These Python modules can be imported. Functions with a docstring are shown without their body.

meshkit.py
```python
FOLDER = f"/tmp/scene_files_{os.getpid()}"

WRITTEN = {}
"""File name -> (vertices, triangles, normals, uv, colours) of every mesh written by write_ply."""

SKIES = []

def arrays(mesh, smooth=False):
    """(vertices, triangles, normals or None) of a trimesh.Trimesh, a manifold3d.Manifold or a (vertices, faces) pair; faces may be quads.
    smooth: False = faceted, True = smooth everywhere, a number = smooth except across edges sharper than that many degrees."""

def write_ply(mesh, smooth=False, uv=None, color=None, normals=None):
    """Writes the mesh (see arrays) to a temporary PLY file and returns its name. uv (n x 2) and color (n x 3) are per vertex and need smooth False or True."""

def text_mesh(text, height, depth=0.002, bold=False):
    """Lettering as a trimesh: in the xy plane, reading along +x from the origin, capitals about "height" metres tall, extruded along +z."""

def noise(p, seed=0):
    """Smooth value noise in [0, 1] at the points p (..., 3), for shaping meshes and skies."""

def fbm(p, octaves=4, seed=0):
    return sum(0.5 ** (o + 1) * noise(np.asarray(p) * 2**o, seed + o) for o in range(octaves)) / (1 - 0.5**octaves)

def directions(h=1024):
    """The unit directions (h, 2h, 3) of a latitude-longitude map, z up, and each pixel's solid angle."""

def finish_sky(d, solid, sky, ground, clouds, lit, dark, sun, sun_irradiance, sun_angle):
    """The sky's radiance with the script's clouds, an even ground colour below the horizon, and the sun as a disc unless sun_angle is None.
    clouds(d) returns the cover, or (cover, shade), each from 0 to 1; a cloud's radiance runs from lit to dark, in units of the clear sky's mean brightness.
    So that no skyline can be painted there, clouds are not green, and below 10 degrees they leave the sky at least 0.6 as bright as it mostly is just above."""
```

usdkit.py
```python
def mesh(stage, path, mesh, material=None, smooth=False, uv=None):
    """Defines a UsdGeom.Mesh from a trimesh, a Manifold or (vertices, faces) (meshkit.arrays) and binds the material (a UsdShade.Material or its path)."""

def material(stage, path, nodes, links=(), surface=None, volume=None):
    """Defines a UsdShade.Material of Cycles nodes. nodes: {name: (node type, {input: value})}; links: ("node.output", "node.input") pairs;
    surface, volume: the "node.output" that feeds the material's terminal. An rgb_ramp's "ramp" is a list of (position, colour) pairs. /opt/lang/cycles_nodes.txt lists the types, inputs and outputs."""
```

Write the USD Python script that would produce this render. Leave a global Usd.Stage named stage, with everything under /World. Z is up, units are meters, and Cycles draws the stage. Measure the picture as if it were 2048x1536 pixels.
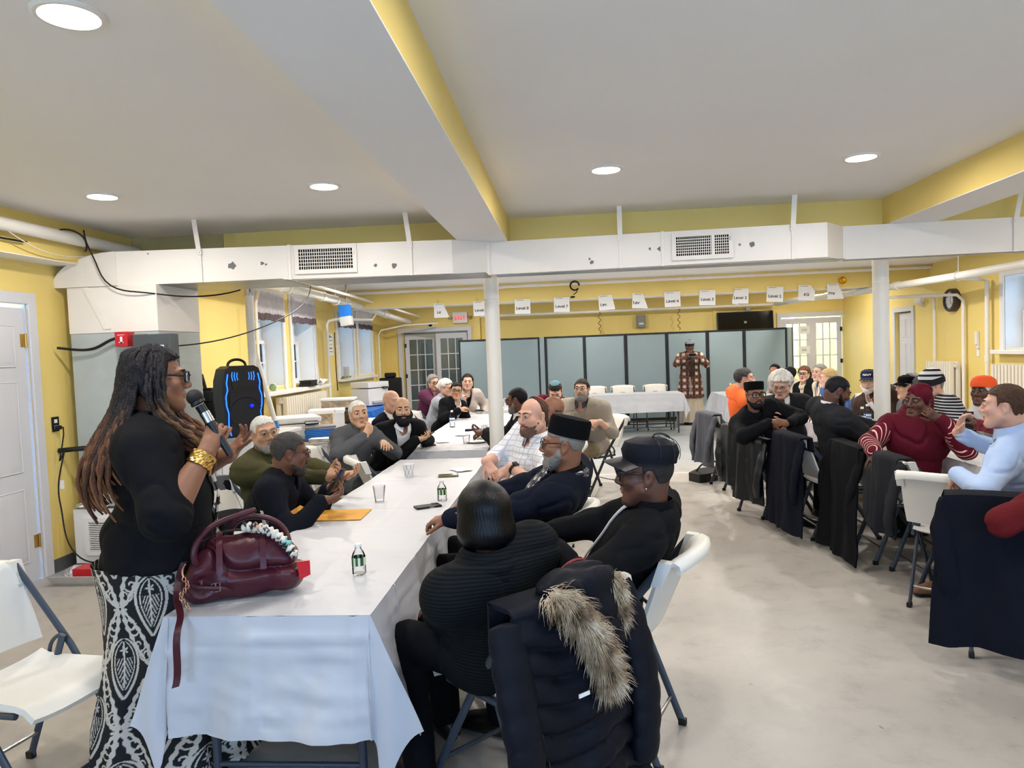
import math, random
import numpy as np
import trimesh, manifold3d as mf
import usdkit, meshkit
from pxr import Usd, UsdGeom, UsdLux, UsdShade, Sdf, Gf, Vt
from scipy.spatial.transform import Rotation as Rot
from shapely.geometry import Polygon

stage = Usd.Stage.CreateInMemory()
UsdGeom.SetStageUpAxis(stage, 'Z')
UsdGeom.Xform.Define(stage, '/World')
A = np.array
PI = math.pi

def hx(s):
    c = A([int(s[i:i + 2], 16) for i in (0, 2, 4)]) / 255.0
    return tuple(np.where(c <= .04045, c / 12.92, ((c + .055) / 1.055) ** 2.4))

# ------------------------------------------------ camera, sky, sun, exposure
CAM_H, FPX = 1.66, 1430.0
EXPOSURE = 0.40
yaw_, pit_, rol_ = np.radians([4.628, -2.70, -2.191])
_f = A([-math.sin(yaw_) * math.cos(pit_), math.cos(yaw_) * math.cos(pit_), math.sin(pit_)])
_r = A([math.cos(yaw_), math.sin(yaw_), 0]); _u = np.cross(_r, _f)
_r, _u = math.cos(rol_) * _r + math.sin(rol_) * _u, -math.sin(rol_) * _r + math.cos(rol_) * _u
cam = UsdGeom.Camera.Define(stage, '/World/camera')
m4 = np.eye(4); m4[0, :3], m4[1, :3], m4[2, :3], m4[3, :3] = _r, _u, -_f, (0, 0, CAM_H)
cam.AddTransformOp().Set(Gf.Matrix4d(m4.tolist()))
cam.CreateHorizontalApertureAttr(36.0); cam.CreateVerticalApertureAttr(27.0)
cam.CreateFocalLengthAttr(36.0 * FPX / 2048)
cam.CreateClippingRangeAttr(Gf.Vec2f(0.05, 200))
cam.CreateExposureAttr(EXPOSURE)

SKY, LAMP, LAMP_REAR, SUN = 2.4, 205.0, 360.0, 24.0
usdkit.material(stage, '/World/Looks/sky', {'b': ('background_shader', {'color': (.74, .87, 1.0), 'strength': SKY})}, surface='b.background')
dome = UsdLux.DomeLight.Define(stage, '/World/sky_light')
dome.CreateIntensityAttr(SKY); dome.CreateColorAttr(Gf.Vec3f(.40, .63, 1.0))
sun = UsdLux.DistantLight.Define(stage, '/World/sun')
sun.CreateIntensityAttr(SUN); sun.CreateAngleAttr(0.6); sun.CreateColorAttr(Gf.Vec3f(1, .95, .86))
sd_ = A([-2.6, .10, -1.02]); sd_ = sd_ / np.linalg.norm(sd_)
zx = -sd_; xx = np.cross([0, 0, 1.], zx); xx /= np.linalg.norm(xx); yx = np.cross(zx, xx)
ms = np.eye(4); ms[0, :3], ms[1, :3], ms[2, :3] = xx, yx, zx
sun.AddTransformOp().Set(Gf.Matrix4d(ms.tolist()))

# ------------------------------------------------ names, things, materials
used = {}
def fresh(path):
    n = used.get(path, 0); used[path] = n + 1
    return path if n == 0 else f'{path}_{n:03d}'

def setd(prim, label=None, cat=None, group=None, kind=None):
    for k, v in (('label', label), ('category', cat), ('group', group), ('kind', kind)):
        if v: prim.SetCustomDataByKey(k, v)
    return prim

LONG = []
class T:
    """a thing: an Xform at its base; parts are given in world or in its own coordinates"""
    def __init__(s, name, label, cat, loc=(0, 0, 0), rz=0.0, group=None):
        if len(label.replace('-', ' ').split()) > 16: LONG.append(label)
        s.path = fresh('/World/' + name); s.loc = A(loc, float); s.rz = rz
        x = UsdGeom.Xform.Define(stage, s.path); x.AddTranslateOp().Set(Gf.Vec3d(*map(float, loc)))
        if rz: x.AddRotateZOp().Set(float(rz))
        s.prim = setd(x.GetPrim(), label, cat, group)
        c, n = math.cos(math.radians(rz)), math.sin(math.radians(rz)); s.R = A([[c, -n, 0], [n, c, 0], [0, 0, 1.]])
    def w2l(s, p): return (A(p, float) - s.loc) @ s.R
    def l2w(s, p): return A(p, float) @ s.R.T + s.loc

def arr(m): return meshkit.arrays(m)[:2]
def put(name, mesh, m, parent=None, smooth=32, world=False, label=None, cat=None, group=None, kind=None, col=None):
    """one Mesh prim under parent (a T, a path) or under /World"""
    base = parent.path if isinstance(parent, T) else (parent or '/World')
    if world and isinstance(parent, T):
        v, f = arr(mesh); mesh = (parent.w2l(v), f)
    path = fresh(base + '/' + name)
    if col is not None: smooth = True
    g = usdkit.mesh(stage, path, mesh, M(m) if isinstance(m, str) else m, smooth=smooth)
    if col is not None:
        UsdGeom.PrimvarsAPI(g).CreatePrimvar('tone', Sdf.ValueTypeNames.Color3fArray, 'vertex').Set(Vt.Vec3fArray.FromNumpy(np.asarray(col, np.float32)))
    setd(g.GetPrim(), label, cat, group, kind)
    return path

def struct(name, mesh, m, smooth=False, parent=None):
    return put(name, mesh, m, parent, smooth, kind=None if parent else 'structure')

def dup(src, loc, rz, label, group=None, cat=None):
    was = src.prim.GetCustomData()
    t = T(src.path.rsplit('/', 1)[1].rstrip('_0123456789'), label, cat or was['category'], loc, rz, group or was.get('group'))
    t.prim.GetReferences().AddInternalReference(src.path); t.prim.SetInstanceable(True)
    return t

_m = {}
def M(n): return _m[n]
def mat(n, color, rough=.6, var=0, vscale=4, bump=0, bscale=60, metal=0, spec=.5, sheen=0, emit=0, trans=0, ior=1.45, tone=None, coat=0, stretch=None, wave=None):
    """principled material; var: tonal noise, bump: fine relief, tone: colour comes from the mesh attribute, wave: (axis, scale, colour2, sharp lo, hi) printed stripes"""
    c = hx(color) if isinstance(color, str) else color
    nd = {'p': ('principled_bsdf', {'base_color': c, 'roughness': rough, 'metallic': metal, 'specular_ior_level': spec, 'sheen_weight': sheen, 'ior': ior, 'transmission_weight': trans, 'coat_weight': coat})}
    ln = []
    if emit: nd['p'][1].update(emission_color=c, emission_strength=emit)
    nd['t'] = ('texture_coordinate', {})
    src = 't.object'
    if stretch is not None:
        nd['mp'] = ('mapping', {'scale': stretch}); ln.append(('t.object', 'mp.vector')); src = 'mp.vector'
    out = None
    if tone: nd['at'] = ('attribute', {'attribute': 'tone'}); out = 'at.color'
    if wave:
        ws = wave if isinstance(wave, list) else [wave]
        for i, (ax, sc, c2, lo, hi) in enumerate(ws):
            nd[f'w{i}'] = ('wave_texture', {'wave_type': 'bands', 'bands_direction': ax, 'scale': sc, 'distortion': .15, 'detail': 0.0})
            nd[f'r{i}'] = ('rgb_ramp', {'ramp': [(0, (0, 0, 0)), (lo, (0, 0, 0)), (hi, (1, 1, 1)), (1, (1, 1, 1))]})
            nd[f'x{i}'] = ('mix', {'mix_type': 'mix', 'color1': c, 'color2': hx(c2)})
            ln += [(src, f'w{i}.vector'), (f'w{i}.fac', f'r{i}.fac'), (f'r{i}.color', f'x{i}.fac')]
            if out: ln.append((out, f'x{i}.color1'))
            out = f'x{i}.color'
    if var:
        nd['n'] = ('noise_texture', {'scale': vscale, 'detail': 5.0, 'roughness': .6})
        nd['rv'] = ('rgb_ramp', {'ramp': [(0.25, (1 - var,) * 3), (.75, (1 + var * .6,) * 3)]})
        nd['xv'] = ('mix', {'mix_type': 'multiply', 'fac': 1.0, 'color1': c})
        ln += [(src, 'n.vector'), ('n.fac', 'rv.fac'), ('rv.color', 'xv.color2')]
        if out: ln.append((out, 'xv.color1'))
        out = 'xv.color'
    if out: ln.append((out, 'p.base_color'))
    if bump:
        nd['bn'] = ('noise_texture', {'scale': bscale, 'detail': 3.0})
        nd['b'] = ('bump', {'strength': bump, 'distance': .01})
        ln += [(src, 'bn.vector'), ('bn.fac', 'b.height'), ('b.normal', 'p.normal')]
    _m[n] = usdkit.material(stage, '/World/Looks/' + n, nd, ln, surface='p.BSDF')
    return _m[n]

# ------------------------------------------------ mesh helpers
def cat(ms):
    vs, fs, n = [], [], 0
    for m in ms:
        v, f = arr(m); vs.append(v); fs.append(f + n); n += len(v)
    return np.vstack(vs), np.vstack(fs)
def uni(ms):
    o = None
    for m in ms:
        v, f = arr(m); q = mf.Manifold(mf.Mesh(np.ascontiguousarray(v, np.float32), np.ascontiguousarray(f, np.uint32))); o = q if o is None else o + q
    return arr(o)
def box(x0, y0, z0, x1, y1, z1): 
    m = trimesh.creation.box([x1 - x0, y1 - y0, z1 - z0]); m.apply_translation([(x0 + x1) / 2, (y0 + y1) / 2, (z0 + z1) / 2]); return m
def rbox(x0, y0, z0, x1, y1, z1, r=.01):
    """chamfered box"""
    r = min(r, (x1 - x0) * .45, (y1 - y0) * .45, (z1 - z0) * .45); p = []
    for x, sx in ((x0, 1), (x1, -1)):
        for y, sy in ((y0, 1), (y1, -1)):
            for z, sz in ((z0, 1), (z1, -1)):
                q = A([x, y, z], float); s = A([sx, sy, sz]) * r
                for k in range(3):
                    w = q + s; w[k] = q[k]; p.append(w)
                p.append(q + s * .35)
    h = mf.Manifold.hull_points(np.array(p)); return arr(h)
def hull(pts): return arr(mf.Manifold.hull_points(np.asarray(pts, float)))
def tf(m, R=None, t=(0, 0, 0)):
    v, f = arr(m)
    if R is not None: v = v @ np.asarray(R).T
    return v + A(t), f
def rx(a): return Rot.from_euler('x', a, degrees=True).as_matrix()
def ry(a): return Rot.from_euler('y', a, degrees=True).as_matrix()
def rz(a): return Rot.from_euler('z', a, degrees=True).as_matrix()
def cyl(p, q, r, r2=None, n=16, cap=True):
    p, q = A(p, float), A(q, float); r2 = r if r2 is None else r2
    return tube([p, q], [r, r2], n)
def tube(P, r, n=10, flat=None, closed=False):
    """swept tube with capped ends; flat: (vector, factor) squashes the section along vector"""
    P = np.asarray(P, float); k = len(P); r = np.broadcast_to(np.asarray(r, float), (k,))
    t = np.gradient(P, axis=0) if not closed else np.roll(P, -1, 0) - np.roll(P, 1, 0)
    t = t / (np.linalg.norm(t, axis=1, keepdims=True) + 1e-12)
    a = np.cross(t[0], [0, 0, 1.]); a = np.cross(t[0], [1., 0, 0]) if np.linalg.norm(a) < .3 else a
    a /= np.linalg.norm(a); V = []
    ang = np.arange(n) * 2 * PI / n
    for i in range(k):
        a = a - t[i] * (a @ t[i]); a /= np.linalg.norm(a) + 1e-12; b = np.cross(t[i], a)
        ring = r[i] * (np.cos(ang)[:, None] * a + np.sin(ang)[:, None] * b)
        if flat is not None:
            d = A(flat[0], float); d /= np.linalg.norm(d); ring = ring - (ring @ d)[:, None] * d * (1 - flat[1])
        V.append(P[i] + ring)
    V = np.vstack(V); F = []
    for i in range(k if closed else k - 1):
        i2 = (i + 1) % k
        for j in range(n):
            j2 = (j + 1) % n; F += [[i * n + j, i * n + j2, i2 * n + j2], [i * n + j, i2 * n + j2, i2 * n + j]]
    if not closed:
        c0, c1 = len(V), len(V) + 1; V = np.vstack([V, P[:1], P[-1:]])
        for j in range(n):
            j2 = (j + 1) % n; F += [[c0, j2, j], [c1, (k - 1) * n + j, (k - 1) * n + j2]]
    return V, A(F)
def spline(pts, n=24):
    from scipy.interpolate import CubicSpline
    pts = np.asarray(pts, float); d = np.r_[0, np.cumsum(np.linalg.norm(np.diff(pts, axis=0), axis=1))]
    return CubicSpline(d, pts)(np.linspace(0, d[-1], n))
def lathe(prof, n=24, c=(0, 0, 0)):
    """profile [(r, z)] round z"""
    p = np.asarray(prof, float); k = len(p); a = np.arange(n) * 2 * PI / n
    V = np.stack([p[:, :1] * np.cos(a), p[:, :1] * np.sin(a), np.repeat(p[:, 1:], n, 1)], -1).reshape(-1, 3) + A(c)
    F = []
    for i in range(k - 1):
        for j in range(n):
            j2 = (j + 1) % n; F += [[i * n + j, i * n + j2, (i + 1) * n + j2], [i * n + j, (i + 1) * n + j2, (i + 1) * n + j]]
    return V, A(F)
def prism(poly, h, n=None):
    """polygon in xy extruded along z"""
    return trimesh.creation.extrude_polygon(Polygon(poly), h, engine='earcut')
def place(m, o, ex, ey):
    """mesh in xy(z) put at o with axes ex, ey"""
    ex, ey = A(ex, float), A(ey, float); ex /= np.linalg.norm(ex); ez = np.cross(ex, ey); ez /= np.linalg.norm(ez); ey = np.cross(ez, ex)
    return tf(m, np.stack([ex, ey, ez], 1), o)
def grid_faces(n, m, o=0):
    i, j = np.meshgrid(np.arange(n - 1), np.arange(m - 1), indexing='ij'); a = i * m + j
    q = np.stack([a, a + m, a + m + 1, a + 1], -1).reshape(-1, 4) + o
    return np.vstack([q[:, [0, 1, 2]], q[:, [0, 2, 3]]])
def gnormal(P):
    du = np.gradient(P, axis=0); dv = np.gradient(P, axis=1); n = np.cross(du, dv)
    return n / (np.linalg.norm(n, axis=2, keepdims=True) + 1e-12)
def sheet(P, t):
    """closed sheet of thickness t from a grid of points (n, m, 3); t > 0 thickens along the grid normal"""
    P = np.asarray(P, float); n, m, _ = P.shape; Q = P + gnormal(P) * t
    V = np.vstack([P.reshape(-1, 3), Q.reshape(-1, 3)]); o = n * m
    F = [grid_faces(n, m)[:, ::-1], grid_faces(n, m, o)]
    ring = [i * m for i in range(n)] + [(n - 1) * m + j for j in range(1, m)] + [i * m + m - 1 for i in range(n - 2, -1, -1)] + [j for j in range(m - 2, 0, -1)]
    r = A(ring); r2 = np.roll(r, -1)
    F += [np.stack([r, r2, r2 + o], 1), np.stack([r, r2 + o, r + o], 1)]
    F = np.vstack(F)
    if t < 0: F = F[:, ::-1]
    return V, F
def cut_box(b, holes):
    """box mesh minus boxes: manifold"""
    m = mf.Manifold.cube([b[3] - b[0], b[4] - b[1], b[5] - b[2]]).translate(list(map(float, b[:3])))
    for h in holes: m -= mf.Manifold.cube([h[3] - h[0], h[4] - h[1], h[5] - h[2]]).translate(list(map(float, h[:3])))
    return arr(m)
def text(s, h, o, ex, ey, depth=.002, bold=False, center=True, fit=None):
    m = meshkit.text_mesh(s, h, depth, bold); v = np.array(m.vertices)
    if fit: v[:, :2] *= min(1, fit / np.ptp(v[:, 0]))
    if center: v[:, 0] -= (v[:, 0].min() + v[:, 0].max()) / 2
    return place((v, np.array(m.faces)), o, ex, ey)
# ------------------------------------------------ materials
mat('yellow_paint', 'F0D680', .55, var=.05, vscale=.8, bump=.06, bscale=30)
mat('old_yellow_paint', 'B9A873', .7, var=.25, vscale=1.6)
mat('ceiling_paint', 'F2F0ED', .75, var=.03, vscale=.7, bump=.04, bscale=25)
mat('beam_paint', 'F0EFEE', .7, var=.03, vscale=1)
mat('white_paint', 'E9E6E0', .4, var=.04, vscale=2, bump=.03, bscale=40)
mat('duct_paint', 'F1EAE0', .45, var=.05, vscale=1.5)
mat('door_paint', 'D4D4D8', .38, var=.02)
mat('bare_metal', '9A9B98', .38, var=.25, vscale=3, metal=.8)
mat('chipped_metal', '6F706E', .6)
mat('galvanized', 'B9C0BD', .6, var=.16, vscale=2.5, metal=.15)
mat('dark_grille', '141414', .8)
mat('pipe_paint', 'EDE9DF', .4, var=.05, vscale=3)
mat('black_rubber', '131314', .55)
mat('black_plastic', '0E0F11', .4)
mat('black_metal', '17181B', .42)
mat('chair_plastic', 'DDDAD2', .42, var=.02, bump=.05, bscale=220)
mat('chair_frame', '39424F', .42, spec=.5)
mat('chair_frame_black', '1A1B1E', .45)
mat('handle_slot', '2A2D31', .6)
mat('steel', 'B8BABD', .25, metal=1.0)
mat('brass', 'C9A45A', .28, metal=1.0)
mat('gold', 'D6A95C', .3, metal=1.0)
mat('tablecloth', 'C4C5CA', .42, bump=.07, bscale=14, spec=.5)
mat('folding_top', 'C9C7C0', .5)
mat('radiator_paint', 'E7DFCE', .4)
mat('paper', 'EDEDEB', .7)
mat('ink', '1E1E1E', .7)
mat('red_plastic', 'C4202A', .4)
mat('exit_red', 'F0203A', .5, emit=.9)
mat('panel_gray', '4B5055', .45)
mat('partition_fabric', '8B9CA0', .75, var=.06, vscale=1.2, bump=.1, bscale=300)
mat('gray_fixture', '8E8D84', .5)
mat('tv_screen', '050506', .12)
mat('lace', 'CFC9CC', .9, var=.14, vscale=14)
mat('lace_trim', '6E5F62', .9, var=.5, vscale=60)
mat('white_brick', 'CFD6DE', .8, var=.06)
mat('window_dark', '26303A', .3)
mat('blue_plastic', '1E6FC2', .4)
mat('kraft', 'E2A33C', .65, var=.04)
mat('led_blue', '1450FF', .4, emit=3.2)
mat('led_dim', '0A1CC8', .4, emit=1.6)
mat('speaker_grille', '0B0B10', .6, bump=.3, bscale=500)
mat('gray_panel', '84848A', .5)
mat('white_laminate', 'E9E8E6', .35)
mat('foil', 'D5D7DA', .22, metal=1.0, bump=.5, bscale=40)
mat('lamp_glow', 'FFF8F0', .5, emit=LAMP)
mat('lamp_glow_rear', 'FFF8F0', .5, emit=LAMP_REAR)
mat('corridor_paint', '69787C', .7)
mat('baseboard_gray', '55585A', .5)
mat('box_print', 'B7A58F', .7, var=.7, vscale=14)
mat('green_print', '8FA86F', .7, var=.8, vscale=16)
mat('clock_brown', '3A3030', .4)
# floor: worn grey-beige epoxy, cooler towards the back hall, with scuffs
usdkit.material(stage, '/World/Looks/floor_epoxy', {
    't': ('texture_coordinate', {}), 'sx': ('separate_xyz', {}),
    'n1': ('noise_texture', {'scale': .55, 'detail': 6.0, 'roughness': .62}), 'n2': ('noise_texture', {'scale': 5.0, 'detail': 8.0, 'roughness': .7}),
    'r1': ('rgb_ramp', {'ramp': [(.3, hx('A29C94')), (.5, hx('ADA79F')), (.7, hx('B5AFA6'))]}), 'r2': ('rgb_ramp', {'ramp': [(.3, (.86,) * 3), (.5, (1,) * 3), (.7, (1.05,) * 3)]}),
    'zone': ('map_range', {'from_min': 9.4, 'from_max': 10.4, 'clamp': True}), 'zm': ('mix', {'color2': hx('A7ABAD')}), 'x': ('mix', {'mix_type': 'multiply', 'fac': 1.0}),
    'n3': ('noise_texture', {'scale': 9.0, 'detail': 9.0, 'roughness': .75, 'distortion': .8}), 'r3': ('rgb_ramp', {'ramp': [(0, (0, 0, 0)), (.668, (0, 0, 0)), (.685, (1, 1, 1)), (1, (1, 1, 1))]}),
    'x3': ('mix', {'color2': hx('5E5A54')}), 'rr': ('rgb_ramp', {'ramp': [(.3, (.3,) * 3), (.7, (.46,) * 3)]}),
    'p': ('principled_bsdf', {'roughness': .36, 'specular_ior_level': .5}), 'b': ('bump', {'strength': .05, 'distance': .01})},
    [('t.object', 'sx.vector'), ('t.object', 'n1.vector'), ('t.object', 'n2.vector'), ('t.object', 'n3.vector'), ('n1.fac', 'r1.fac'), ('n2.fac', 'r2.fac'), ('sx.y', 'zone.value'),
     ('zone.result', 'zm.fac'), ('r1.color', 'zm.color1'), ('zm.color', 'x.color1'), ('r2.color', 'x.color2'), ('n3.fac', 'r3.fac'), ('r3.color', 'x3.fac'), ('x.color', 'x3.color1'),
     ('x3.color', 'p.base_color'), ('n2.fac', 'rr.fac'), ('rr.color', 'p.roughness'), ('n2.fac', 'b.height'), ('b.normal', 'p.normal')], surface='p.BSDF')
_m['floor_epoxy'] = UsdShade.Material.Get(stage, '/World/Looks/floor_epoxy')
def glassy(n, tint=(1, 1, 1), ior=1.45, rough=.03):
    _m[n] = usdkit.material(stage, '/World/Looks/' + n, {'a': ('transparent_bsdf', {'color': tint}), 'g': ('glossy_bsdf', {'roughness': rough, 'color': (1, 1, 1)}), 'f': ('fresnel', {'IOR': ior}), 'm': ('mix_closure', {})},
                            [('f.fac', 'm.fac'), ('a.BSDF', 'm.closure1'), ('g.BSDF', 'm.closure2')], surface='m.closure')
glassy('window_glass', (.93, .96, .96))
glassy('clear_plastic', (.965, .975, .98), 1.22, .05)
glassy('lens_glass', (.92, .93, .94), 1.5)

# ------------------------------------------------ the room
XL, XR, YB, YF, ZC = -4.2, 6.0, 16.2, -2.6, 2.82
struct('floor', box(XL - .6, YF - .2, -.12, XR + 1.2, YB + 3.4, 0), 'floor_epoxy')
struct('ceiling', box(XL - .4, YF - .2, ZC, XR + .4, YB + .2, ZC + .12), 'ceiling_paint')
WL = [(9.2, 10.25), (10.62, 11.55), (12.78, 13.72), (14.02, 14.98)]
struct('wall_left', cut_box((XL - .4, YF - .2, 0, XL, YB, ZC), [(XL - .5, a, 1.27, XL + .1, b, 2.56) for a, b in WL] + [(XL - .5, 4.36, -.1, XL + .1, 5.27, 2.16)]), 'yellow_paint')
WR = [(9.45, 10.38), (7.2, 8.15)]
struct('wall_right', cut_box((XR, YF - .2, 0, XR + .35, YB, ZC), [(XR - .1, a, 1.42, XR + .5, b, 2.42) for a, b in WR] + [(XR - .05, 13.05, -.1, XR + .13, 13.68, 2.08)]), 'yellow_paint')
struct('wall_back', cut_box((XL - .4, YB, 0, XR + .35, YB + .18, ZC), [(-3.8, YB - .1, -.1, -2.28, YB + .3, 2.15), (4.68, YB - .1, -.1, 6.0, YB + .3, 2.15)]), 'yellow_paint')
struct('wall_front', cut_box((XL - .4, YF - .2, 0, XR + .35, YF, ZC), [(-3.0, YF - .3, .9, -1.0, YF + .1, 2.3), (.2, YF - .3, .9, 2.2, YF + .1, 2.3), (3.4, YF - .3, .9, 5.2, YF + .1, 2.3)]), 'white_paint')
# rooms behind the two glazed double doors
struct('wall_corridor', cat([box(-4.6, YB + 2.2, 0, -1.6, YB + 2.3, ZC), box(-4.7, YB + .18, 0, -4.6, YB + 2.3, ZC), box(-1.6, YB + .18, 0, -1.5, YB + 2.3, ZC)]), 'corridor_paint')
struct('wall_classroom', cut_box((3.9, YB + 2.4, 0, 7.4, YB + 2.55, ZC), [(5.0, YB + 2.3, 1.0, 5.75, YB + 2.6, 2.3)]), 'yellow_paint')
struct('wall_classroom_side', cat([box(3.8, YB + .18, 0, 3.9, YB + 2.55, ZC), box(7.4, YB + .18, 0, 7.5, YB + 2.55, ZC)]), 'yellow_paint')
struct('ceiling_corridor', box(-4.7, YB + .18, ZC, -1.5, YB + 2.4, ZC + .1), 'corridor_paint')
struct('window_6', uni([box(5.0, YB + 2.38, 1.0, 5.06, YB + 2.46, 2.3), box(5.69, YB + 2.38, 1.0, 5.75, YB + 2.46, 2.3), box(5.0, YB + 2.38, 1.6, 5.75, YB + 2.44, 1.65), box(4.9, YB + 2.3, .94, 5.85, YB + 2.46, 1.0)]), 'white_paint')
# beams
BZ = 2.595
struct('beam_middle', box(-.89, YF, BZ, -.49, 6.35, ZC), 'yellow_paint')
struct('trim_1', box(-.892, YF, BZ - .006, -.488, 6.34, BZ), 'beam_paint')
struct('beam_right', box(2.685, YF, BZ, 3.07, 6.35, ZC), 'yellow_paint')
struct('trim_2', box(2.683, YF, BZ - .006, 3.072, 6.34, BZ), 'beam_paint')
struct('beam_cross', cat([box(-3.1, 6.35, BZ - .02, XR, 6.78, ZC)]), 'yellow_paint')
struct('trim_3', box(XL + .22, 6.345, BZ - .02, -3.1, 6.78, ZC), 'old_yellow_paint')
struct('beam_left', box(XL, YF, 2.5, XL + .22, 6.35, ZC), 'yellow_paint')
struct('trim_4', box(XL, YF, 2.494, XL + .222, 6.35, 2.5), 'beam_paint')
struct('beam_far', box(XL, 12.5, 2.50, XR, 12.9, ZC), 'yellow_paint')
struct('trim_5', box(XL, 12.498, 2.494, XR, 12.9, 2.50), 'beam_paint')
struct('baseboard_left', cat([box(XL, 5.36, 0, XL + .015, YB, .11), box(XL, YF, 0, XL + .015, 4.26, .11)]), 'baseboard_gray')
struct('baseboard_back', box(-2.2, YB - .015, 0, 4.6, YB, .11), 'baseboard_gray')
struct('baseboard_right', cat([box(XR - .015, YF, 0, XR, 12.9, .11), box(XR - .015, 13.8, 0, XR, YB, .11)]), 'baseboard_gray')
struct('trim_6', cat([box(-2.1, YB - .10, 0, -1.98, YB, ZC), box(3.2, YB - .04, 0, 3.3, YB, ZC)]), 'yellow_paint')
struct('trim_7', box(-.2, 9.28, 0, 2.62, 9.31, .003), 'white_laminate')
# outside: white painted light-well walls
struct('wall_outside', cat([box(XL - 3.0, 7, -1, XL - 2.9, 17, 6), box(XR + 6.5, 3, -1, XR + 6.6, 12.5, 1.1)]), 'white_brick')

# pipe columns
def column(x, y, label):
    t = T('pipe_column', label, 'column', (x, y, 0), 0, None)
    put('shaft', tube([[0, 0, .02], [0, 0, 1.2], [0, 0, 2.55]], .068, 24), 'pipe_paint', t)
    put('seam_ring', lathe([(.0675, 2.13), (.0695, 2.135), (.0695, 2.145), (.0675, 2.15)], 24), 'pipe_paint', t)
    put('base_plate', rbox(-.11, -.11, 0, .11, .11, .02, .004), 'pipe_paint', t)
    put('cap_plate', rbox(-.12, -.12, 2.545, .12, .12, 2.575, .004), 'pipe_paint', t)
    setd(t.prim, kind='structure')
column(-.685, 6.52, 'white round steel column standing between the ends of the left tables')
column(2.79, 6.65, 'white round steel column standing behind the woman in the maroon headscarf')

# windows
def window(n, plane, a, b, z0, z1, sgn, label):
    """sash window at the outer face of a thick wall; sgn -1: left wall, +1: right wall"""
    t = T(f'window_{n}', label, 'window', (plane, (a + b) / 2, z0)); setd(t.prim, kind='structure')
    w, h, d = (b - a) / 2, z1 - z0, sgn * (.4 if sgn < 0 else .35)
    X = lambda u, v: (min(u, v), max(u, v))
    x0, x1 = X(0, d)
    e = .006
    put('reveal', cat([box(x0, -w, 0, x1, -w + e, h), box(x0, w - e, 0, x1, w, h), box(x0, -w, h - e, x1, w, h), box(x0, -w, 0, x1, w, e)]), 'white_paint', t, False)
    c0, c1 = X(-sgn * .03, 0)
    put('casing', uni([rbox(c0, -w - .09, -.05, c1, -w, h + .09, .006), rbox(c0, w, -.05, c1, w + .09, h + .09, .006), rbox(c0, -w - .09, h, c1, w + .09, h + .09, .006)]), 'white_paint', t)
    s0, s1 = X(d * .62, d * .74); q0, q1 = X(d * .74, d * .86)
    for nm, p0, p1, za, zb in (('lower_sash', s0, s1, .02, h * .52), ('upper_sash', q0, q1, h * .48, h - .02)):
        sp = put(nm, uni([box(p0, -w + .01, za, p1, -w + .06, zb), box(p0, w - .06, za, p1, w - .01, zb), box(p0, -w, za, p1, w, za + .05), box(p0, -w, zb - .05, p1, w, zb), box(p0, -.012, za, p1, .012, zb), box(p0, -w + .03, (za + zb) / 2 - .01, p1, w - .03, (za + zb) / 2 + .01)]), 'white_paint', t, False)
        put('pane', box((p0 + p1) / 2 - .002, -w + .03, za + .03, (p0 + p1) / 2 + .002, w - .03, zb - .03), 'window_glass', sp, False)
    return t
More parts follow.
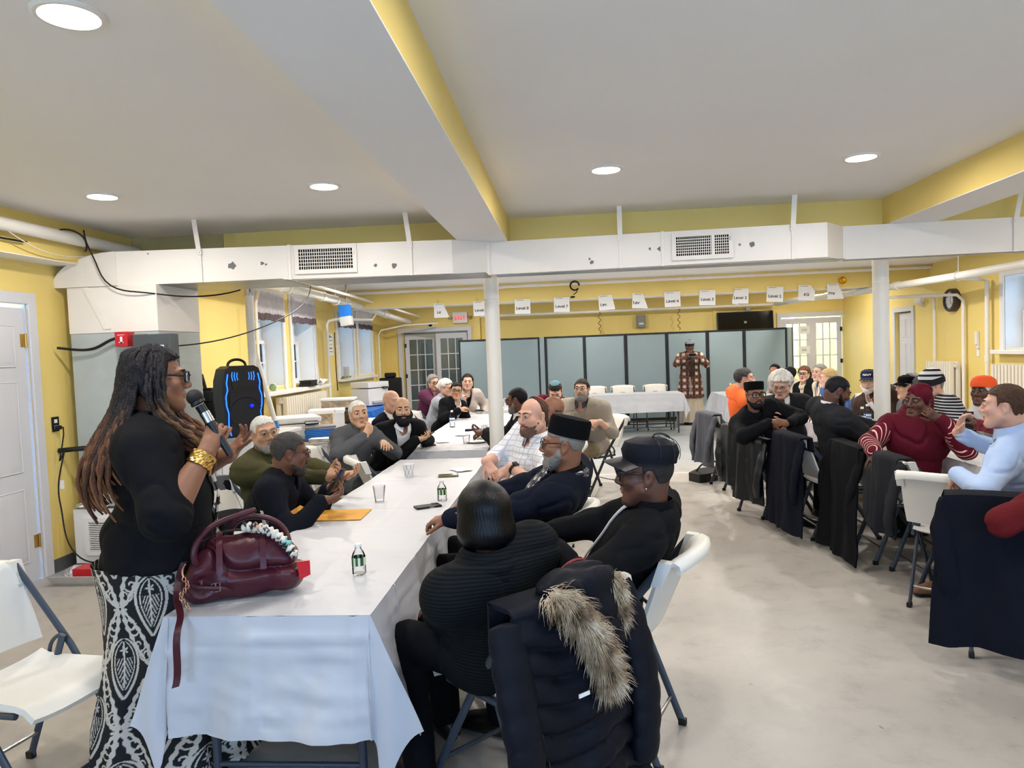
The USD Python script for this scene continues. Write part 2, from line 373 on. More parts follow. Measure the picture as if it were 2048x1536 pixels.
for i, ((a, b), l) in enumerate(zip(WL, ('nearest the loudspeaker', 'second from the loudspeaker', 'behind the blue-covered table', 'nearest the back left corner'))):
    t = window(i + 1, XL, a, b, 1.27, 2.56, -1, f'tall narrow sash window in the left wall, {l}')
    z = np.linspace(2.27, 2.62, 12); y = np.linspace(a - .03, b + .03, 60)
    Y, Z = np.meshgrid(y, z, indexing='ij')
    P = np.stack([XL + .045 + .018 * np.sin(Y * 42 + i) * (2.7 - Z) * 2.2, Y, Z], -1)
    c = T('valance_curtain', f'short grey lace valance over the left wall window {l}', 'curtain', (XL, (a + b) / 2, 2.27))
    put('lace_panel', sheet(P, .003), 'lace', c, True, world=True)
    P2 = P[:, :4].copy(); P2[..., 0] += .006; P2[..., 2] = 2.21 + (P2[..., 2] - 2.27) * 1.0 - .014 * (np.sin(Y[:, :4] * 60) > 0)
    put('scalloped_trim', sheet(P2, .004), 'lace_trim', c, True, world=True)
    put('curtain_rod', cyl((XL + .05, a - .08, 2.61), (XL + .05, b + .08, 2.61), .008), 'white_paint', c, world=True)
for i, (a, b) in enumerate(WR):
    window(5 if i == 0 else 6 + i, XR, a, b, 1.42, 2.42, 1, ['white sash window in the right wall beside the radiator', 'white sash window further along the right wall', 'white sash window of the right wall near the camera'][i])
struct('trim_8', cat([rbox(XL, 9.05, 1.16, XL + .2, 11.75, 1.22, .01), rbox(XL, 12.7, 1.2, XL + .12, 15.05, 1.25, .01)]), 'white_paint')
struct('trim_9', rbox(XR - .13, 9.3, 1.35, XR, 10.52, 1.41, .01), 'white_paint')

# doors
def panel_door(t, w, h, th, mtl, rows, front):
    """leaf in its own plane y; front: -1/+1 side carrying the raised panels; x in [0, w]"""
    put('leaf', rbox(0, -th / 2, 0, w, th / 2, h, .003), mtl, t)
    for z0, z1 in rows:
        for x0, x1 in ((.11, w / 2 - .045), (w / 2 + .045, w - .11)):
            for s in (front,):
                y = s * th / 2
                b = lambda m, d: [(x0 + m, y + s * d, z0 + m), (x1 - m, y + s * d, z0 + m), (x1 - m, y + s * d, z1 - m), (x0 + m, y + s * d, z1 - m)]
                put('raised_panel', hull(b(0, -.002) + b(.004, .004) + b(.03, .010) + b(.05, .012)), mtl, t, 12)
                put('panel_moulding', cat([tube([p, q], .006, 6) for p, q in zip(b(0, .002), b(0, .002)[1:] + b(0, .002)[:1])]), mtl, t)
t = T('door_1', 'white six-panel door in the left wall behind the standing speaker', 'door', (XL - .03, 5.25, .01), -90); setd(t.prim, kind='structure')
panel_door(t, .87, 2.12, .04, 'door_paint', [(.16, .72), (.86, 1.55), (1.67, 1.98)], 1)
for z in (.25, 1.82):
    h = put('hinge', cat([box(-.03, .02, z, .045, .024, z + .1), cyl((-.004, .028, z - .005), (-.004, .028, z + .105), .008, n=10)]), 'brass', t)
put('door_knob', lathe([(0, 0), (.028, .002), (.028, .006), (.012, .01), (.012, .03), (.027, .042), (.028, .055), (.018, .066), (0, .068)], 16)[0] @ rx(90).T + A([.81, .02, .98]) if False else tf(lathe([(0, 0), (.028, .002), (.028, .006), (.012, .01), (.012, .03), (.027, .042), (.028, .055), (.018, .066), (0, .068)], 16), rx(-90), (.81, .02, .98)), 'brass', t)
struct('trim_10', uni([rbox(XL, 5.27, 0, XL + .025, 5.36, 2.25, .006), rbox(XL, 4.27, 0, XL + .025, 4.36, 2.25, .006), rbox(XL, 4.27, 2.16, XL + .025, 5.36, 2.25, .006), box(XL - .4, 5.262, 0, XL, 5.27, 2.16), box(XL - .4, 4.36, 0, XL, 4.368, 2.16)]), 'door_paint')

def glazed_leaf(name, label, hinge, rz_, w, h, cols, rows, mtl='door_paint', knob=True):
    t = T(name, label, 'door', hinge, rz_); setd(t.prim, kind='structure')
    s = .10
    put('leaf_frame', uni([box(0, -.02, 0, s, .02, h), box(w - s, -.02, 0, w, .02, h), box(s, -.02, 0, w - s, .02, .22), box(s, -.02, h - .12, w - s, .02, h)]), mtl, t, False)
    iw, ih = (w - 2 * s) / cols, (h - .34) / rows
    for i in range(1, cols): put('glazing_bar', box(s + i * iw - .011, -.016, .22, s + i * iw + .011, .016, h - .12), mtl, t, False)
    for j in range(1, rows): put('glazing_bar', box(s, -.017, .22 + j * ih - .011, w - s, .017, .22 + j * ih + .011), mtl, t, False)
    for i in range(cols):
        for j in range(rows): put('pane', box(s + i * iw + .01, -.003, .22 + j * ih + .01, s + (i + 1) * iw - .01, .003, .22 + (j + 1) * ih - .01), 'window_glass', t, False)
    if knob:
        for s2 in (-1, 1): put('door_knob', tf(lathe([(0, 0), (.026, .002), (.012, .01), (.012, .03), (.027, .042), (.018, .062), (0, .064)], 14), rx(90 if s2 < 0 else -90), (w - .06, s2 * .02, .95)), 'black_metal', t)
    for z in (.3, 1.1, 1.8): put('hinge', box(-.012, -.024, z, .03, .026, z + .09), 'black_metal', t, False)
    return t
glazed_leaf('door_2', 'glazed white door leaf standing ajar in the back left doorway', (-3.76, YB + .08, .01), 28, .76, 2.1, 3, 5)
glazed_leaf('door_3', 'closed glazed white door leaf beside the grey partition', (-2.31, YB + .08, .01), 180, .72, 2.1, 3, 5)
struct('trim_11', uni([rbox(-3.9, YB - .025, 0, -3.8, YB, 2.25, .005), rbox(-2.28, YB - .025, 0, -2.18, YB, 2.25, .005), rbox(-3.9, YB - .025, 2.15, -2.18, YB, 2.25, .005)]), 'door_paint')
glazed_leaf('door_4', 'left glazed white classroom door leaf in the back right corner', (4.70, YB + .08, .01), 0, .64, 2.11, 3, 5, knob=False)
glazed_leaf('door_5', 'right glazed white classroom door leaf in the back right corner', (5.98, YB + .08, .01), 180, .64, 2.11, 3, 5, knob=False)
struct('trim_12', uni([rbox(4.58, YB - .025, 0, 4.68, YB, 2.25, .005), rbox(4.58, YB - .025, 2.15, 6.0, YB, 2.25, .005)]), 'door_paint')
for z, s in ((1.86, '102'), (1.42, 'KG')):
    p = T('paper_sign', f'small white paper reading {s} taped on the classroom door', 'sign', (5.18, YB + .05, z))
    put('sheet', box(-.12, -.002, -.085, .12, .0, .085), 'paper', p, False); put('lettering', text(s, .05, (0, -.002, -.025), (1, 0, 0), (0, 0, 1), .001), 'ink', p, False)
t = T('door_6', 'narrow white panelled door in the right wall near the back corner', 'door', (XR + .07, 13.06, .01), 90); setd(t.prim, kind='structure')
panel_door(t, .61, 2.05, .04, 'door_paint', [(.16, .70), (.84, 1.5), (1.62, 1.93)], 1)
struct('trim_13', uni([rbox(XR - .025, 12.96, 0, XR, 13.05, 2.17, .005), rbox(XR - .025, 13.68, 0, XR, 13.77, 2.17, .005), rbox(XR - .025, 12.96, 2.08, XR, 13.77, 2.17, .005)]), 'door_paint')

# ceiling lamps
def downlight(x, y, label, group=None, z=ZC, m='lamp_glow'):
    t = T('ceiling_downlight', label, 'ceiling light', (x, y, z), 0, group)
    put('trim_ring', lathe([(.086, -.004), (.092, -.011), (.104, -.011), (.112, -.006), (.114, .001)], 40), 'white_paint', t)
    put('diffuser', lathe([(0, -.006), (.05, -.006), (.086, -.005)], 40)[:1] + (lathe([(0, -.006), (.05, -.006), (.086, -.005)], 40)[1][:, ::-1],), m, t)
for x, y, l in ((-1.6, 2.29, 'large bright round downlight in the ceiling above the standing speaker'), (-3.14, 4.71, 'round ceiling downlight nearest the left wall pipe'), (-1.61, 4.78, 'round ceiling downlight left of the middle beam'),
                (.284, 4.775, 'round ceiling downlight just right of the middle beam'), (1.92, 4.84, 'round ceiling downlight nearest the right beam')):
    downlight(x, y, l)
for x, y in ((-3.14, 2.2), (.284, 2.1), (1.92, 2.2), (4.4, 2.3), (4.4, 4.8)):
    downlight(x, y, 'round ceiling downlight of the front bay outside the picture', 'downlights of the front bay')
downlight(-3.1, YB + 1.2, 'round ceiling downlight in the corridor behind the left doorway')
for x, y in ((-2.9, 8.2), (-1.2, 8.2), (.6, 8.2), (2.4, 8.2), (4.4, 8.2), (-2.9, 10.6), (-1.2, 10.6), (.6, 10.6), (2.4, 10.6), (4.4, 10.6), (-2.4, 14.4), (.4, 14.4), (3.0, 14.4), (4.9, 14.4)):
    downlight(x, y, 'round ceiling downlight of the rear bays hidden above the duct', 'downlights of the rear bays', m='lamp_glow_rear')

# ------------------------------------------------ the long duct
d = T('air_duct', 'long white sheet-metal air duct crossing the hall under the ceiling', 'air duct', (0, 6.0, 2.31))
D0, D1 = 2.312, 2.588
def duct_run(pts, back):
    """pts: front edge in plan from left to right"""
    poly = [(p[0], p[1]) for p in pts] + [(pts[-1][0], back), (pts[0][0], back)]
    return tf(prism(poly, D1 - D0), None, (0, 0, D0))
fr = lambda x: 5.62 + (x + 3.6) * .098                     # front face of the left run
elb = [(-3.66, D1)] + [(-3.66 - .56 * math.sin(a), D0 + (D1 - D0) * math.cos(a)) for a in np.linspace(.1, PI / 2, 14)] + [(-3.66, D0)]
put('elbow', place(prism(elb, .42), (0, 6.02, 0), (1, 0, 0), (0, 0, 1)), 'duct_paint', d, 40, world=True)
SEG = [('duct_section', [(-3.66, fr(-3.66)), (-2.98, fr(-2.98))]), ('duct_section', [(-2.975, fr(-2.975)), (-2.26, fr(-2.26))]), ('duct_section', [(-2.255, fr(-2.255)), (-1.27, fr(-1.27))]), ('duct_section', [(-1.265, fr(-1.265)), (-.93, fr(-.93))]),
       ('duct_jog', [(-.93, fr(-.93)), (-.66, 6.11)]), ('duct_section', [(-.655, 6.12), (.455, 6.06)]), ('duct_section', [(.46, 6.06), (.80, 6.04)]), ('duct_section', [(.805, 6.04), (1.83, 5.99)]), ('duct_section', [(1.835, 5.99), (2.10, 5.97)]),
       ('duct_jog', [(2.10, 5.97), (2.31, 6.22)]), ('duct_section', [(2.315, 6.23), (3.66, 6.2)]), ('duct_section', [(3.665, 6.2), (5.99, 6.16)])]
for n, pts in SEG: put(n, duct_run(pts, 6.34), 'duct_paint', d, False, world=True)
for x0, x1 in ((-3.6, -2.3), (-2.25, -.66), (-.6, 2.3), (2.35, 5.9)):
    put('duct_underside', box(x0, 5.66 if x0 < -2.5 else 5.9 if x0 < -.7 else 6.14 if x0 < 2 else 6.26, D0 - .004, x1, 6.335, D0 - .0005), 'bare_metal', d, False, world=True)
for x, y in ((-2.978, fr(-2.978)), (-1.268, fr(-1.268)), (.457, 6.06), (1.832, 5.99), (3.66, 6.2), (-.655, 6.115), (-2.257, fr(-2.257)), (.802, 6.04)):
    put('seam_flange', box(x - .012, y - .012, D0 - .004, x + .012, y + .01, D1 + .004), 'duct_paint', d, False, world=True)
for x, y, dx in ((-2.978, fr(-2.978), -.03), (-1.268, fr(-1.268), -.03), (.457, 6.06, 0), (1.832, 5.99, .02), (3.66, 6.2, .05)):
    s = [(x - .02, y - .019, D1 - .05), (x + .02, y - .019, D1 - .05), (x + .02 + dx, y - .019, ZC), (x - .02 + dx, y - .019, ZC)]
    put('hanger_strap', hull(s + [(a, b + .004, c) for a, b, c in s]), 'duct_paint', d, False, world=True)
    put('bolt', cyl((x, y - .024, D1 - .03), (x, y - .016, D1 - .03), .008, n=8), 'duct_paint', d, world=True)
chips = [(-2.73, 2.44, .035), (-2.48, 2.45, .016), (-2.45, 2.44, .01), (-1.56, 2.40, .016), (-1.41, 2.395, .026), (.70, 2.455, .014), (.78, 2.45, .024), (.20, 2.40, .012), (.22, 2.37, .022), (1.42, 2.45, .012), (1.52, 2.445, .028), (-3.4, 2.56, .007)]
rg = np.random.default_rng(4)
for x, z, r in chips:
    y = fr(x) if x < -.9 else 6.12 - (x + .655) * .0535
    a = np.linspace(0, 2 * PI, 11)[:-1]; rr = r * rg.uniform(.55, 1.15, 10)
    put('paint_chip', place(prism(np.stack([rr * np.cos(a), rr * .9 * np.sin(a)], 1), .002), (x, y - .0005, z), (1, .06, 0), (0, 0, 1)), 'chipped_metal', d, False, world=True)
def register(x, y, z, w, h, label, nx, ny, split, rzd):
    t = T('duct_register', label, 'vent', (x, y, z), rzd)
    put('cover_plate', cut_box((-w / 2 - .035, -.02, -h / 2 - .035, w / 2 + .035, 0, h / 2 + .035), [(-w / 2, -.05, -h / 2, w / 2, .05, h / 2)]), 'duct_paint', t, False)
    put('dark_throat', box(-w / 2, -.006, -h / 2, w / 2, -.002, h / 2), 'dark_grille', t, False)
    for i in range(1, nx): put('vertical_vane', box(-w / 2 + w * i / nx - .0022, -.019, -h / 2, -w / 2 + w * i / nx + .0022, -.011, h / 2), 'duct_paint', t, False)
    for i in range(1, ny): put('horizontal_vane', box(-w / 2, -.014, -h / 2 + h * i / ny - .003, w / 2, -.008, -h / 2 + h * i / ny + .003), 'duct_paint', t, False)
    if split: put('mullion', box(w * .2 - .012, -.02, -h / 2, w * .2 + .012, -.004, h / 2), 'duct_paint', t, False)
    put('damper_lever', box(w / 2 + .008, -.03, .03, w / 2 + .016, -.02, .06), 'steel', t, False)
register(-1.96, fr(-1.96) - .002, 2.467, .44, .165, 'white louvred air register on the left run of the duct', 24, 6, False, 5.6)
register(1.12, 6.022, 2.458, .42, .155, 'white louvred air register with a mullion on the right run of the duct', 26, 7, True, -3)

# plenum, return grille and what hangs on it
p = T('air_plenum', 'grey sheet-metal furnace plenum standing in the left corner under the duct', 'furnace', (-3.72, 5.9, 0))
put('lower_casing', rbox(-.38, -.28, .52, .38, .38, 1.93, .004), 'galvanized', p)
put('upper_casing', rbox(-.385, -.285, 1.93, .385, .38, 2.312, .004), 'duct_paint', p)
put('base_cabinet', rbox(-.36, -.42, .05, .10, .3, .50, .006), 'white_paint', p)
put('base_plinth', box(-.38, -.40, 0, .38, .36, .05), 'baseboard_gray', p, False)
put('side_casing', rbox(.10, -.26, .05, .38, .38, .52, .006), 'galvanized', p)
put('brace_strap', hull([(-.25, -.292, 2.31), (-.19, -.292, 2.31), (-.02, -.292, 1.96), (-.08, -.292, 1.96), (-.25, -.286, 2.31), (-.19, -.286, 2.31), (-.02, -.286, 1.96), (-.08, -.286, 1.96)]), 'duct_paint', p, False)
g = put('return_grille', cut_box((-.26, -.435, .12, .0, -.42, .43), [(-.225, -.5, .155, -.035, -.4, .395)]), 'white_paint', p, False)
for i in range(16): put('louvre', tf(box(-.19 / 2, -.006, -.001, .19 / 2, .006, .001), rx(35), (-.13, -.428, .162 + i * .0152)), 'white_paint', g, False)
put('throat', box(-.225, -.4215, .155, -.035, -.4205, .395), 'dark_grille', p, False)
foil = np.random.default_rng(2)
def crumple(x0, x1, y0, y1, z, s, n=14, amp=.03):
    X, Y = np.meshgrid(np.linspace(x0, x1, n), np.linspace(y0, y1, n), indexing='ij')
    return sheet(np.stack([X + foil.normal(0, amp * .2, X.shape), Y + foil.normal(0, amp * .2, X.shape), z + foil.uniform(0, amp, X.shape)], -1), .002)
put('crumpled_foil', crumple(-.36, .1, -.43, -.1, .505, 1), 'foil', p, 8)
e = T('pull_box', 'small red fire-alarm box with white emblem on the plenum', 'alarm box', (-3.60, 5.57, 1.87))
put('housing', rbox(-.055, -.05, -.06, .055, .05, .06, .006), 'red_plastic', e)
put('emblem', cat([box(-.008, -.0515, -.03, .012, -.05, .02), box(-.02, -.0515, -.03, .02, -.05, -.022), box(-.03, -.0515, .032, .03, -.05, .036)]), 'paper', e, False)
put('conduit_stub', cyl((.055, 0, .03), (.19, 0, .03), .008), 'steel', e)
e = T('electrical_panel', 'dark grey electrical panel with a paper directory behind the speaker', 'electrical panel', (-3.33, 5.56, 1.62))
put('cabinet', rbox(-.16, -.06, -.28, .16, .06, .28, .006), 'panel_gray', e)
put('door_panel', rbox(-.125, -.068, -.22, .125, -.058, .20, .003), 'panel_gray', e)
put('directory', box(-.005, -.071, .02, .105, -.068, .19), 'paper', e, False)
put('latch', box(-.07, -.075, .05, -.055, -.066, .08), 'black_metal', e, False)
put('stand_frame', cat([box(-.15, -.04, -1.62, -.12, .04, -.28), box(.12, -.04, -1.62, .15, .04, -.28)]), 'panel_gray', e, False)
o = T('wall_outlet', 'dark wall outlet with plugged cord beside the white door', 'outlet', (XL + .004, 5.5, 1.2))
put('plate', rbox(0, -.04, -.06, .006, .04, .06, .002), 'black_plastic', o); put('sockets', cat([rbox(.005, -.018, -.04, .009, .018, -.01, .002), rbox(.005, -.018, .01, .009, .018, .04, .002)]), 'paper', o)
put('plug', rbox(.006, -.02, -.045, .045, .02, -.012, .006), 'black_rubber', o)
def wire(name, label, pts, r, m, n=30, cat_='cable'):
    v, f = tube(spline(pts, n), r, 6); c = v.mean(0); c[2] = v[:, 2].min()
    t = T(name, label, cat_, c); put('strand', (v, f), m, t, True, world=True)
wire('power_cord', 'black power cord hanging from the outlet down to the grille cabinet', [(-4.16, 5.5, 1.17), (-4.12, 5.46, 1.02), (-4.14, 5.45, .9), (-4.11, 5.47, .99), (-4.14, 5.44, .8), (-4.13, 5.42, .5), (-4.06, 5.38, .25), (-3.92, 5.35, .12), (-3.8, 5.34, .1)], .006, 'black_rubber')
wire('conduit_cable', 'thick black cable bent from the wall across the plenum to the red box', [(-4.15, 5.52, 1.82), (-4.02, 5.56, 1.80), (-3.85, 5.57, 1.81), (-3.74, 5.57, 1.86), (-3.66, 5.57, 1.88)], .012, 'black_rubber')
wire('conduit_cable', 'thick black pipe stub entering the plenum low behind the speaker', [(-4.19, 5.52, .98), (-4.1, 5.53, .985), (-3.95, 5.6, .99)], .022, 'black_rubber')
tg = T('hang_tag', 'small white tag hanging on the black power cord', 'tag', (-4.12, 5.43, .68)); put('card', box(-.015, -.002, 0, .02, .0, .07), 'paper', tg, False)
wire('hanging_wire', 'thin black wire slung from the duct elbow down to the window wall', [(-3.80, 5.44, 2.74), (-3.81, 5.46, 2.70), (-3.83, 5.52, 2.63), (-3.79, 5.545, 2.50), (-3.735, 5.555, 2.36), (-3.67, 5.56, 2.30), (-3.44, 5.58, 2.245), (-3.225, 5.70, 2.215), (-3.04, 5.90, 2.222), (-2.90, 6.2, 2.29)], .006, 'black_rubber')
wire('hanging_wire', 'thin black wire drooping from the electrical panel up to the first window', [(-3.18, 5.6, 1.80), (-3.05, 6.0, 1.84), (-2.9, 7.0, 2.05), (-3.05, 8.2, 2.33), (-3.2, 8.8, 2.55), (-3.25, 9.0, 2.7)], .006, 'black_rubber')
wire('hanging_wire', 'black cable looped over the white pipe by the upper left corner', [(-3.9, 5.25, 2.70), (-3.82, 5.35, 2.72), (-3.78, 5.42, 2.66), (-3.80, 5.46, 2.60), (-3.84, 5.5, 2.585)], .007, 'black_rubber')
wire('hanging_wire', 'short black cable running along the left wall under the white pipe', [(-3.96, 4.3, 2.60), (-3.94, 4.7, 2.585), (-3.94, 5.0, 2.59)], .008, 'black_rubber')
wire('hanging_wire', 'thin white wire drooping under the left wall pipe', [(-3.9, 4.6, 2.72), (-3.9, 5.0, 2.56), (-3.92, 5.3, 2.53), (-3.92, 5.6, 2.56)], .004, 'pipe_paint')
# pipes
def pipe(name, label, pts, r, couplings=(), hang=None, m='pipe_paint'):
    v, f = tube(pts, r, 14); c = v.mean(0); c[2] = v[:, 2].min()
    t = T(name, label, 'pipe', c); put('run', (v, f), m, t, True, world=True)
    P = A(pts, float)
    for k in couplings:
        i = int(k); q = P[i] + (P[i + 1] - P[i]) * (k - i); dd = (P[i + 1] - P[i]) / np.linalg.norm(P[i + 1] - P[i])
        put('coupling', cyl(q - dd * .05, q + dd * .05, r * 1.22, n=14), m, t, world=True)
    for x, y, z, zt in hang or ():
        put('hanger', cat([cyl((x, y, z), (x, y, zt), .006, n=6), lathe([(r * 1.15, -.012), (r * 1.25, 0), (r * 1.15, .012)], 14)[0] @ rx(90).T + A([x, y, z]) if False else tf(lathe([(r * 1.05, -.012), (r * 1.25, 0), (r * 1.05, .012)], 14), rx(90), (x, y, z))]), m, t, world=True)
    return t
pipe('steam_pipe', 'fat white pipe along the left wall above the door', [(-3.9, YF + .05, 2.665), (-3.9, 2, 2.67), (-3.9, 6.3, 2.68)], .048, (1.3,))
pipe('steam_pipe', 'fat white lagged pipe running past the left windows to the back', [(-3.75, 7.0, 2.62), (-3.7, 10, 2.60), (-3.65, 13, 2.52), (-3.6, 16.1, 2.40)], .062, (.7, 1.2, 1.6, 2.3), [(-3.7, 9.3, 2.6, ZC), (-3.68, 11.2, 2.56, ZC), (-3.63, 14.2, 2.47, ZC)])
pipe('return_pipe', 'thinner white pipe beside the lagged pipe over the left windows', [(-3.5, 7.0, 2.70), (-3.45, 12, 2.62), (-3.35, 16.1, 2.5)], .022, (), [(-3.47, 10, 2.65, ZC), (-3.41, 13.5, 2.59, ZC)])
pipe('riser_pipe', 'white riser pipe between the second and third left windows', [(-4.1, 11.95, .3), (-4.1, 11.95, 2.22), (-4.08, 12.0, 2.28), (-3.98, 12.1, 2.31), (-3.66, 13.2, 2.33), (-3.64, 13.4, 2.45)], .026, (.2,))
pipe('riser_pipe', 'thin white riser pipe left of the first left window', [(-4.05, 9.08, .9), (-4.05, 9.08, 2.4), (-4.0, 9.08, 2.55)], .02)
pipe('riser_pipe', 'thin white riser pipe in the back left corner past the windows', [(-4.1, 15.25, 1.1), (-4.1, 15.25, 2.1), (-4.05, 15.3, 2.2), (-3.6, 15.6, 2.3), (-2.9, 15.9, 2.33)], .018)
pipe('wall_pole', 'yellow and white pole leaning by the panel in the left corner', [(-3.14, 6.9, 0.02), (-3.14, 6.9, 2.3)], .04)
pipe('sprinkler_pipe', 'long white pipe running level along the face of the far beam', [(XL, 12.36, 2.755), (XR, 12.36, 2.765)], .026, (.3, .6), [(-2.5, 12.36, 2.755, ZC), (1.5, 12.36, 2.76, ZC), (4.6, 12.36, 2.76, ZC)])
pipe('wall_pipe', 'thin white pipe running low across the back wall under the signs', [(-1.95, 15.95, 2.44), (4.5, 15.95, 2.44)], .03, (.4,))
pipe('steam_pipe', 'fat white lagged pipe rising along the right wall toward the camera', [(4.5, 15.9, 2.45), (4.75, 14.6, 2.46), (5.0, 13.2, 2.44), (5.4, 10.4, 2.45), (5.75, 8, 2.5), (5.85, 6.9, 2.55)], .055, (1.5, 2.5), [(4.95, 13.4, 2.45, ZC), (5.05, 12.9, 2.45, ZC), (5.14, 12.3, 2.45, ZC), (5.4, 10.4, 2.45, ZC)])
pipe('riser_pipe', 'white riser pipe left of the wall clock', [(5.93, 12.15, .3), (5.93, 12.15, 2.24), (5.9, 12.3, 2.28), (5.3, 12.4, 2.30)], .022)
pipe('riser_pipe', 'white riser pipe right of the wall clock', [(5.93, 11.3, .3), (5.93, 11.3, 2.15), (5.9, 11.4, 2.24), (5.8, 11.8, 2.27), (5.2, 12.3, 2.29)], .024)
pipe('riser_pipe', 'thick white riser pipe beside the right window', [(5.92, 10.66, .2), (5.92, 10.66, 2.38), (5.8, 10.66, 2.42), (5.5, 10.6, 2.44)], .03, (.5,))

# radiators
def radiator(label, x, y, z, length, h, n, face):
    t = T('radiator', label, 'radiator', (x, y, z), 90)
    for i in range(n):
        u = (i + .5) * length / n - length / 2
        for yy in (-.05, .05): put('column_section', rbox(u - length / n * .34, yy - .035, .06, u + length / n * .34, yy + .035, h, .012), 'radiator_paint', t)
    put('header', cat([tube([(-length / 2, 0, h - .06), (length / 2, 0, h - .06)], .03, 10), tube([(-length / 2, 0, .11), (length / 2, 0, .11)], .03, 10)]), 'radiator_paint', t)
    for u in (-length / 2 + .06, length / 2 - .06): put('foot', rbox(u - .03, -.06, 0, u + .03, .06, .07, .01), 'radiator_paint', t)
radiator('cream column radiator under the first two left windows', XL + .16, 10.55, 0, 1.7, 1.12, 20, 1)
radiator('white column radiator on the right wall under the clock', XR - .16, 11.72, .25, .75, .98, 11, -1)
radiator('white column radiator under the right window at the picture edge', XR - .16, 9.85, .2, .9, 1.02, 12, -1)
# ------------------------------------------------ partition, screens, signs, clock
t = T('room_divider', 'grey fabric folding partition with black frames across the back of the hall', 'room divider', (1.1, 15.5, 0))
px_ = [-2.38, -1.75, -.62, -.50, .34, 1.215, 2.09, 2.93, 3.705, 4.57, 4.70]
zz = [15.42, 15.5, 15.46, 15.46, 15.52, 15.46, 15.5, 15.46, 15.52, 15.46, 15.6]
for i in range(len(px_) - 1):
    a, b = A([px_[i], zz[i]]), A([px_[i + 1], zz[i + 1]])
    L = np.linalg.norm(b - a); u = (b - a) / L; an = math.degrees(math.atan2(u[1], u[0]))
    R = rz(an); o = (a[0], a[1], 0)
    if L > .3:
        put('fabric_panel', tf(rbox(.03, -.02, .10, L - .03, .02, 1.885, .004), R, o), 'partition_fabric', t, world=True)
        put('panel_frame', tf(cat([box(0, -.03, .06, .035, .03, 1.92), box(L - .035, -.03, .06, L, .03, 1.92), box(.035, -.03, 1.885, L - .035, .03, 1.92), box(.035, -.03, .06, L - .035, .03, .10)]), R, o), 'black_metal', t, False, world=True)
    else:
        put('end_panel', tf(cat([box(0, -.03, .06, L, .03, 1.92)]), R, o), 'partition_fabric', t, False, world=True)
        put('panel_frame', tf(box(L - .02, -.035, .06, L + .01, .035, 1.92), R, o), 'black_metal', t, False, world=True)
for x in (-2.2, -.56, 1.215, 2.93, 4.55):
    put('caster_foot', cat([box(x - .03, 15.2, .03, x + .03, 15.78, .07), cyl((x - .02, 15.24, .025), (x + .02, 15.24, .025), .025, n=10), cyl((x - .02, 15.74, .025), (x + .02, 15.74, .025), .025, n=10)]), 'black_metal', t, 30, world=True)
t = T('wall_television', 'large black television mounted above the right end of the partition', 'television', (3.85, 15.95, 1.70), 0)
R = rx(-6)
put('bezel', tf(rbox(-.60, -.035, 0, .60, .02, .61, .01), R), 'black_plastic', t); put('screen', tf(box(-.58, -.037, .025, .58, -.034, .59), R), 'tv_screen', t, False)
put('mount_arm', cat([box(-.03, 0, .3, .03, .23, .4), box(-.02, .03, .62, .02, .06, .70), rbox(.0, -.06, .62, .10, .03, .70, .01)]), 'gray_fixture', t, False)
t = T('wall_box', 'grey metal box with a white label on the back wall above the partition', 'wall box', (1.625, YB - .06, 2.06))
put('case', rbox(-.10, -.05, 0, .10, .06, .27, .008), 'gray_fixture', t); put('lid', rbox(-.075, -.06, .03, .075, -.045, .24, .004), 'gray_fixture', t); put('label_plate', box(-.05, -.062, .06, .05, -.059, .10), 'paper', t, False)
t = T('exit_sign', 'lit red exit sign with two lamp heads above the left back doorway', 'exit sign', (-2.43, YB - .06, 2.32))
put('case', rbox(-.17, -.04, 0, .17, .06, .25, .01), 'white_paint', t); put('lettering', text('EXIT', .125, (0, -.0415, .075), (1, 0, 0), (0, 0, 1), .003, True, fit=.24), 'exit_red', t, False)
for s in (-1, 1): put('lamp_head', cat([cyl((s * .17, -.02, .13), (s * .21, -.03, .13), .015, n=8), cyl((s * .21, -.05, .13), (s * .25, -.01, .13), .035, .03, n=12)]), 'steel', t)
t = T('wall_camera', 'small round black and white camera above the left back doorway', 'camera', (-3.12, YB - .05, 2.31))
put('bracket', tf(lathe([(0, 0), (.075, 0), (.08, .02), (.06, .045), (0, .05)], 16), rx(90), (0, .05, 0)), 'white_paint', t); put('lens_dome', trimesh.creation.icosphere(2, .045), 'black_plastic', t)
SG = [(-2.20, 'Level 10', .55), (-1.50, 'Level 9', 1), (-.775, 'Level 8', 1), (-.095, 'Level 7', 1), (.685, 'Level 6', .86), (1.245, 'Level 5', .6), (1.80, 'Level 4', 1), (2.38, 'Level 3', 1), (2.93, 'Level 2', -.84), (3.50, 'Level 1', 1), (4.02, 'KG', .8), (4.50, 'Pre-K', .62)]
SP = [' on the far beam above the left doorway', ' half hidden by the middle column', ' just right of the middle column', ' beside the looped black decoration', ' left of the grey wall box', ' above the grey wall box', ' left of the curled streamer', ' right of the curled streamer', ' left of the television', ' above the television', ' above the classroom doors', ' at the right end of the row']
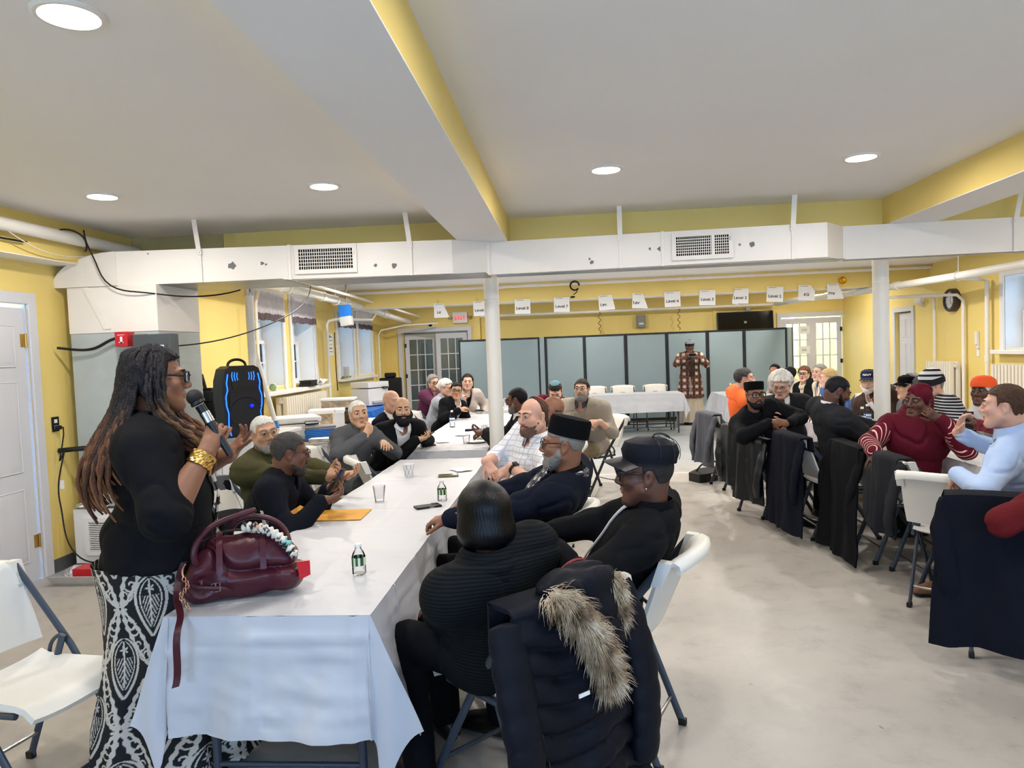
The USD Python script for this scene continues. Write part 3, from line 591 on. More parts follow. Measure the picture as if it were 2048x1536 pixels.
for i, (x, s, fold) in enumerate(SG):
    lab = f'white paper sign reading {s}' if fold == 1 else f'white paper sign reading {s}, corner folded,'
    t = T('paper_sign', lab + SP[i], 'sign', (x, 12.47, 2.28 + .003 * i), float(rg.uniform(-2.5, 2.5)))
    w, h = .135, .255
    a = abs(fold)
    poly = [(-w, 0), (w, 0), (w, h * (1 - a) if a < 1 else h), (w - (2 * w * (1 - a) if a < 1 else 0), h), (-w, h)]
    if fold < 0: poly = [(-q[0], q[1]) for q in poly][::-1]
    if 0 < fold < .7: poly = [(-w, 0), (w, 0), (w - 2 * w * (1 - a) * .9, h), (-w, h)]
    if fold == .8: poly = [(-w, 0), (w, 0), (w, h * .6), (w * .45, h), (-w, h)]
    rot = float(rg.uniform(-4, 4)); R2 = ry(rot)
    put('sheet', tf(place(prism(poly, .002), (0, 0, 0), (1, 0, 0), (0, 0, 1)), R2), 'paper', t, False)
    if a < 1: 
        q = poly[-3:]; 
        put('folded_flap', tf(place(prism([q[0], q[1], (q[0][0] * .3 + q[1][0] * .2 + q[2][0] * .5, q[0][1] * .55 + q[1][1] * .45 - .05)], .002), (0, -.004, 0), (1, 0, 0), (0, 0, 1)), R2), 'paper', t, False)
    vis = s if fold == 1 else {'Level 10': 'Le', 'Level 5': 'Leve', 'Pre-K': 'Pre-', 'Level 6': s, 'Level 2': s, 'KG': s}[s]
    put('lettering', tf(text(vis, .046, (0 if fold in (1, .86, -.84, .8) else -.045, -.003, .075), (1, 0, 0), (0, 0, 1), .001, True, fit=.215 if fold in (1, .86, -.84, .8) else .15), R2), 'ink', t, False)
    put('small_print', tf(box(-w + .03, -.0026, h - .022, .02, -.002, h - .014), R2), 'gray_fixture', t, False)
    if x < -1: put('string', cat([cyl((-.06, .01, h), (-.06, .01, h + .06), .002, n=5)]), 'ink', t, False)
t = T('wall_clock', 'round wall clock with a thick dark brown rim on the right wall', 'clock', (XR, 11.66, 2.175), -90)
# local +y points into the wall after the turn (facing -x world), so the dial looks along -y
dial = lambda m: tf(m, rx(90))
put('rim', dial(lathe([(.13, .075), (.135, .10), (.165, .10), (.178, .085), (.18, .0), (0, 0)], 40)), 'clock_brown', t, 40)
put('dial', dial(lathe([(.134, .072), (0, .072)], 40)), 'paper', t, False)
hm = [box(-.004, .0, 0, .004, .075, .001), tf(box(-.003, 0, 0, .003, .11, .001), rz(-28))]
put('clock_hand', tf(tf(hm[0], rz(-150)), rx(90), (0, -.0745, 0)), 'ink', t, False); put('clock_hand', tf(tf(hm[1], rz(10)), rx(90), (0, -.0755, 0)), 'ink', t, False)
for k in range(12):
    a = k * PI / 6; put('hour_mark', tf(text(str(k or 12), .022, (.107 * math.sin(a), .107 * math.cos(a) - .011, 0), (1, 0, 0), (0, 1, 0), .001), rx(90), (0, -.0735, 0)), 'ink', t, False)
t = T('wall_telephone', 'white wall telephone handset with a small plate beside the riser pipe', 'telephone', (XR, 11.02, 1.42), -90)
put('handset', rbox(-.03, -.05, .06, .03, 0, .26, .012), 'white_laminate', t); put('cradle', rbox(-.028, -.03, .0, .028, 0, .08, .008), 'white_laminate', t); put('wall_plate', rbox(-.04, -.012, -.11, .03, 0, -.01, .003), 'paper', t)
t = T('emergency_light', 'small white emergency lamp on the right wall above the clock', 'lamp', (XR - .02, 12.7, 2.2), -90)
put('case', rbox(-.1, -.06, 0, .1, .02, .1, .01), 'white_paint', t); put('lamp_head', trimesh.creation.icosphere(2, .06), 'white_paint', t)
def curl(x, z0, z1, label):
    k = np.linspace(0, 1, 60); v, f = tube(np.stack([x + .025 * np.sin(k * 22), 15.9 + .02 * np.cos(k * 22), z0 + (z1 - z0) * k], 1), .007, 5)
    t = T('party_streamer', label, 'streamer', (x, 15.9, z1)); put('curled_ribbon', (v, f), 'gold_foil', t, True, world=True)
mat('gold_foil', '7A6330', .35, metal=.7)
curl(.70, 2.42, 1.95, 'curled dark gold streamer hanging left of the grey wall box'); curl(2.42, 2.42, 1.96, 'curled dark gold streamer hanging above the standing woman in plaid')
k = np.linspace(0, 5.6, 26)
t = T('party_decoration', 'black ring and drop decoration stuck to the far beam pipe', 'decoration', (.14, 12.33, 2.62))
put('ring', tube(np.stack([.075 * np.cos(k), 0 * k, .10 + .075 * np.sin(k)], 1), .014, 8), 'black_plastic', t); put('drop', cat([tube(spline([(.04, 0, .04), (.02, 0, -.02), (-.03, 0, -.05)], 8), .008, 6), tf(trimesh.creation.icosphere(2, .03), np.diag([1.4, .5, .6]), (-.04, 0, -.09))]), 'black_plastic', t)
t = T('party_decoration', 'shiny gold rosette pinned to the far beam above the Pre sign', 'decoration', (4.62, 12.47, 2.62)); mat('gold_shine', 'E0B030', .25, metal=.8)
put('rosette', tf(lathe([(0, .03), (.03, .035), (.05, .01), (.062, .02), (.066, 0), (0, 0)], 9), rx(90)), 'gold_shine', t, False)
t = T('party_decoration', 'round black loop fixed to the pipe above the clock side', 'decoration', (5.1, 12.33, 2.86)); put('disc', tf(lathe([(0, .03), (.05, .05), (.085, .02), (.07, -.01), (0, -.01)], 20), rx(90)), 'black_plastic', t)
t = T('ceiling_projector', 'blue and grey box hung from the ceiling by the third left window', 'projector', (-3.50, 11.2, 2.12))
put('blue_cover', tf(rbox(-.09, -.06, .17, .09, .06, .36, .01), ry(-6)), 'blue_plastic', t)
mat('gray_panel_light', 'B9B9B6', .5)
put('grey_case', tf(rbox(-.095, -.065, .03, .09, .065, .18, .01), ry(-6)), 'gray_panel_light', t); put('drop_rod', cyl((0, 0, .38), (0, 0, .70), .012), 'gray_fixture', t)
for i, z in enumerate((1.98, 1.78)):
    t = T('notice_sheet', f'white printed notice on the left wall between windows, {["upper", "lower"][i]} of two', 'notice', (XL + .004, 12.35 , z), 90)
    put('sheet', box(-.16, -.003, -.09, .16, 0, .09), 'paper', t, False); put('text_lines', cat([box(-.10, -.0045, .03, .10, -.003, .045), box(-.13, -.0045, -.03, .13, -.003, -.022)] + ([box(-.02, -.0045, .055, .02, -.003, .075)] if i == 0 else [])), 'ink', t, False)
wire('hanging_wire', 'thin dark cord running down the left wall beside the notices', [(XL + .01, 12.62, 2.1), (XL + .012, 12.6, 1.6), (XL + .01, 12.64, 1.05)], .007, 'black_rubber')

# ------------------------------------------------ folding chairs
def build_chair(label, loc, rz_, metal='chair_frame', slot=True):
    t = T('folding_chair', label, 'chair', loc, rz_)
    u = np.linspace(-1, 1, 13); v = np.linspace(0, 1, 9)
    U, V = np.meshgrid(u, v, indexing='ij')
    # backrest: curved shell, top edge rolled back
    V = np.concatenate([np.linspace(0, .93, 9), [.975, 1.0, 1.02, 1.03, 1.02, .99, .95]]); ro = np.concatenate([np.zeros(9), [.002, .010, .022, .034, .044, .049, .050]])
    U, Vv = np.meshgrid(u, V, indexing='ij'); V = Vv; RO = np.broadcast_to(ro, V.shape)
    bow = .055 * (1 - U ** 2) * (.5 + .5 * V)
    P = np.stack([U * (.236 - .012 * V) * (1 - .05 * (1 - np.clip(V, 0, 1)) ** 3), -.225 - .115 * V - bow - RO, .515 + .325 * V - .022 * np.abs(U) ** 4 * (V > .8)], -1)
    b = put('backrest', sheet(P, -.016), 'chair_plastic', t, 55)
    for s in (-1, 1):
        put('end_cap', hull([(s * (.222 + a * .022), y, z) for a in (-1, 1) for y, z in ((-.372, .842), (-.322, .846), (-.332, .75), (-.288, .75))]), 'chair_plastic', b, 30)
    if slot:
        us, vs = np.meshgrid(np.linspace(-.2, .2, 7), np.linspace(.56, .62, 3), indexing='ij')
        sp = np.stack([us * (.236 - .012 * vs), -.225 - .115 * vs - .055 * (1 - us ** 2) * (.5 + .5 * vs), .515 + .325 * vs], -1); sp = sp - gnormal(sp) * .0150
        put('handle_slot', sheet(sp, -.002), 'handle_slot', b, False)
    V2 = np.linspace(0, 1, 11); U, V = np.meshgrid(u, V2, indexing='ij')
    P = np.stack([U * (.20 + .02 * V), -.20 + .42 * V + .012 * (1 - U ** 2) * (V > .9), .432 + .014 * np.abs(U) ** 3 - .010 * (1 - U ** 2) * np.sin(PI * V) - .035 * np.clip(V - .82, 0, 1) ** 2 / .0324 + .02 * np.clip(.12 - V, 0, 1) / .12], -1)
    put('seat', sheet(P, .022), 'chair_plastic', t, 50)
    for s in (-1, 1):
        x = s * .222
        put('front_leg', tube([(x, -.335, .83), (x, -.20, .52), (x, -.04, .42), (x, .27, .0)][:1] + [(x, -.065, .50), (x, .24, .015)], .017, 10, ((1, 0, 0), .62)), metal, t)
        put('rear_leg', tube([(x * .88, -.075, .55), (x * .88, -.285, .015)], .016, 10, ((1, 0, 0), .62)), metal, t)
        put('foot_cap', rbox(x - .014, .225, 0, x + .014, .26, .03, .004), 'black_rubber', t); put('foot_cap', rbox(x * .88 - .013, -.305, 0, x * .88 + .013, -.27, .03, .004), 'black_rubber', t)
        put('seat_rail', tube([(x * .95, -.17, .43), (x * .95, .06, .425), (x * .95, .14, .428)], .012, 8), metal, t)
        put('hinge_link', tube(spline([(x * .94, -.10, .545), (x * .94, -.155, .50), (x * .94, -.165, .44)], 8), .008, 6), metal, t)
    put('crossbar', cyl((-.19, -.24, .12), (.19, -.24, .12), .008), 'steel', t); put('crossbar', cyl((-.215, .175, .11), (.215, .175, .11), .009), metal, t)
    return t
CH = {}
def chair(x, y, rz_, label, group=None, black=False):
    k = 'b' if black else 'w'
    if k not in CH:
        CH[k] = build_chair(label, (x, y, 0), rz_, 'chair_frame_black' if black else 'chair_frame'); 
        if group: setd(CH[k].prim, group=group)
        return CH[k]
    return dup(CH[k], (x, y, 0), rz_, label, group)

# ------------------------------------------------ tables under plastic cloths
def table(label, x0, x1, y0, y1, z=.735, leg_in=.12):
    t = T('folding_table', label, 'table', ((x0 + x1) / 2, (y0 + y1) / 2, 0))
    put('tabletop', rbox(x0, y0, z - .045, x1, y1, z, .012), 'folding_top', t, world=True)
    for y in (y0 + leg_in, y1 - leg_in):
        for x in (x0 + .08, x1 - .08): put('leg', tube([(x, y, .01), (x, y, z - .045)], .016, 10), 'chair_frame', t, world=True)
        put('leg_brace', cyl((x0 + .08, y, .12), (x1 - .08, y, .12), .010), 'chair_frame', t, world=True)
    return t
def fbm1(s, seed): return meshkit.fbm(np.stack([s, 0 * s + seed * 3.7, 0 * s], -1), 3, seed) - .5
def cloth(label, x0, x1, y0, y1, z, drop, seed=0, fl=.035, step=.03, flap=(17, 17, 17, 17), crease=True, group=None):
    """plastic cloth: drop = (x-, x+, y-, y+); corners fall in flaps"""
    t = T('tablecloth', label, 'tablecloth', ((x0 + x1) / 2, (y0 + y1) / 2, z - max(drop)), 0, group)
    V, F, n = [], [], 0
    def add(P):
        nonlocal n
        a, b, _ = P.shape; v, f = sheet(P, .0025); V.append(v); F.append(f + n); n += len(v)
    e = .006
    nx, ny = max(4, int((x1 - x0) / step)), max(6, int((y1 - y0) / step))
    X, Y = np.meshgrid(np.linspace(x0 - e, x1 + e, nx), np.linspace(y0 - e, y1 + e, ny), indexing='ij')
    Z = z + .004 * (meshkit.fbm(np.stack([X * 3, Y * 3, 0 * X + seed], -1), 3, seed) - .5) * 2
    if crease:
        for c in np.arange(y0 + .3, y1, .46): Z += .003 * np.exp(-((Y - c) / .012) ** 2)
        Z += .003 * np.exp(-((X - (x0 + x1) / 2 - .05) / .012) ** 2)
    Z = np.minimum(Z, z + .006); add(np.stack([X, Y, Z], -1))
    cor = {}
    for k, (p, q, nrm, d) in enumerate((((x0, y1), (x0, y0), (-1, 0), drop[0]), ((x1, y0), (x1, y1), (1, 0), drop[1]), ((x0, y0), (x1, y0), (0, -1), drop[2]), ((x1, y1), (x0, y1), (0, 1), drop[3]))):
        if d <= 0: continue
        L = math.hypot(q[0] - p[0], q[1] - p[1]); ns, nt = max(8, int(L / (step * .8))), max(6, int(d / (step * .8)))
        s = np.linspace(0, 1, ns); tt = np.linspace(0, 1, nt); S, TT = np.meshgrid(s, tt, indexing='ij')
        hem = d * (1 + .05 * fbm1(s * L * 3, seed + k + 9))[:, None]
        w = fbm1(S * L * 4.5 + TT * .5, seed + k) * 2
        edge = np.minimum(np.minimum(S, 1 - S) * L / .08, 1)
        off = e + fl * TT + edge * .05 * TT ** 1.2 * w + .022 * (meshkit.fbm(np.stack([S * L * 7, TT * d * 16, 0 * S + seed + k], -1), 3, seed) - .5) * (.3 + TT)
        if crease:
            for c in (.17, .30, .62, .8): off += .009 * np.exp(-((TT - c) * d / .013) ** 2) * (.4 + fbm1(S * L * 5 + c * 40, seed + 77) * 2).clip(0, 1.2)
            for c in np.arange(.32, L, .37): off += .009 * np.exp(-((S * L - c) / .013) ** 2)
        if k < 2:
            for j, dist in (((2, 0)[k == 0] if False else {0: (2, 0), 1: (1, 3)}[k][0], S * L), ({0: (2, 0), 1: (1, 3)}[k][1], (1 - S) * L)):
                wq = np.exp(-(dist / .16) ** 2); off = off * (1 - wq) + wq * (e + TT * d * math.tan(math.radians(flap[j])))
        off = np.maximum(off, .004)
        Z = z - hem * TT - .004 * (1 - TT); Z[:, 0] = z
        P = np.stack([p[0] + (q[0] - p[0]) * S + nrm[0] * off, p[1] + (q[1] - p[1]) * S + nrm[1] * off, Z], -1)
        add(P); cor[k] = (p, q, nrm, d, P)
    for j, (cx, cy, ka, kb) in enumerate(((x0, y0, 0, 2), (x1, y0, 1, 2), (x0, y1, 0, 3), (x1, y1, 1, 3))):
        da, db = drop[ka], drop[kb]
        if da <= 0 or db <= 0: continue
        d = min(da, db); na, nb = {0: (-1, 0), 1: (1, 0), 2: (0, -1), 3: (0, 1)}[ka], {2: (0, -1), 3: (0, 1)}[kb]
        th = np.linspace(0, 1, 17); r = np.linspace(0, 1, 15); TH, RR = np.meshgrid(th, r, indexing='ij')
        rmax = d / np.maximum(np.cos(TH * PI / 2), np.sin(TH * PI / 2))
        R_ = rmax * RR; fa = math.radians(flap[j])
        phi = fa * np.clip((TH - .45) / .55, 0, 1) + math.radians(2)
        back = .045 * np.sin(np.clip(TH / .5, 0, 1) * PI) * RR + .012 * np.sin(TH * 9 + RR * 7) * RR
        ea, eb = A([*na, 0.]), A([*nb, 0.])
        P = A([cx, cy, z]) + (R_ * np.sin(phi))[..., None] * ea + (e + (fl + .012) * RR * (1 - .3 * TH) - back * .5)[..., None] * eb + (-.014 + (e + .014 + .02 * RR) * TH)[..., None] * ea - (R_ * np.cos(phi))[..., None] * A([0, 0, 1.])
        add(P)
    V, F = np.vstack(V), np.vstack(F)
    put('plastic_sheet', (V, F), 'tablecloth', t, 60, world=True)
    return t
Z1 = .745
for a, b, l in ((2.45, 4.24, 'near'), (4.26, 6.06, 'far')): table(f'folding table under the {l} half of the long white cloth in the foreground', -1.475, -.745, a, b)
cloth('long white plastic cloth on the foreground table with the maroon handbag', -1.485, -.735, 2.436, 6.07, Z1, (.40, .44, .43, .40), 3, step=.022, flap=(14, 20, 12, 12))
table('folding table under the middle white cloth behind the left column', -1.575, -.80, 6.60, 8.4); table('folding table at the far end of the middle white cloth', -1.60, -.83, 8.42, 10.3)
cloth('white plastic cloth on the middle table of the left row', -1.59, -.79, 6.57, 10.33, Z1, (.36, .36, .30, .3), 7)
table('folding table of the far left row near the partition', -1.72, -.95, 10.88, 13.6)
cloth('white plastic cloth on the far table of the left row', -1.735, -.935, 10.85, 13.63, Z1, (.34, .34, .26, .3), 11)
table('empty folding table standing crosswise before the partition', .22, 2.07, 13.38, 14.12, leg_in=.08)
cloth('white plastic cloth on the empty crosswise table before the partition', .21, 2.08, 13.37, 14.13, Z1, (.36, .36, .33, .33), 13, flap=(14, 14, 12, 12))
table('folding table in the sunlight behind the right column', 2.66, 3.42, 7.15, 10.0); table('folding table at the far end of the right row', 2.63, 3.40, 10.05, 13.5)
cloth('long white plastic cloth on the sunlit right table row', 2.62, 3.43, 7.1, 13.53, Z1, (.4, .38, .36, .36), 17, flap=(12, 12, 20, 14))
table('folding table nearest the camera in the right row', 2.78, 3.52, 3.6, 6.2)
cloth('white plastic cloth on the nearest right table behind the man in light blue', 2.77, 3.53, 3.57, 6.23, Z1, (.30, .38, .36, .36), 19)

# ------------------------------------------------ left side: counter, desk, loudspeaker, machines
t = T('counter_cabinet', 'white laminate counter cabinet carrying the loudspeaker', 'cabinet', (-3.1, 6.45, 0))
put('carcass', rbox(-.55, -.25, .06, .42, .4, .95, .004), 'white_laminate', t); put('worktop', rbox(-.57, -.28, .95, .44, .42, .985, .006), 'white_laminate', t); put('plinth', box(-.53, -.22, 0, .40, .38, .06), 'baseboard_gray', t, False)
for x0, x1 in ((-.545, -.06), (-.05, .415)):
    dd = put('cabinet_door', rbox(x0, -.268, .09, x1, -.25, .93, .004), 'white_laminate', t); put('handle', tube([(x1 - .05, -.285, .6), (x1 - .05, -.285, .75)], .006), 'steel', dd)
t = T('loudspeaker', 'black portable loudspeaker with glowing blue edges on the white counter', 'loudspeaker', (-2.99, 6.22, .985), 46)
body = [(-.20, -.16), (-.21, .04), (-.16, .16), (.16, .16), (.21, .04), (.20, -.16)]
prof = [(.86 * a_, b_) for a_, b_ in [(-.185, 0), (-.205, .06), (-.20, .2), (-.215, .34), (-.205, .50), (-.17, .605), (-.12, .63), (.12, .63), (.17, .605), (.205, .50), (.215, .34), (.20, .2), (.205, .06), (.185, 0)]]
m = tf(prism(prof, .24), rx(90), (0, .09, 0)); put('cabinet', m, 'black_plastic', t, 25)
put('woofer_cone', tf(lathe([(.145, .0), (.14, .012), (.115, -.01), (.06, -.03), (.05, -.012), (0, -.008)], 32), rx(90), (.01, -.152, .21)), 'speaker_grille', t, 40)
put('grille', tf(prism([(-.125, .02), (-.138, .2), (-.13, .40), (.13, .40), (.138, .2), (.125, .02)], .012), rx(90), (.005, -.148, 0)), 'speaker_grille', t)
put('horn_recess', tf(prism([(-.10, .43), (-.12, .56), (-.08, .60), (.08, .60), (.12, .56), (.10, .43)], .012), rx(90), (.005, -.146, 0)), 'black_plastic', t)
for s in (-1, 1):
    put('led_strip', tube([(.86 * s * a_, -.158, b_) for a_, b_ in ((.155, .56), (.172, .48), (.165, .42), (.185, .36), (.182, .28), (.165, .22), (.17, .10), (.15, .02))], .0065, 8), 'led_blue', t)
    for k in range(3): put('led_bar', tube([(s * (.048 + k * .022), -.158, .505 - k * .004), (s * (.056 + k * .022), -.158, .535), (s * (.050 + k * .022), -.158, .57 + k * .004)], .0045, 6), 'led_blue', t)
put('led_spot', trimesh.creation.icosphere(2, .018).apply_translation([.06, -.17, .27]), 'led_dim', t); put('led_spot', trimesh.creation.icosphere(2, .022).apply_translation([.075, -.165, .10]), 'led_dim', t)
put('carry_handle', tube(spline([(-.08, -.02, .625), (-.07, -.02, .66), (.07, -.02, .66), (.08, -.02, .625)], 12), .012, 8), 'black_plastic', t)
t = T('equipment_rack', 'black equipment rack with an upright antenna behind the speaker woman', 'rack', (-3.40, 6.48, .985)); 
put('case', rbox(-.16, -.12, 0, .16, .12, .30, .01), 'black_plastic', t); put('amplifier', rbox(-.18, -.1, .30, .14, .12, .40, .01), 'black_metal', t); put('antenna', cat([cyl((-.02, 0, .40), (-.05, 0, .56), .018, .012), rbox(-.05, -.03, .39, .05, .03, .43, .006)]), 'black_plastic', t)
t = T('office_desk', 'white-topped office desk with grey front panels on the left', 'desk', (-2.95, 8.6, 0))
put('desktop', rbox(-.45, -1.25, .72, .38, 1.5, .765, .006), 'white_laminate', t)
put('front_panel', rbox(.30, -1.15, .04, .33, 1.45, .72, .004), 'gray_panel', t); put('end_panel', rbox(-.42, -1.2, .0, .34, -1.16, .72, .004), 'gray_panel', t)
put('corner_post', rbox(.28, -1.23, 0, .36, -1.13, .72, .006), 'white_laminate', t); put('corner_post', rbox(.28, 1.4, 0, .36, 1.48, .72, .006), 'white_laminate', t)
def printer(label, x, y, z, rz_, w, d, h):
    t = T('printer', label, 'printer', (x, y, z), rz_)
    put('body', rbox(-w / 2, -d / 2, 0, w / 2, d / 2, h * .72, .015), 'white_laminate', t); put('scanner_lid', rbox(-w / 2 - .01, -d / 2 - .01, h * .75, w / 2 + .01, d / 2, h, .015), 'white_laminate', t)
    put('paper_tray', rbox(-w * .35, -d / 2 - .06, h * .1, w * .35, -d / 2 + .05, h * .2, .008), 'gray_panel_light', t); put('control_panel', tf(rbox(-.07, -.035, 0, .07, .035, .02, .005), rx(25), (w * .3, -d / 2 - .02, h * .72)), 'black_plastic', t)
printer('white office printer on the desk behind the loudspeaker', -3.05, 7.65, .765, 30, .5, .42, .26)
printer('white printer on the blue-covered table by the window corner', -3.62, 12.7, .77, 60, .5, .45, .42)
t = T('folder_stack', 'stack of blue folders on the desk behind the grey-haired man in olive', 'folders', (-2.72, 7.55, .765), 20)
for k in range(9): put('folder', tf(rbox(-.16, -.11, 0, .16, .11, .016, .004), rz(float(rg.uniform(-5, 5))), (float(rg.uniform(-.01, .01)), 0, k * .018)), 'blue_plastic' if k < 7 else 'gray_panel', t)
t = T('magazine_stack', 'low stack of printed magazines on the desk edge', 'magazines', (-2.62, 7.42, .765), 10)
for k in range(5): put('magazine', tf(rbox(-.15, -.11, 0, .15, .11, .008, .002), rz(float(rg.uniform(-14, 14))), (0, -.02, k * .009)), 'box_print' if k % 2 else 'paper', t)
t = T('paper_box', 'printed storage box on the desk behind the folders', 'box', (-2.95, 8.45, .765), 15); put('carton', rbox(-.2, -.14, 0, .2, .14, .24, .006), 'box_print', t); put('lid', rbox(-.21, -.15, .22, .21, .15, .27, .008), 'white_laminate', t)
t = T('paper_box', 'white upright document holder on the desk beside the folders', 'box', (-2.68, 8.05, .765), 25); put('holder', cut_box((-.05, -.12, 0, .05, .12, .26), [(-.042, -.112, .01, .042, .112, .3)]), 'white_laminate', t, False); put('papers', box(-.035, -.1, .02, .035, .1, .29), 'paper', t, False)
t = T('paper_box', 'carton of books with coloured prints standing on the floor by the third window', 'box', (-3.5, 10.6, .60), 8); put('carton', rbox(-.24, -.16, 0, .24, .16, .22, .006), 'green_print', t); put('upper_carton', rbox(-.24, -.16, .225, .22, .15, .40, .006), 'box_print', t); put('lid', rbox(-.26, -.17, .40, .25, .16, .44, .01), 'white_laminate', t)
put('low_shelf', rbox(-.3, -.25, -.6, .3, .25, 0, .006), 'white_laminate', t)
t = T('laptop', 'closed silver laptop on the office desk', 'laptop', (-2.78, 8.95, .765), 30); put('base', rbox(-.17, -.12, 0, .17, .12, .012, .004), 'steel', t); put('lid', rbox(-.17, -.12, .013, .17, .12, .022, .004), 'gray_panel_light', t)
t = T('desk_bag', 'black soft bag lying on the office desk', 'bag', (-2.95, 9.4, .765)); put('pouch', tf(trimesh.creation.icosphere(3, 1), np.diag([.22, .16, .10]), (0, 0, .09)), 'black_rubber', t, True); put('bag_strap', tube(spline([(-.15, -.05, .12), (-.05, -.1, .2), (.1, -.06, .19), (.18, 0, .1)], 14), .012, 6), 'black_rubber', t)
t = T('tape_roll', 'small tape dispenser and mug group on the desk edge', 'tape roll', (-2.62, 8.5, .765), 0); put('roll', tf(lathe([(.03, -.01), (.045, -.01), (.045, .01), (.03, .01), (.03, -.01)], 20), rx(90), (0, 0, .045)), 'paper', t)
mat('blue_cloth', '1767C4', .5, bump=.2, bscale=10)
table('folding table under the blue cloth by the left windows', -3.98, -3.25, 11.4, 13.6)
c = cloth('bright blue plastic cloth on the table by the left windows', -3.99, -3.24, 11.39, 13.61, Z1 + .01, (.3, .42, .42, .3), 23, crease=False)
UsdShade.MaterialBindingAPI.Apply(stage.GetPrimAtPath(c.path + '/plastic_sheet')).Bind(M('blue_cloth'))
t = T('office_chair', 'black office chair pushed to the blue-covered table', 'chair', (-3.62, 13.98, 0), 180)
put('seat', rbox(-.24, -.24, .44, .24, .24, .52, .03), 'black_rubber', t); put('backrest', rbox(-.23, -.30, .62, .23, -.24, 1.2, .03), 'black_rubber', t); put('headrest', rbox(-.12, -.3, 1.2, .12, -.24, 1.3, .03), 'black_rubber', t); put('stem', cat([cyl((0, 0, .1), (0, 0, .44), .03), tube([(0, -.2, .46), (0, -.31, .5), (0, -.31, .7)], .02)]), 'black_metal', t)
for k in range(5): put('base_arm', tube([(0, 0, .1), (.28 * math.cos(k * 1.257), .28 * math.sin(k * 1.257), .06), (.3 * math.cos(k * 1.257), .3 * math.sin(k * 1.257), .02)], .02, 8), 'black_metal', t)
t = T('window_tray', 'green tray with a white tub on the sill of the third left window', 'tray', (-4.12, 12.95, 1.27)); put('tray', rbox(-.06, -.1, 0, .06, .12, .03, .006), 'green_print', t); put('tub', lathe([(0, .03), (.05, .03), (.058, .2), (.05, .2), (0, .19)], 18), 'gray_panel_light', t)
t = T('sill_folders', 'black folders lying on the sill of the second left window', 'folders', (-4.06, 10.85, 1.225))
for k in range(4): put('folder', tf(rbox(-.09, -.16, 0, .09, .16, .022, .005), rz(float(rg.uniform(-6, 6))), (0, 0, k * .023)), 'black_plastic', t)
t = T('crumpled_bag', 'crumpled clear plastic bag on the sill beside the black folders', 'plastic bag', (-4.06, 11.3, 1.225)); put('film', crumple(-4.14, -3.98, 11.1, 11.5, 1.23, 1, 9, .09), 'paper', t, 20, world=True)
t = T('sill_toy', 'small green and white ball figure on the sill of the first window', 'ornament', (-4.08, 9.55, 1.225)); put('ball', trimesh.creation.icosphere(2, .05).apply_translation([0, 0, .05]), 'green_print', t); put('figure', lathe([(0, .09), (.035, .1), (.03, .16), (.012, .19), (0, .2)], 12, (0, .06, -.09)), 'paper', t)
t = T('cardboard_tube', 'pale tube with a blue end leaning behind the loudspeaker', 'tube', (-2.9, 6.75, .985)); put('tube_body', cyl((.0, .05, 0.06), (-.22, .2, .72), .024), 'pipe_paint', t); put('blue_cap', cyl((.018, .0375, .0), (-.002, .05, .065), .027), 'blue_plastic', t)

# foil tray on the floor
t = T('foil_tray', 'foil baking tray with a red box inside on the floor by the plenum', 'tray', (-3.80, 5.2, 0))
def pan(w, d, h, th=.004):
    return cut_box((-w, -d, 0, w, d, h), [(-w + th, -d + th, th, w - th, d - th, h + 1)])
v, f = pan(.17, .13, .075); v = v.copy(); k = 1 + .18 * (v[:, 2] / .075); v[:, 0] *= k; v[:, 1] *= k
put('pan', (v, f), 'foil', t, False); put('red_box', rbox(-.06, -.07, .006, .12, .08, .11, .006), 'red_plastic', t); put('rim', tube([(-.2, -.155, .075), (.2, -.155, .075), (.2, .155, .075), (-.2, .155, .075)], .006, 6, closed=True), 'foil', t)
# ------------------------------------------------ smooth bodies: blended round cones and ellipsoids, meshed with surface nets
def nz(v): v = A(v, float); return v / (np.linalg.norm(v) + 1e-12)
class Sh:
    """a list of primitives. cone (a, b, ra, rb), ellipsoid (c, radii, R); neg carves"""
    def __init__(s): s.p = []
    def c(s, a, b, ra, rb=None, k=.02, neg=0): s.p.append(('c', A(a, float), A(b, float), float(ra), float(ra if rb is None else rb), k, neg)); return s
    def e(s, c, r, R=None, k=.02, neg=0): s.p.append(('e', A(c, float), A(r, float) * 1.0, None if R is None else np.asarray(R), 0, k, neg)); return s
    def tf(s, R, t):
        o = Sh()
        for q in s.p:
            if q[0] == 'c': o.p.append(('c', R @ q[1] + t, R @ q[2] + t, *q[3:]))
            else: o.p.append(('e', R @ q[1] + t, q[2], R if q[3] is None else R @ q[3], *q[4:]))
        return o
    def __add__(s, o): r = Sh(); r.p = s.p + o.p; return r
    def infl(s, t): 
        r = Sh()
        r.p = [('c', q[1], q[2], q[3] + t, q[4] + t, q[5], q[6]) if q[0] == 'c' else ('e', q[1], q[2] + t, q[3], 0, q[5], q[6]) for q in s.p if not q[6]]
        return r
def pd(q, P):
    if q[0] == 'c':
        a, b, ra, rb = q[1:5]; ab = b - a; L2 = ab @ ab + 1e-12
        t = np.clip(((P - a) @ ab) / L2, 0, 1)
        return np.linalg.norm(P - a - t[..., None] * ab, axis=-1) - (ra + (rb - ra) * t)
    x = P - q[1]; x = x if q[3] is None else x @ q[3]
    k0 = np.linalg.norm(x / q[2], axis=-1); k1 = np.linalg.norm(x / q[2] ** 2, axis=-1)
    return k0 * (k0 - 1) / np.maximum(k1, 1e-9)
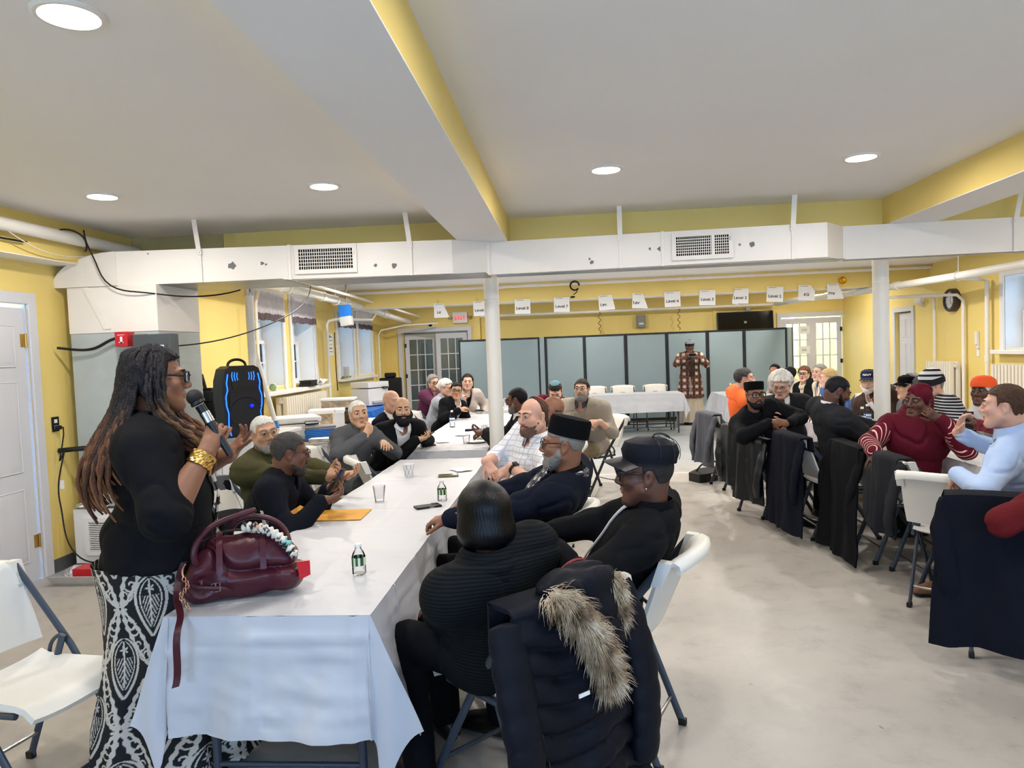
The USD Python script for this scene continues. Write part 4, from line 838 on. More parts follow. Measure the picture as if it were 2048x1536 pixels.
def bounds(q):
    if q[0] == 'c':
        r = max(q[3], q[4]); return np.minimum(q[1], q[2]) - r, np.maximum(q[1], q[2]) + r
    ext = q[2] if q[3] is None else np.sqrt(((q[3] * q[2]) ** 2).sum(1))
    return q[1] - ext, q[1] + ext
def smin(a, b, k):
    h = np.clip(.5 + .5 * (b - a) / k, 0, 1); return b + (a - b) * h - k * h * (1 - h)
def sdf(sh, P):
    d = np.full(P.shape[:-1], .5)
    for q in sh.p:
        v = pd(q, P); d = -smin(-d, v, q[5]) if q[6] else smin(d, v, q[5])
    return d
def mesh_sdf(sh, h, post=None, lohi=None):
    """post(P, d) -> d carves or trims"""
    bs = [bounds(q) for q in sh.p if not q[6]]
    lo, hi = (np.min([b[0] for b in bs], 0) - 3 * h, np.max([b[1] for b in bs], 0) + 3 * h) if lohi is None else lohi
    n = np.maximum(np.ceil((hi - lo) / h).astype(int) + 1, 3)
    ax = [lo[i] + h * np.arange(n[i]) for i in range(3)]
    D = np.full(n, .06, np.float64)
    for q in sh.p:
        a, b = bounds(q); m = q[5] * 1.2 + 2.2 * h
        i0 = np.clip(np.floor((a - m - lo) / h).astype(int), 0, n - 1); i1 = np.clip(np.ceil((b + m - lo) / h).astype(int) + 1, 1, n)
        if (i1 <= i0).any(): continue
        sl = tuple(slice(x, y) for x, y in zip(i0, i1))
        P = np.stack(np.meshgrid(*[ax[i][sl[i]] for i in range(3)], indexing='ij'), -1)
        v = pd(q, P); D[sl] = -smin(-D[sl], v, q[5]) if q[6] else smin(D[sl], v, q[5])
    if post is not None:
        D = post(np.stack(np.meshgrid(*ax, indexing='ij'), -1), D)
    D[0], D[-1], D[:, 0], D[:, -1], D[:, :, 0], D[:, :, -1] = .01, .01, .01, .01, .01, .01
    S = D < 0
    # surface nets
    c = [D[a:n[0] - 1 + a, b:n[1] - 1 + b, e:n[2] - 1 + e] for a in (0, 1) for b in (0, 1) for e in (0, 1)]
    off = [(a, b, e) for a in (0, 1) for b in (0, 1) for e in (0, 1)]
    neg = sum((x < 0).astype(int) for x in c); act = (neg > 0) & (neg < 8)
    idx = np.full(act.shape, -1); I = np.argwhere(act); idx[act] = np.arange(len(I))
    cv = np.stack([x[act] for x in c], 1); acc = np.zeros((len(I), 3)); cnt = np.zeros(len(I))
    for i in range(8):
        for j in range(i + 1, 8):
            o1, o2 = A(off[i]), A(off[j])
            if abs(o1 - o2).sum() != 1: continue
            a, b = cv[:, i], cv[:, j]; m = (a < 0) != (b < 0)
            t = np.where(m, a / np.where(m, a - b, 1), 0); acc += np.where(m[:, None], o1 + t[:, None] * (o2 - o1), 0); cnt += m
    V = lo + h * (I + acc / np.maximum(cnt, 1)[:, None]); F = []
    for axn in range(3):
        sl0 = [slice(None)] * 3; sl1 = [slice(None)] * 3; sl0[axn], sl1[axn] = slice(0, -1), slice(1, None)
        a, b = S[tuple(sl0)], S[tuple(sl1)]
        u, w = (axn + 1) % 3, (axn + 2) % 3
        E = np.argwhere(a != b); E = E[(E[:, u] > 0) & (E[:, w] > 0) & (E[:, u] < n[u] - 1) & (E[:, w] < n[w] - 1)]
        fl = a[tuple(E.T)]
        def cell(du, dw):
            k = E.copy(); k[:, u] -= du; k[:, w] -= dw; return idx[tuple(k.T)]
        q = np.stack([cell(1, 1), cell(0, 1), cell(0, 0), cell(1, 0)], 1); q[~fl] = q[~fl][:, ::-1]
        F.append(q)
    F = np.vstack(F); F = F[(F >= 0).all(1)]
    return V, np.vstack([F[:, [0, 1, 2]], F[:, [0, 2, 3]]])
def vnorm(V, F):
    n = np.zeros_like(V); fn = np.cross(V[F[:, 1]] - V[F[:, 0]], V[F[:, 2]] - V[F[:, 0]])
    for k in range(3): np.add.at(n, F[:, k], fn)
    return n / (np.linalg.norm(n, axis=1, keepdims=True) + 1e-12)
def wrinkle(V, F, amp, freq, seed=0, stretch=(1, 1, 1)):
    d = meshkit.fbm(V * A(stretch) * freq + seed * 7.3, 3, seed) - .5
    r = np.abs(meshkit.noise(V * A(stretch) * freq * .8 + 31 + seed, seed + 5) - .5)
    return V + vnorm(V, F) * (amp * (1.2 * d - .84 * np.exp(-(r / .05) ** 2)))[:, None], F
def hit(sh, o, d, tmax=.6):
    """first surface point from o along d (arrays)"""
    o = np.atleast_2d(o).astype(float); d = np.broadcast_to(nz(d), o.shape); t = np.zeros(len(o))
    for _ in range(40): t = t + np.clip(sdf(sh, o + t[:, None] * d), -.02, .05) * .8
    return o + np.minimum(t, tmax)[:, None] * d

SKIN = {'dark': '6A4636', 'deep': '5A392C', 'brown': '8A5E46', 'tan': 'B98A6C', 'light': 'CFA48C', 'pink': 'D0A08A', 'olive': 'C49A7C'}
for k_, v_ in SKIN.items(): mat('skin_' + k_, v_, .52, var=.05, vscale=18, bump=.04, bscale=160)
for k_, v_ in dict(black='15131A'[:6], darkbrown='2A201C', brown='4A3426', auburn='6B4630', grey='85817C', silver='C9C6C0', white='E6E2DA', darkgrey='3F3D3C', blonde='B79A6B', stubble='6A5246').items():
    mat('hair_' + k_, v_, .55, spec=.2, var=.3, vscale=40, bump=.55, bscale=110, stretch=(1, 1, .22))
mat('eye_white', '9C948C', .25); mat('eye_white_dim', '6A615A', .25); mat('iris', '2B1A12', .2); mat('iris_blue', '4F6C80', .2)
for k_, v_ in dict(dark='8A4A45', pale='B5685F', red='9E2B36').items(): mat('lips_' + k_, v_, .45)
mat('frame_black', '0C0C0D', .25); mat('frame_metal', '9A8A6A', .25, metal=1.0); mat('frame_brown', '3A2418', .3)

def head_shape(fem=0, jaw=1.0, wide=1.0, nose=1.0):
    s = Sh(); w = wide
    s.e((0, -.015, .028), (.074 * w, .094, .086)); s.e((0, .028, -.04), (.058 * w, .062, .078), k=.03)
    s.e((0, .005, -.055), (.060 * w * jaw, .055, .045), k=.03)
    s.c((-.012, .072, -.103), (.012, .072, -.103), .021 * jaw, k=.03)
    for x in (-1, 1):
        s.c((x * .058 * jaw * w, .01, -.055), (x * .02, .062, -.1), .019, .017, k=.03)
        s.e((x * .042 * w, .062, -.022), (.023, .02, .02), k=.03)
        s.c((x * .012, .083, .026), (x * .045 * w, .072, .028), .011 - .002 * fem, .010, k=.018)
    for x in (-1, 1): s.e((x * .031, .096, .008), (.019, .014, .013), k=.014, neg=1)
    s.c((0, .088, .016), (0, .108 * 1, -.026), .008 * nose, .0125 * nose, k=.014)
    for x in (-1, 1): s.e((x * .0125 * nose, .098, -.033), (.0095 * nose, .011, .008), k=.01)
    for x in (-1, 1): s.e((x * .0065, .107, -.042), (.0042, .005, .004), k=.004, neg=1)
    for x in (-1, 1):
        s.e((x * .031, .081, .0085), (.0175, .0125, .0135), k=.004)     # lids over the eyeball
        s.e((x * .031, .0955, .0062), (.0112, .0066, .0034), k=.003, neg=1)
    s.c((-.018, .083, -.062), (0, .091, -.0595), .0065, .0075, k=.008).c((.018, .083, -.062), (0, .091, -.0595), .0065, .0075, k=.008)
    s.c((-.016, .082, -.0735), (.016, .082, -.0735), .0075, .0075, k=.008)
    s.c((-.021, .092, -.0672), (.021, .092, -.0672), .0028, k=.004, neg=1)
    s.e((0, .096, -.088), (.02, .008, .006), k=.01, neg=1)
    for x in (-1, 1):
        R = rz(-x * 18) @ ry(x * 8)
        s.e((x * .077 * w, -.012, -.006), (.010, .019, .032), R, k=.008); s.e((x * .086 * w, -.008, -.002), (.006, .010, .017), R, k=.006, neg=1)
        s.e((x * .076 * w, -.003, -.033), (.007, .009, .010), k=.008)
    return s
HEAD = Sh().e((0, -.015, .028), (.074, .094, .086))
def eyes(p, R, c, near, look=(0, 0), iris='iris', white='eye_white'):
    for x in (-1, 1):
        o = A([x * .031, .0825, .0068]); d = nz(A([look[0], 1, look[1]]))
        e_ = put('eye', tf(trimesh.creation.icosphere(2 if near else 1, .0125), R, R @ o + c), white, p, True)
        put('iris', tf(tf(lathe([(0, .0014), (.0035, .0012), (.0058, .0002)], 12), Rot.align_vectors([d], [[0, 0, 1]])[0].as_matrix(), o + d * .0122), R, c), iris, e_, False)
        put('pupil', tf(tf(lathe([(0, .0018), (.0026, .0014)], 8), Rot.align_vectors([d], [[0, 0, 1]])[0].as_matrix(), o + d * .0122), R, c), 'iris_dark', e_, False)
mat('iris_dark', '060505', .15)
def brows(p, R, c, m, th=.0042, lift=0):
    for x in (-1, 1):
        P = spline([(x * .012, .0955, .026 + lift), (x * .03, .094, .032 + lift), (x * .05, .076, .027 + lift)], 9)
        put('eyebrow', tf(tube(P, np.linspace(th, th * .5, 9), 6, ((0, 1, 0), .6)), R, c), m, p, True)
def lips(p, R, c, m):
    put('lips', tf(cat([tube(spline([(-.021, .0835, -.0655), (-.01, .0925, -.0622), (0, .0945, -.0628), (.01, .0925, -.0622), (.021, .0835, -.0655)], 11), np.r_[.002, np.full(9, .0042), .002], 6), tube(spline([(-.020, .083, -.069), (0, .0925, -.0728), (.020, .083, -.069)], 9), np.r_[.002, np.full(7, .0046), .002], 6)]), R, c), m, p, True)
def glasses(p, R, c, m, shape='rect', th=.0022, w=.026, h=.018, low=0):
    G = []
    for x in (-1, 1):
        k = np.linspace(0, 2 * PI, 25)[:-1]; e_ = .45 if shape == 'rect' else 1.0
        q = np.stack([x * .0325 + w * np.sign(np.cos(k)) * np.abs(np.cos(k)) ** e_, 0 * k + .1085, .006 - low + h * np.sign(np.sin(k)) * np.abs(np.sin(k)) ** e_], 1)
        q[:, 1] -= .012 * (np.abs(q[:, 0]) / .06) ** 2
        G.append(tube(q, th, 6, closed=True)); put('lens', tf((np.vstack([q, q.mean(0)[None]]), A([[i, (i + 1) % 24, 24] for i in range(24)])), R, c), 'lens_glass', p, True)
        G.append(tube(spline([(x * (.0325 + w), .098, .010 - low), (x * .077, .07, .012), (x * .081, .01, .012), (x * .078, -.02, .0), ], 12), th * .95, 6))
    G.append(tube(spline([(-.0075, .1095, .009 - low), (0, .113, .012 - low), (.0075, .1095, .009 - low)], 6), th, 6))
    put('glasses', tf(cat(G), R, c), m, p, True)
def hand(side, wrist, fdir, pnorm, curl=35, spread=5, s=1.0, thumb=30, curls=None):
    """primitives of a hand; fdir: towards the fingers, pnorm: out of the palm; side +1 right"""
    f = nz(fdir); n = nz(A(pnorm, float) - f * (A(pnorm, float) @ f)); l = np.cross(n, f) * side   # l: towards the thumb
    o = A(wrist, float); sh = Sh(); P = lambda a, b, c_: o + (f * a + l * b + n * c_) * s
    sh.c(P(0, 0, 0), P(.03, .0, 0), .024 * s, .026 * s, k=.012)
    for b in (-.026, -.009, .009, .026): sh.c(P(.02, b * .7, 0), P(.085, b, .002), .0165 * s, .0125 * s, k=.012)
    sh.e(P(.035, .022, .012), (.022 * s, .014 * s, .014 * s), np.stack([f, l, n], 1), k=.012)
    for i, (b, L) in enumerate(((.030, .078), (.0105, .086), (-.0095, .080), (-.028, .064))):
        q = P(.088 - abs(b) * .25, b, .002); a = 0; cu = curl if curls is None else curls[i]
        sp = math.radians((1.5 - i) * spread)
        for j, (fr_, r0, r1, ca) in enumerate(((.44, .0098, .0088, .7), (.31, .0088, .0080, 1.0), (.25, .0080, .0068, .7))):
            a += math.radians(cu * ca); d = (f * math.cos(sp) + l * math.sin(sp)) * math.cos(a) + n * math.sin(a)
            q2 = q + d * L * fr_ * s; sh.c(q, q2, r0 * s, r1 * s, k=.003); q = q2
    t0 = P(.025, .024, .008); ta = math.radians(thumb)
    d1 = nz(f * math.cos(ta + .3) + l * math.sin(ta + .3) + n * .35); t1 = t0 + d1 * .042 * s
    d2 = nz(f * math.cos(ta) + l * math.sin(ta) * .8 + n * .45); t2 = t1 + d2 * .032 * s
    d3 = nz(f * math.cos(ta * .6) + l * math.sin(ta * .6) * .5 + n * .5); t3 = t2 + d3 * .024 * s
    sh.c(t0, t1, .0145 * s, .0115 * s, k=.010).c(t1, t2, .0108 * s, .0098 * s, k=.004).c(t2, t3, .0095 * s, .0078 * s, k=.003)
    return sh
def ik(S, W, la, lb, pole):
    d = W - S; L = np.linalg.norm(d); L2 = min(L, (la + lb) * .999); u = d / (L + 1e-9); W = S + u * L2 if L > la + lb else W
    x = (la ** 2 - lb ** 2 + L2 ** 2) / (2 * L2); hh = math.sqrt(max(la ** 2 - x ** 2, 1e-6))
    p = A(pole, float) - S; p = p - u * (p @ u); p = nz(p)
    return S + u * x + p * hh, W
LODS = {0: (.0046, .0042, .0120), 1: (.0066, .0060, .0155), 2: (.0105, .0092, .021), 3: (.010, .0045, .0120)}
class Person:
    def __init__(s, label, at, yaw, head, hyaw=None, hp=0, hr=0, skin='tan', fem=0, stand=False, w=1.0, b=1.0, dp=1.0, tw=0, lod=1, hs=1.0, seat=.455, jaw=1.0, wide=1.0, nose=1.0, group=None, R=None, L=None, aw=1.0, bare=.0, spread=.1, feet=None, eyes_=1, look=(0, 0), nk=1.0, knee=None, roll=0, hips=1.0):
        s.p = T('person', label, 'person', (at[0], at[1], 0), yaw, group); p = s.p
        s.lod, s.fem, s.w, s.b, s.stand, s.skin = lod, fem, w, b, stand, 'skin_' + skin
        hh, hd, hc = LODS[lod]; s.hc = hc; s.hh = hh; s.hd = hd
        hyaw = yaw if hyaw is None else hyaw
        s.RH = rz(hyaw - yaw) @ ry(hr) @ rx(hp); s.Hc = p.w2l(head); s.hs = hs
        Rn = rz((hyaw - yaw) * .5) @ ry(hr * .5) @ rx(hp * .5)
        s.N = s.Hc + Rn @ A([0, -.038, -.155]) * hs
        s.pel = A([0, 0, .95 if stand else seat + .10])
        s.ut = nz(s.N - s.pel); s.TL = np.linalg.norm(s.N - s.pel)
        r0 = rz(tw) @ ry(roll) @ A([1., 0, 0]); s.rt = nz(r0 - s.ut * (r0 @ s.ut)); s.ft = np.cross(s.ut, s.rt); s.RT = np.stack([s.rt, s.ft, s.ut], 1)
        s.S = {q: s.N + s.rt * q * .172 * w - s.ut * .052 for q in (-1, 1)}
        s.E, s.W, s.hand = {}, {}, {}
        for q, hcfg in ((1, R), (-1, L)):
            hcfg = dict(hcfg or {})
            if 'at' in hcfg: W = p.w2l(hcfg['at'])
            else: W = A([q * .10, .36, seat + .22]) if not stand else s.S[q] + A([q * .06, .05, -.55])
            pole = p.w2l(hcfg['pole']) if 'pole' in hcfg else s.S[q] + s.rt * q * .35 - s.ft * .25 - A([0, 0, .5])
            s.E[q], s.W[q] = ik(s.S[q], W, .285 * (1.0 if not fem else .95), .255, pole)
            fa = nz(s.W[q] - s.E[q])
            fd = p.R.T @ nz(hcfg['fd']) if 'fd' in hcfg else nz(fa + A([-q * .3, .0, -.1]))
            pn = p.R.T @ nz(hcfg['pn']) if 'pn' in hcfg else A([-q * .4, -.1, -1.])
            s.hand[q] = hand(q, s.W[q] + fd * .012, fd, pn, hcfg.get('curl', 38), hcfg.get('spread', 4), .97 if not fem else .9, hcfg.get('thumb', 28), hcfg.get('curls'))
            if hcfg.get('none'): s.hand[q] = None
        s.aw = aw
        # torso and limbs
        F = lambda a, x=0, y=0: s.pel + s.ut * s.TL * a + s.rt * x + s.ft * y
        s.F = F; t = Sh(); RT = s.RT; k = .05
        t.e(F(.06, 0, -.01), (.165 * w * hips, .125 * max(b, dp) * hips, .125 * hips), RT, k).e(F(.34, 0, .015 + .05 * (b - 1)), (.148 * w * (.5 + .5 * b), .108 * b, .17), RT, k)
        t.e(F(.68, 0, 0), (.158 * w, .112 * dp, .17), RT, k).e(F(.87, 0, -.012), (.15 * w, .085 * dp, .085), RT, k)
        for q in (-1, 1):
            t.c(F(.98, q * .04, -.015), s.S[q], .052, .060 * aw, k)
            if fem: t.e(F(.64, q * .075, .085 * dp), (.066, .058, .066), RT, .04)
        s.torso = t; s.arm = {}
        for q in (-1, 1): s.arm[q] = (s.S[q], s.E[q], s.W[q])
        s.knee, s.ank, s.hip = {}, {}, {}
        for q in (-1, 1):
            s.hip[q] = s.pel + A([q * .085, 0, -.03])
            if stand: s.knee[q] = A([q * .09, .02, .50]); s.ank[q] = A([q * .10, -.02, .09])
            else:
                s.knee[q] = A([q * (.085 + spread), .43, seat + .075]); s.ank[q] = A([q * (.09 + spread), .40, .09])
                if knee and q in knee: s.knee[q] = p.w2l(knee[q])
                if feet and q in feet: s.ank[q] = p.w2l(feet[q])
        s.body(bare, jaw, wide, nose, nk)
        if eyes_: eyes(p, s.RH * hs, s.Hc, lod == 0, look, white='eye_white_dim' if skin in ('dark', 'deep', 'brown') or lod == 2 else 'eye_white')
    def body(s, bare, jaw, wide, nose, nk):
        b = s.torso.infl(-.016)
        for q in (-1, 1):
            S, E, W = s.arm[q]; b.c(S, E, .043, .036).c(E, W, .036, .026)
            b.c(s.hip[q], s.knee[q], .075, .05).c(s.knee[q], s.ank[q], .05, .034)
            b.c(s.ank[q], s.ank[q] + A([0, .1, -.05]), .034, .026)
        parts = [mesh_sdf(b, .024)]
        hd = head_shape(s.fem, jaw, wide, nose).tf(s.RH * s.hs, s.Hc) if s.hs == 1 else head_shape(s.fem, jaw, wide, nose).tf(s.RH, s.Hc)
        base = s.Hc + s.RH @ A([0, -.036, -.045])
        hd.c(base, s.N - s.ut * .05, (.054 - .008 * s.fem) * nk, (.062 - .008 * s.fem) * nk, .03)
        s.head_sh = hd; parts.append(mesh_sdf(hd, s.hh))
        for q in (-1, 1):
            if s.hand[q] is None: continue
            S, E, W = s.arm[q]; m = E + (W - E) * (.0 if bare else .55)
            h = Sh().c(m, W, .046 * s.aw if bare else .034, .029, .015) + s.hand[q]
            h.c(W, W + (W - E) / np.linalg.norm(W - E) * .015, .029, .026, .02)
            parts.append(mesh_sdf(h, s.hd))
        put('body', cat(parts), s.skin, s.p, True)
    def hl(s, P): return (P - s.Hc) @ s.RH          # into the head's frame
    def hw(s, m): return tf(m, s.RH, s.Hc)
    # ---- clothes
    def top(s, m, t=.014, name='jacket', sleeve=.97, neck=.066, hem=-.16, V=None, amp=.010, freq=7, cuff=None, low=None, flare=0, sl_r=1.0, h=None, drop=.0):
        sh, arm = s.torso.infl(t), Sh(); s.tor_sh = s.torso.infl(t)
        for q in (-1, 1):
            S, E, W = s.arm[q]; W2 = E + (W - E) * (sleeve if np.isscalar(sleeve) else sleeve[q]); a = s.aw
            for o_ in (sh, arm): o_.c(S, E, (.056 * a + t) * sl_r, (.046 * a + t) * sl_r, .06).c(E, W2, (.045 * a + t) * sl_r, (.033 + t * .8) * sl_r, .02)
        s.arm_sh = arm
        if s.stand: 
            z0 = low if low is not None else .78
            sh.c(s.pel + A([0, 0, -.0]), A([0, 0, z0 - .05]), .15 * s.w + t, .15 * s.w + t + flare, .05).c(s.pel + A([-.07, 0, -.0]), A([-.07, 0, z0 - .05]), .11 * s.w + t, .11 * s.w + t + flare, .05).c(s.pel + A([.07, 0, -.0]), A([.07, 0, z0 - .05]), .11 * s.w + t, .11 * s.w + t + flare, .05)
        else:
            for q in (-1, 1): sh.c(s.hip[q] + A([0, .02, .0]), s.hip[q] + (s.knee[q] - s.hip[q]) * .22, .085 + t, .085 + t, .04)
        N, up = s.N, s.ut
        a_, b_ = N - up * (.055 + drop) + s.ft * .045, N + up * .12 + s.ft * .02
        def post(P, D):
            x = P - s.pel; xt, yt, zt = x @ s.rt, x @ s.ft, (x @ s.ut) / s.TL
            D = np.maximum(D, -pd(('c', a_, b_, neck * .9, neck * 1.1), P))
            D = np.maximum(D, (hem - zt) * s.TL) if not s.stand else np.maximum(D, z0 - P[..., 2])
            if V:
                v0, vw = V; half = np.clip((zt - v0) / (1 - v0), 0, 1) * vw
                wedge = np.maximum(np.maximum(np.abs(xt) - half, -yt + .01), (v0 - zt) * s.TL)
                D = np.minimum(np.maximum(D, -wedge), sdf(arm, P))
            return D
        v, f = mesh_sdf(sh, h or s.hc, post); v, f = wrinkle(v, f, amp, freq, int(abs(s.p.loc[0] * 31)) % 50)
        s.top_sh = sh
        pth = put(name, (v, f), m, s.p, True)
        if V:
            v0, vw = V
            for q in (-1, 1):
                zt = np.linspace(v0 - .02, .98, 12); half = np.clip((zt - v0) / (1 - v0), 0, 1) * vw
                wd = np.interp(zt, [v0, v0 + .3 * (1 - v0), .9, .98], [.008, .04, .055, .04])
                rows = []
                for c_ in np.linspace(0, 1, 4):
                    o = A([s.F(z_, q * (h_ + w_ * c_), .35) for z_, h_, w_ in zip(zt, half, wd)])
                    rows.append(hit(s.tor_sh, o, -s.ft, .5) + s.ft * (.004 + .003 * c_))
                g = np.stack(rows, 1); put('lapel', sheet(g, .005 * (1 if q < 0 else -1) * -1), m, pth, 40)
        return pth
    def sleeves(s, m, name='sleeve', t=.004):
        for q in (-1, 1):
            sh = Sh(); sh.p = [x for x in s.arm_sh.p if np.linalg.norm(x[1] - s.S[q]) < 1e-6 or np.linalg.norm(x[1] - s.E[q]) < 1e-6]; sh = sh.infl(t)
            v, f = mesh_sdf(sh, s.hc, lambda P, D: np.maximum(D, .04 - np.abs((P - s.N) @ s.rt) + .08 * (((P - s.S[q]) @ s.ut) > -.02))); put(name, wrinkle(v, f, .010, 7, 5), m, s.p, True)
    def shirt(s, m, t=.004, neck=.058, name='shirt', full=False):
        sh = s.torso.infl(t)
        def post(P, D):
            x = P - s.pel; yt, zt = x @ s.ft, (x @ s.ut) / s.TL
            D = np.maximum(D, -pd(('c', s.N - s.ut * .03 + s.ft * .03, s.N + s.ut * .12, neck * .9, neck), P))
            return np.maximum(np.maximum(D, -.03 - yt), (.0 - zt) * s.TL)
        v, f = mesh_sdf(sh, s.hc, post); put(name, wrinkle(v, f, .004, 9, 3), m, s.p, True); s.shirt_sh = sh
    def collar(s, m, r=.062, h=.045, out=.022, gap=.35, name='collar', thick=.004, tilt=.02, pts=True):
        up = nz(nz(s.Hc + s.RH @ A([0, -.03, -.06]) - s.N) + s.ut * .6); fw = nz(s.ft - up * (s.ft @ up)); rt = np.cross(fw, up)
        a = np.linspace(gap, 2 * PI - gap, 33); v = np.linspace(0, 1, 6); Aa, Vv = np.meshgrid(a, v, indexing='ij')
        front = (np.cos(Aa) * .5 + .5)
        R_ = r + out * Vv ** 1.2; Z = .055 - (h * (1 + .5 * pts * front ** 6)) * Vv - tilt * front * 1.6 + .012
        P = s.N + (np.sin(Aa) * R_ * .98)[..., None] * rt + (np.cos(Aa) * R_ * 1.06 + .012)[..., None] * fw + Z[..., None] * up
        put(name, sheet(P, thick), m, s.p, 50)
    def turtleneck(s, m, r=.066, h=.07, name='collar', n=3, z0=-.02, tilt=.03):
        up = nz(s.Hc + s.RH @ A([0, -.03, -.06]) - s.N + s.ut * .05); fw = nz(s.ft - up * (s.ft @ up)); rt = np.cross(fw, up)
        a = np.linspace(0, 2 * PI, 41); v = np.linspace(0, 1, 12); Aa, Vv = np.meshgrid(a, v, indexing='ij')
        R_ = r + .012 * np.sin(Vv * PI) + .012 * (1 - Vv) ** 2 + .004 * np.sin(Vv * PI * n * 2) 
        P = s.N + (np.sin(Aa) * R_)[..., None] * rt + (np.cos(Aa) * R_ * 1.06 + .012)[..., None] * fw + (z0 + h * Vv - tilt * np.cos(Aa))[..., None] * up
        put(name, sheet(P, -.006), m, s.p, 60)
    def trousers(s, m, t=.014, name='trousers', top_=.14, boot=0):
        sh = Sh(); sh.e(s.pel + A([0, -.01, 0]), (.165 * s.w + t, .13 + t, .12), None, .05)
        if s.b > 1.1: sh.e(s.F(.15, 0, .02), (.14 * s.w * s.b, .11 * s.b, .1), s.RT, .05)
        for q in (-1, 1):
            sh.c(s.hip[q], s.knee[q], .088 * s.w ** .5 + t, .062 + t, .03).c(s.knee[q], s.ank[q] + A([0, 0, .0]), .060 + t, .048 + t, .02)
        post = lambda P, D: np.maximum(np.maximum(D, P[..., 2] - s.pel[2] - top_ * s.TL), .055 - P[..., 2])
        v, f = mesh_sdf(sh, s.hc * 1.7, post); put(name, wrinkle(v, f, .008, 7, 9), m, s.p, True)
    def shoes(s, m, sole='black_rubber', yaw=(0, 0), name='shoe', L=.19):
        for i, q in enumerate((-1, 1)):
            a = s.ank[q]; d = rz(yaw[i] - 0) @ A([0, 1., 0]) if not isinstance(yaw[i], tuple) else s.p.R.T @ nz(A(yaw[i]))
            z0 = max(a[2] - .085, 0); sh = Sh()
            sh.c(a + A([0, 0, .03]), a - A([0, 0, .02]), .052, .046, .03).c(A([*a[:2], z0 + .04]) - d * .035, A([*a[:2], z0 + .035]) + d * L, .042, .036, .03).c(a - A([0, 0, .0]), A([*a[:2], z0 + .045]) + d * .12, .042, .036, .03)
            v, f = mesh_sdf(sh, .010 if s.lod < 2 else .016, lambda P, D: np.maximum(D, z0 + .018 - P[..., 2]))
            pth = put(name, (v, f), m, s.p, True)
            so = sh.infl(.004); v, f = mesh_sdf(so, .012 if s.lod < 2 else .018, lambda P, D: np.maximum(np.maximum(D, z0 + .001 - P[..., 2]), P[..., 2] - z0 - .024)); put('sole', (v, f), sole, pth, True)
    # ---- head
    def hair(s, m, t=.010, hl_=.072, ys=.032, zb=-.06, top_=None, name='hair', amp=.006, freq=30, vol=None, part=0):
        sh = Sh().e((0, -.016, .028), (.0745 + t, .0945 + t, .0865 + t)).e((0, -.050, -.03), (.056 + t * .5, .030 + t * .5, .045), k=.02)
        if vol: 
            for c_, r_ in vol: sh.e(c_, r_, k=.03)
        sh = sh.tf(s.RH, s.Hc)
        def post(P, D):
            q = s.hl(P); x, y, z = q[..., 0], q[..., 1], q[..., 2]
            line = hl_ - .35 * np.abs(x) * (np.abs(x) > .03) * .4
            D = np.maximum(D, np.minimum(y - ys - .10 * np.clip(z - .02, 0, 1), line - z))
            D = np.maximum(D, np.interp(y, [-.12, -.05, -.03, ys - .012, ys + .01], [zb, zb + .012, .022, .022, -.028]) - z)
            if top_ is not None: D = np.maximum(D, z - np.interp(y, [-.12, -.06, .06], top_))
            return D
        v, f = mesh_sdf(sh, s.hh * 1.15, post); put(name, wrinkle(v, f, amp, freq, 4, (1, 1, .5)), m, s.p, True)
    def beard(s, m, t=.006, top_=-.045, side=.02, mous=True, chin=.0, name='beard', amp=.004):
        sh = Sh().e((0, .028, -.04), (.058 + t, .062 + t, .078 + t), k=.02).c((-.012, .072, -.103 - chin), (.012, .072, -.103 - chin), .021 + t, k=.03)
        for x in (-1, 1): sh.c((x * .060, .012, -.05), (x * .02, .062, -.1 - chin * .6), .019 + t, .018 + t, k=.03)
        if mous:
            sh.c((-.024, .082, -.061), (0, .094, -.0515), .005 + t * .3, .006 + t * .4, k=.01).c((.024, .082, -.061), (0, .094, -.0515), .005 + t * .3, .006 + t * .4, k=.01)
        sh = sh.tf(s.RH, s.Hc)
        def post(P, D):
            q = s.hl(P); x, y, z = q[..., 0], q[..., 1], q[..., 2]
            lim = np.interp(y, [-.02, .0, .04, .075, .095], [side, side, top_ - .005, top_ - .022, -.047])
            D = np.maximum(D, z - lim); D = np.maximum(D, .006 - y)
            D = np.maximum(D, -pd(('e', A([0, .098, -.0675]), A([.0235, .03, .0095]), None), q))
            return D
        v, f = mesh_sdf(sh, s.hh * 1.1, post); put(name, wrinkle(v, f, amp, 45, 2), m, s.p, True)
    def brows(s, m, th=.0042): brows(s.p, s.RH, s.Hc, m, th)
    def lips(s, m): lips(s.p, s.RH, s.Hc, m)
    def glasses(s, m='frame_black', **k): glasses(s.p, s.RH, s.Hc, m, **k)
    def hat_lathe(s, prof, m, name, tilt=0, c=(0, -.016, 0), rx_=.084, ry_=.104, n=40, parent=None, ripple=0):
        v, f = lathe(prof, n); v = v.copy(); 
        if ripple: 
            a = np.arctan2(v[:, 1], v[:, 0]); k = 1 + ripple * np.cos(a * 20); v[:, 0] *= k; v[:, 1] *= k
        v = v * A([rx_, ry_, 1]); v = v @ rx(tilt).T + A(c); return put(name, s.hw((v, f)), m, parent or s.p, 40)
    def kufi(s, m, h=.075, z=.045, tilt=8, grow=1.0):
        return s.hat_lathe([(1.0, z), (1.015, z + .006), (1.0 * grow, z + h * .85), (.93 * grow, z + h), (.5, z + h * 1.05), (0, z + h * 1.06)], m, 'kufi_cap', tilt)
    def kippah(s, m, tilt=-22):
        a = np.linspace(0, .78, 8); return s.hat_lathe([(math.sin(x) * 1.02, .010 + .0985 * math.cos(x)) for x in a[::-1]], m, 'kippah', tilt, (0, -.016, .018), .080, .100)
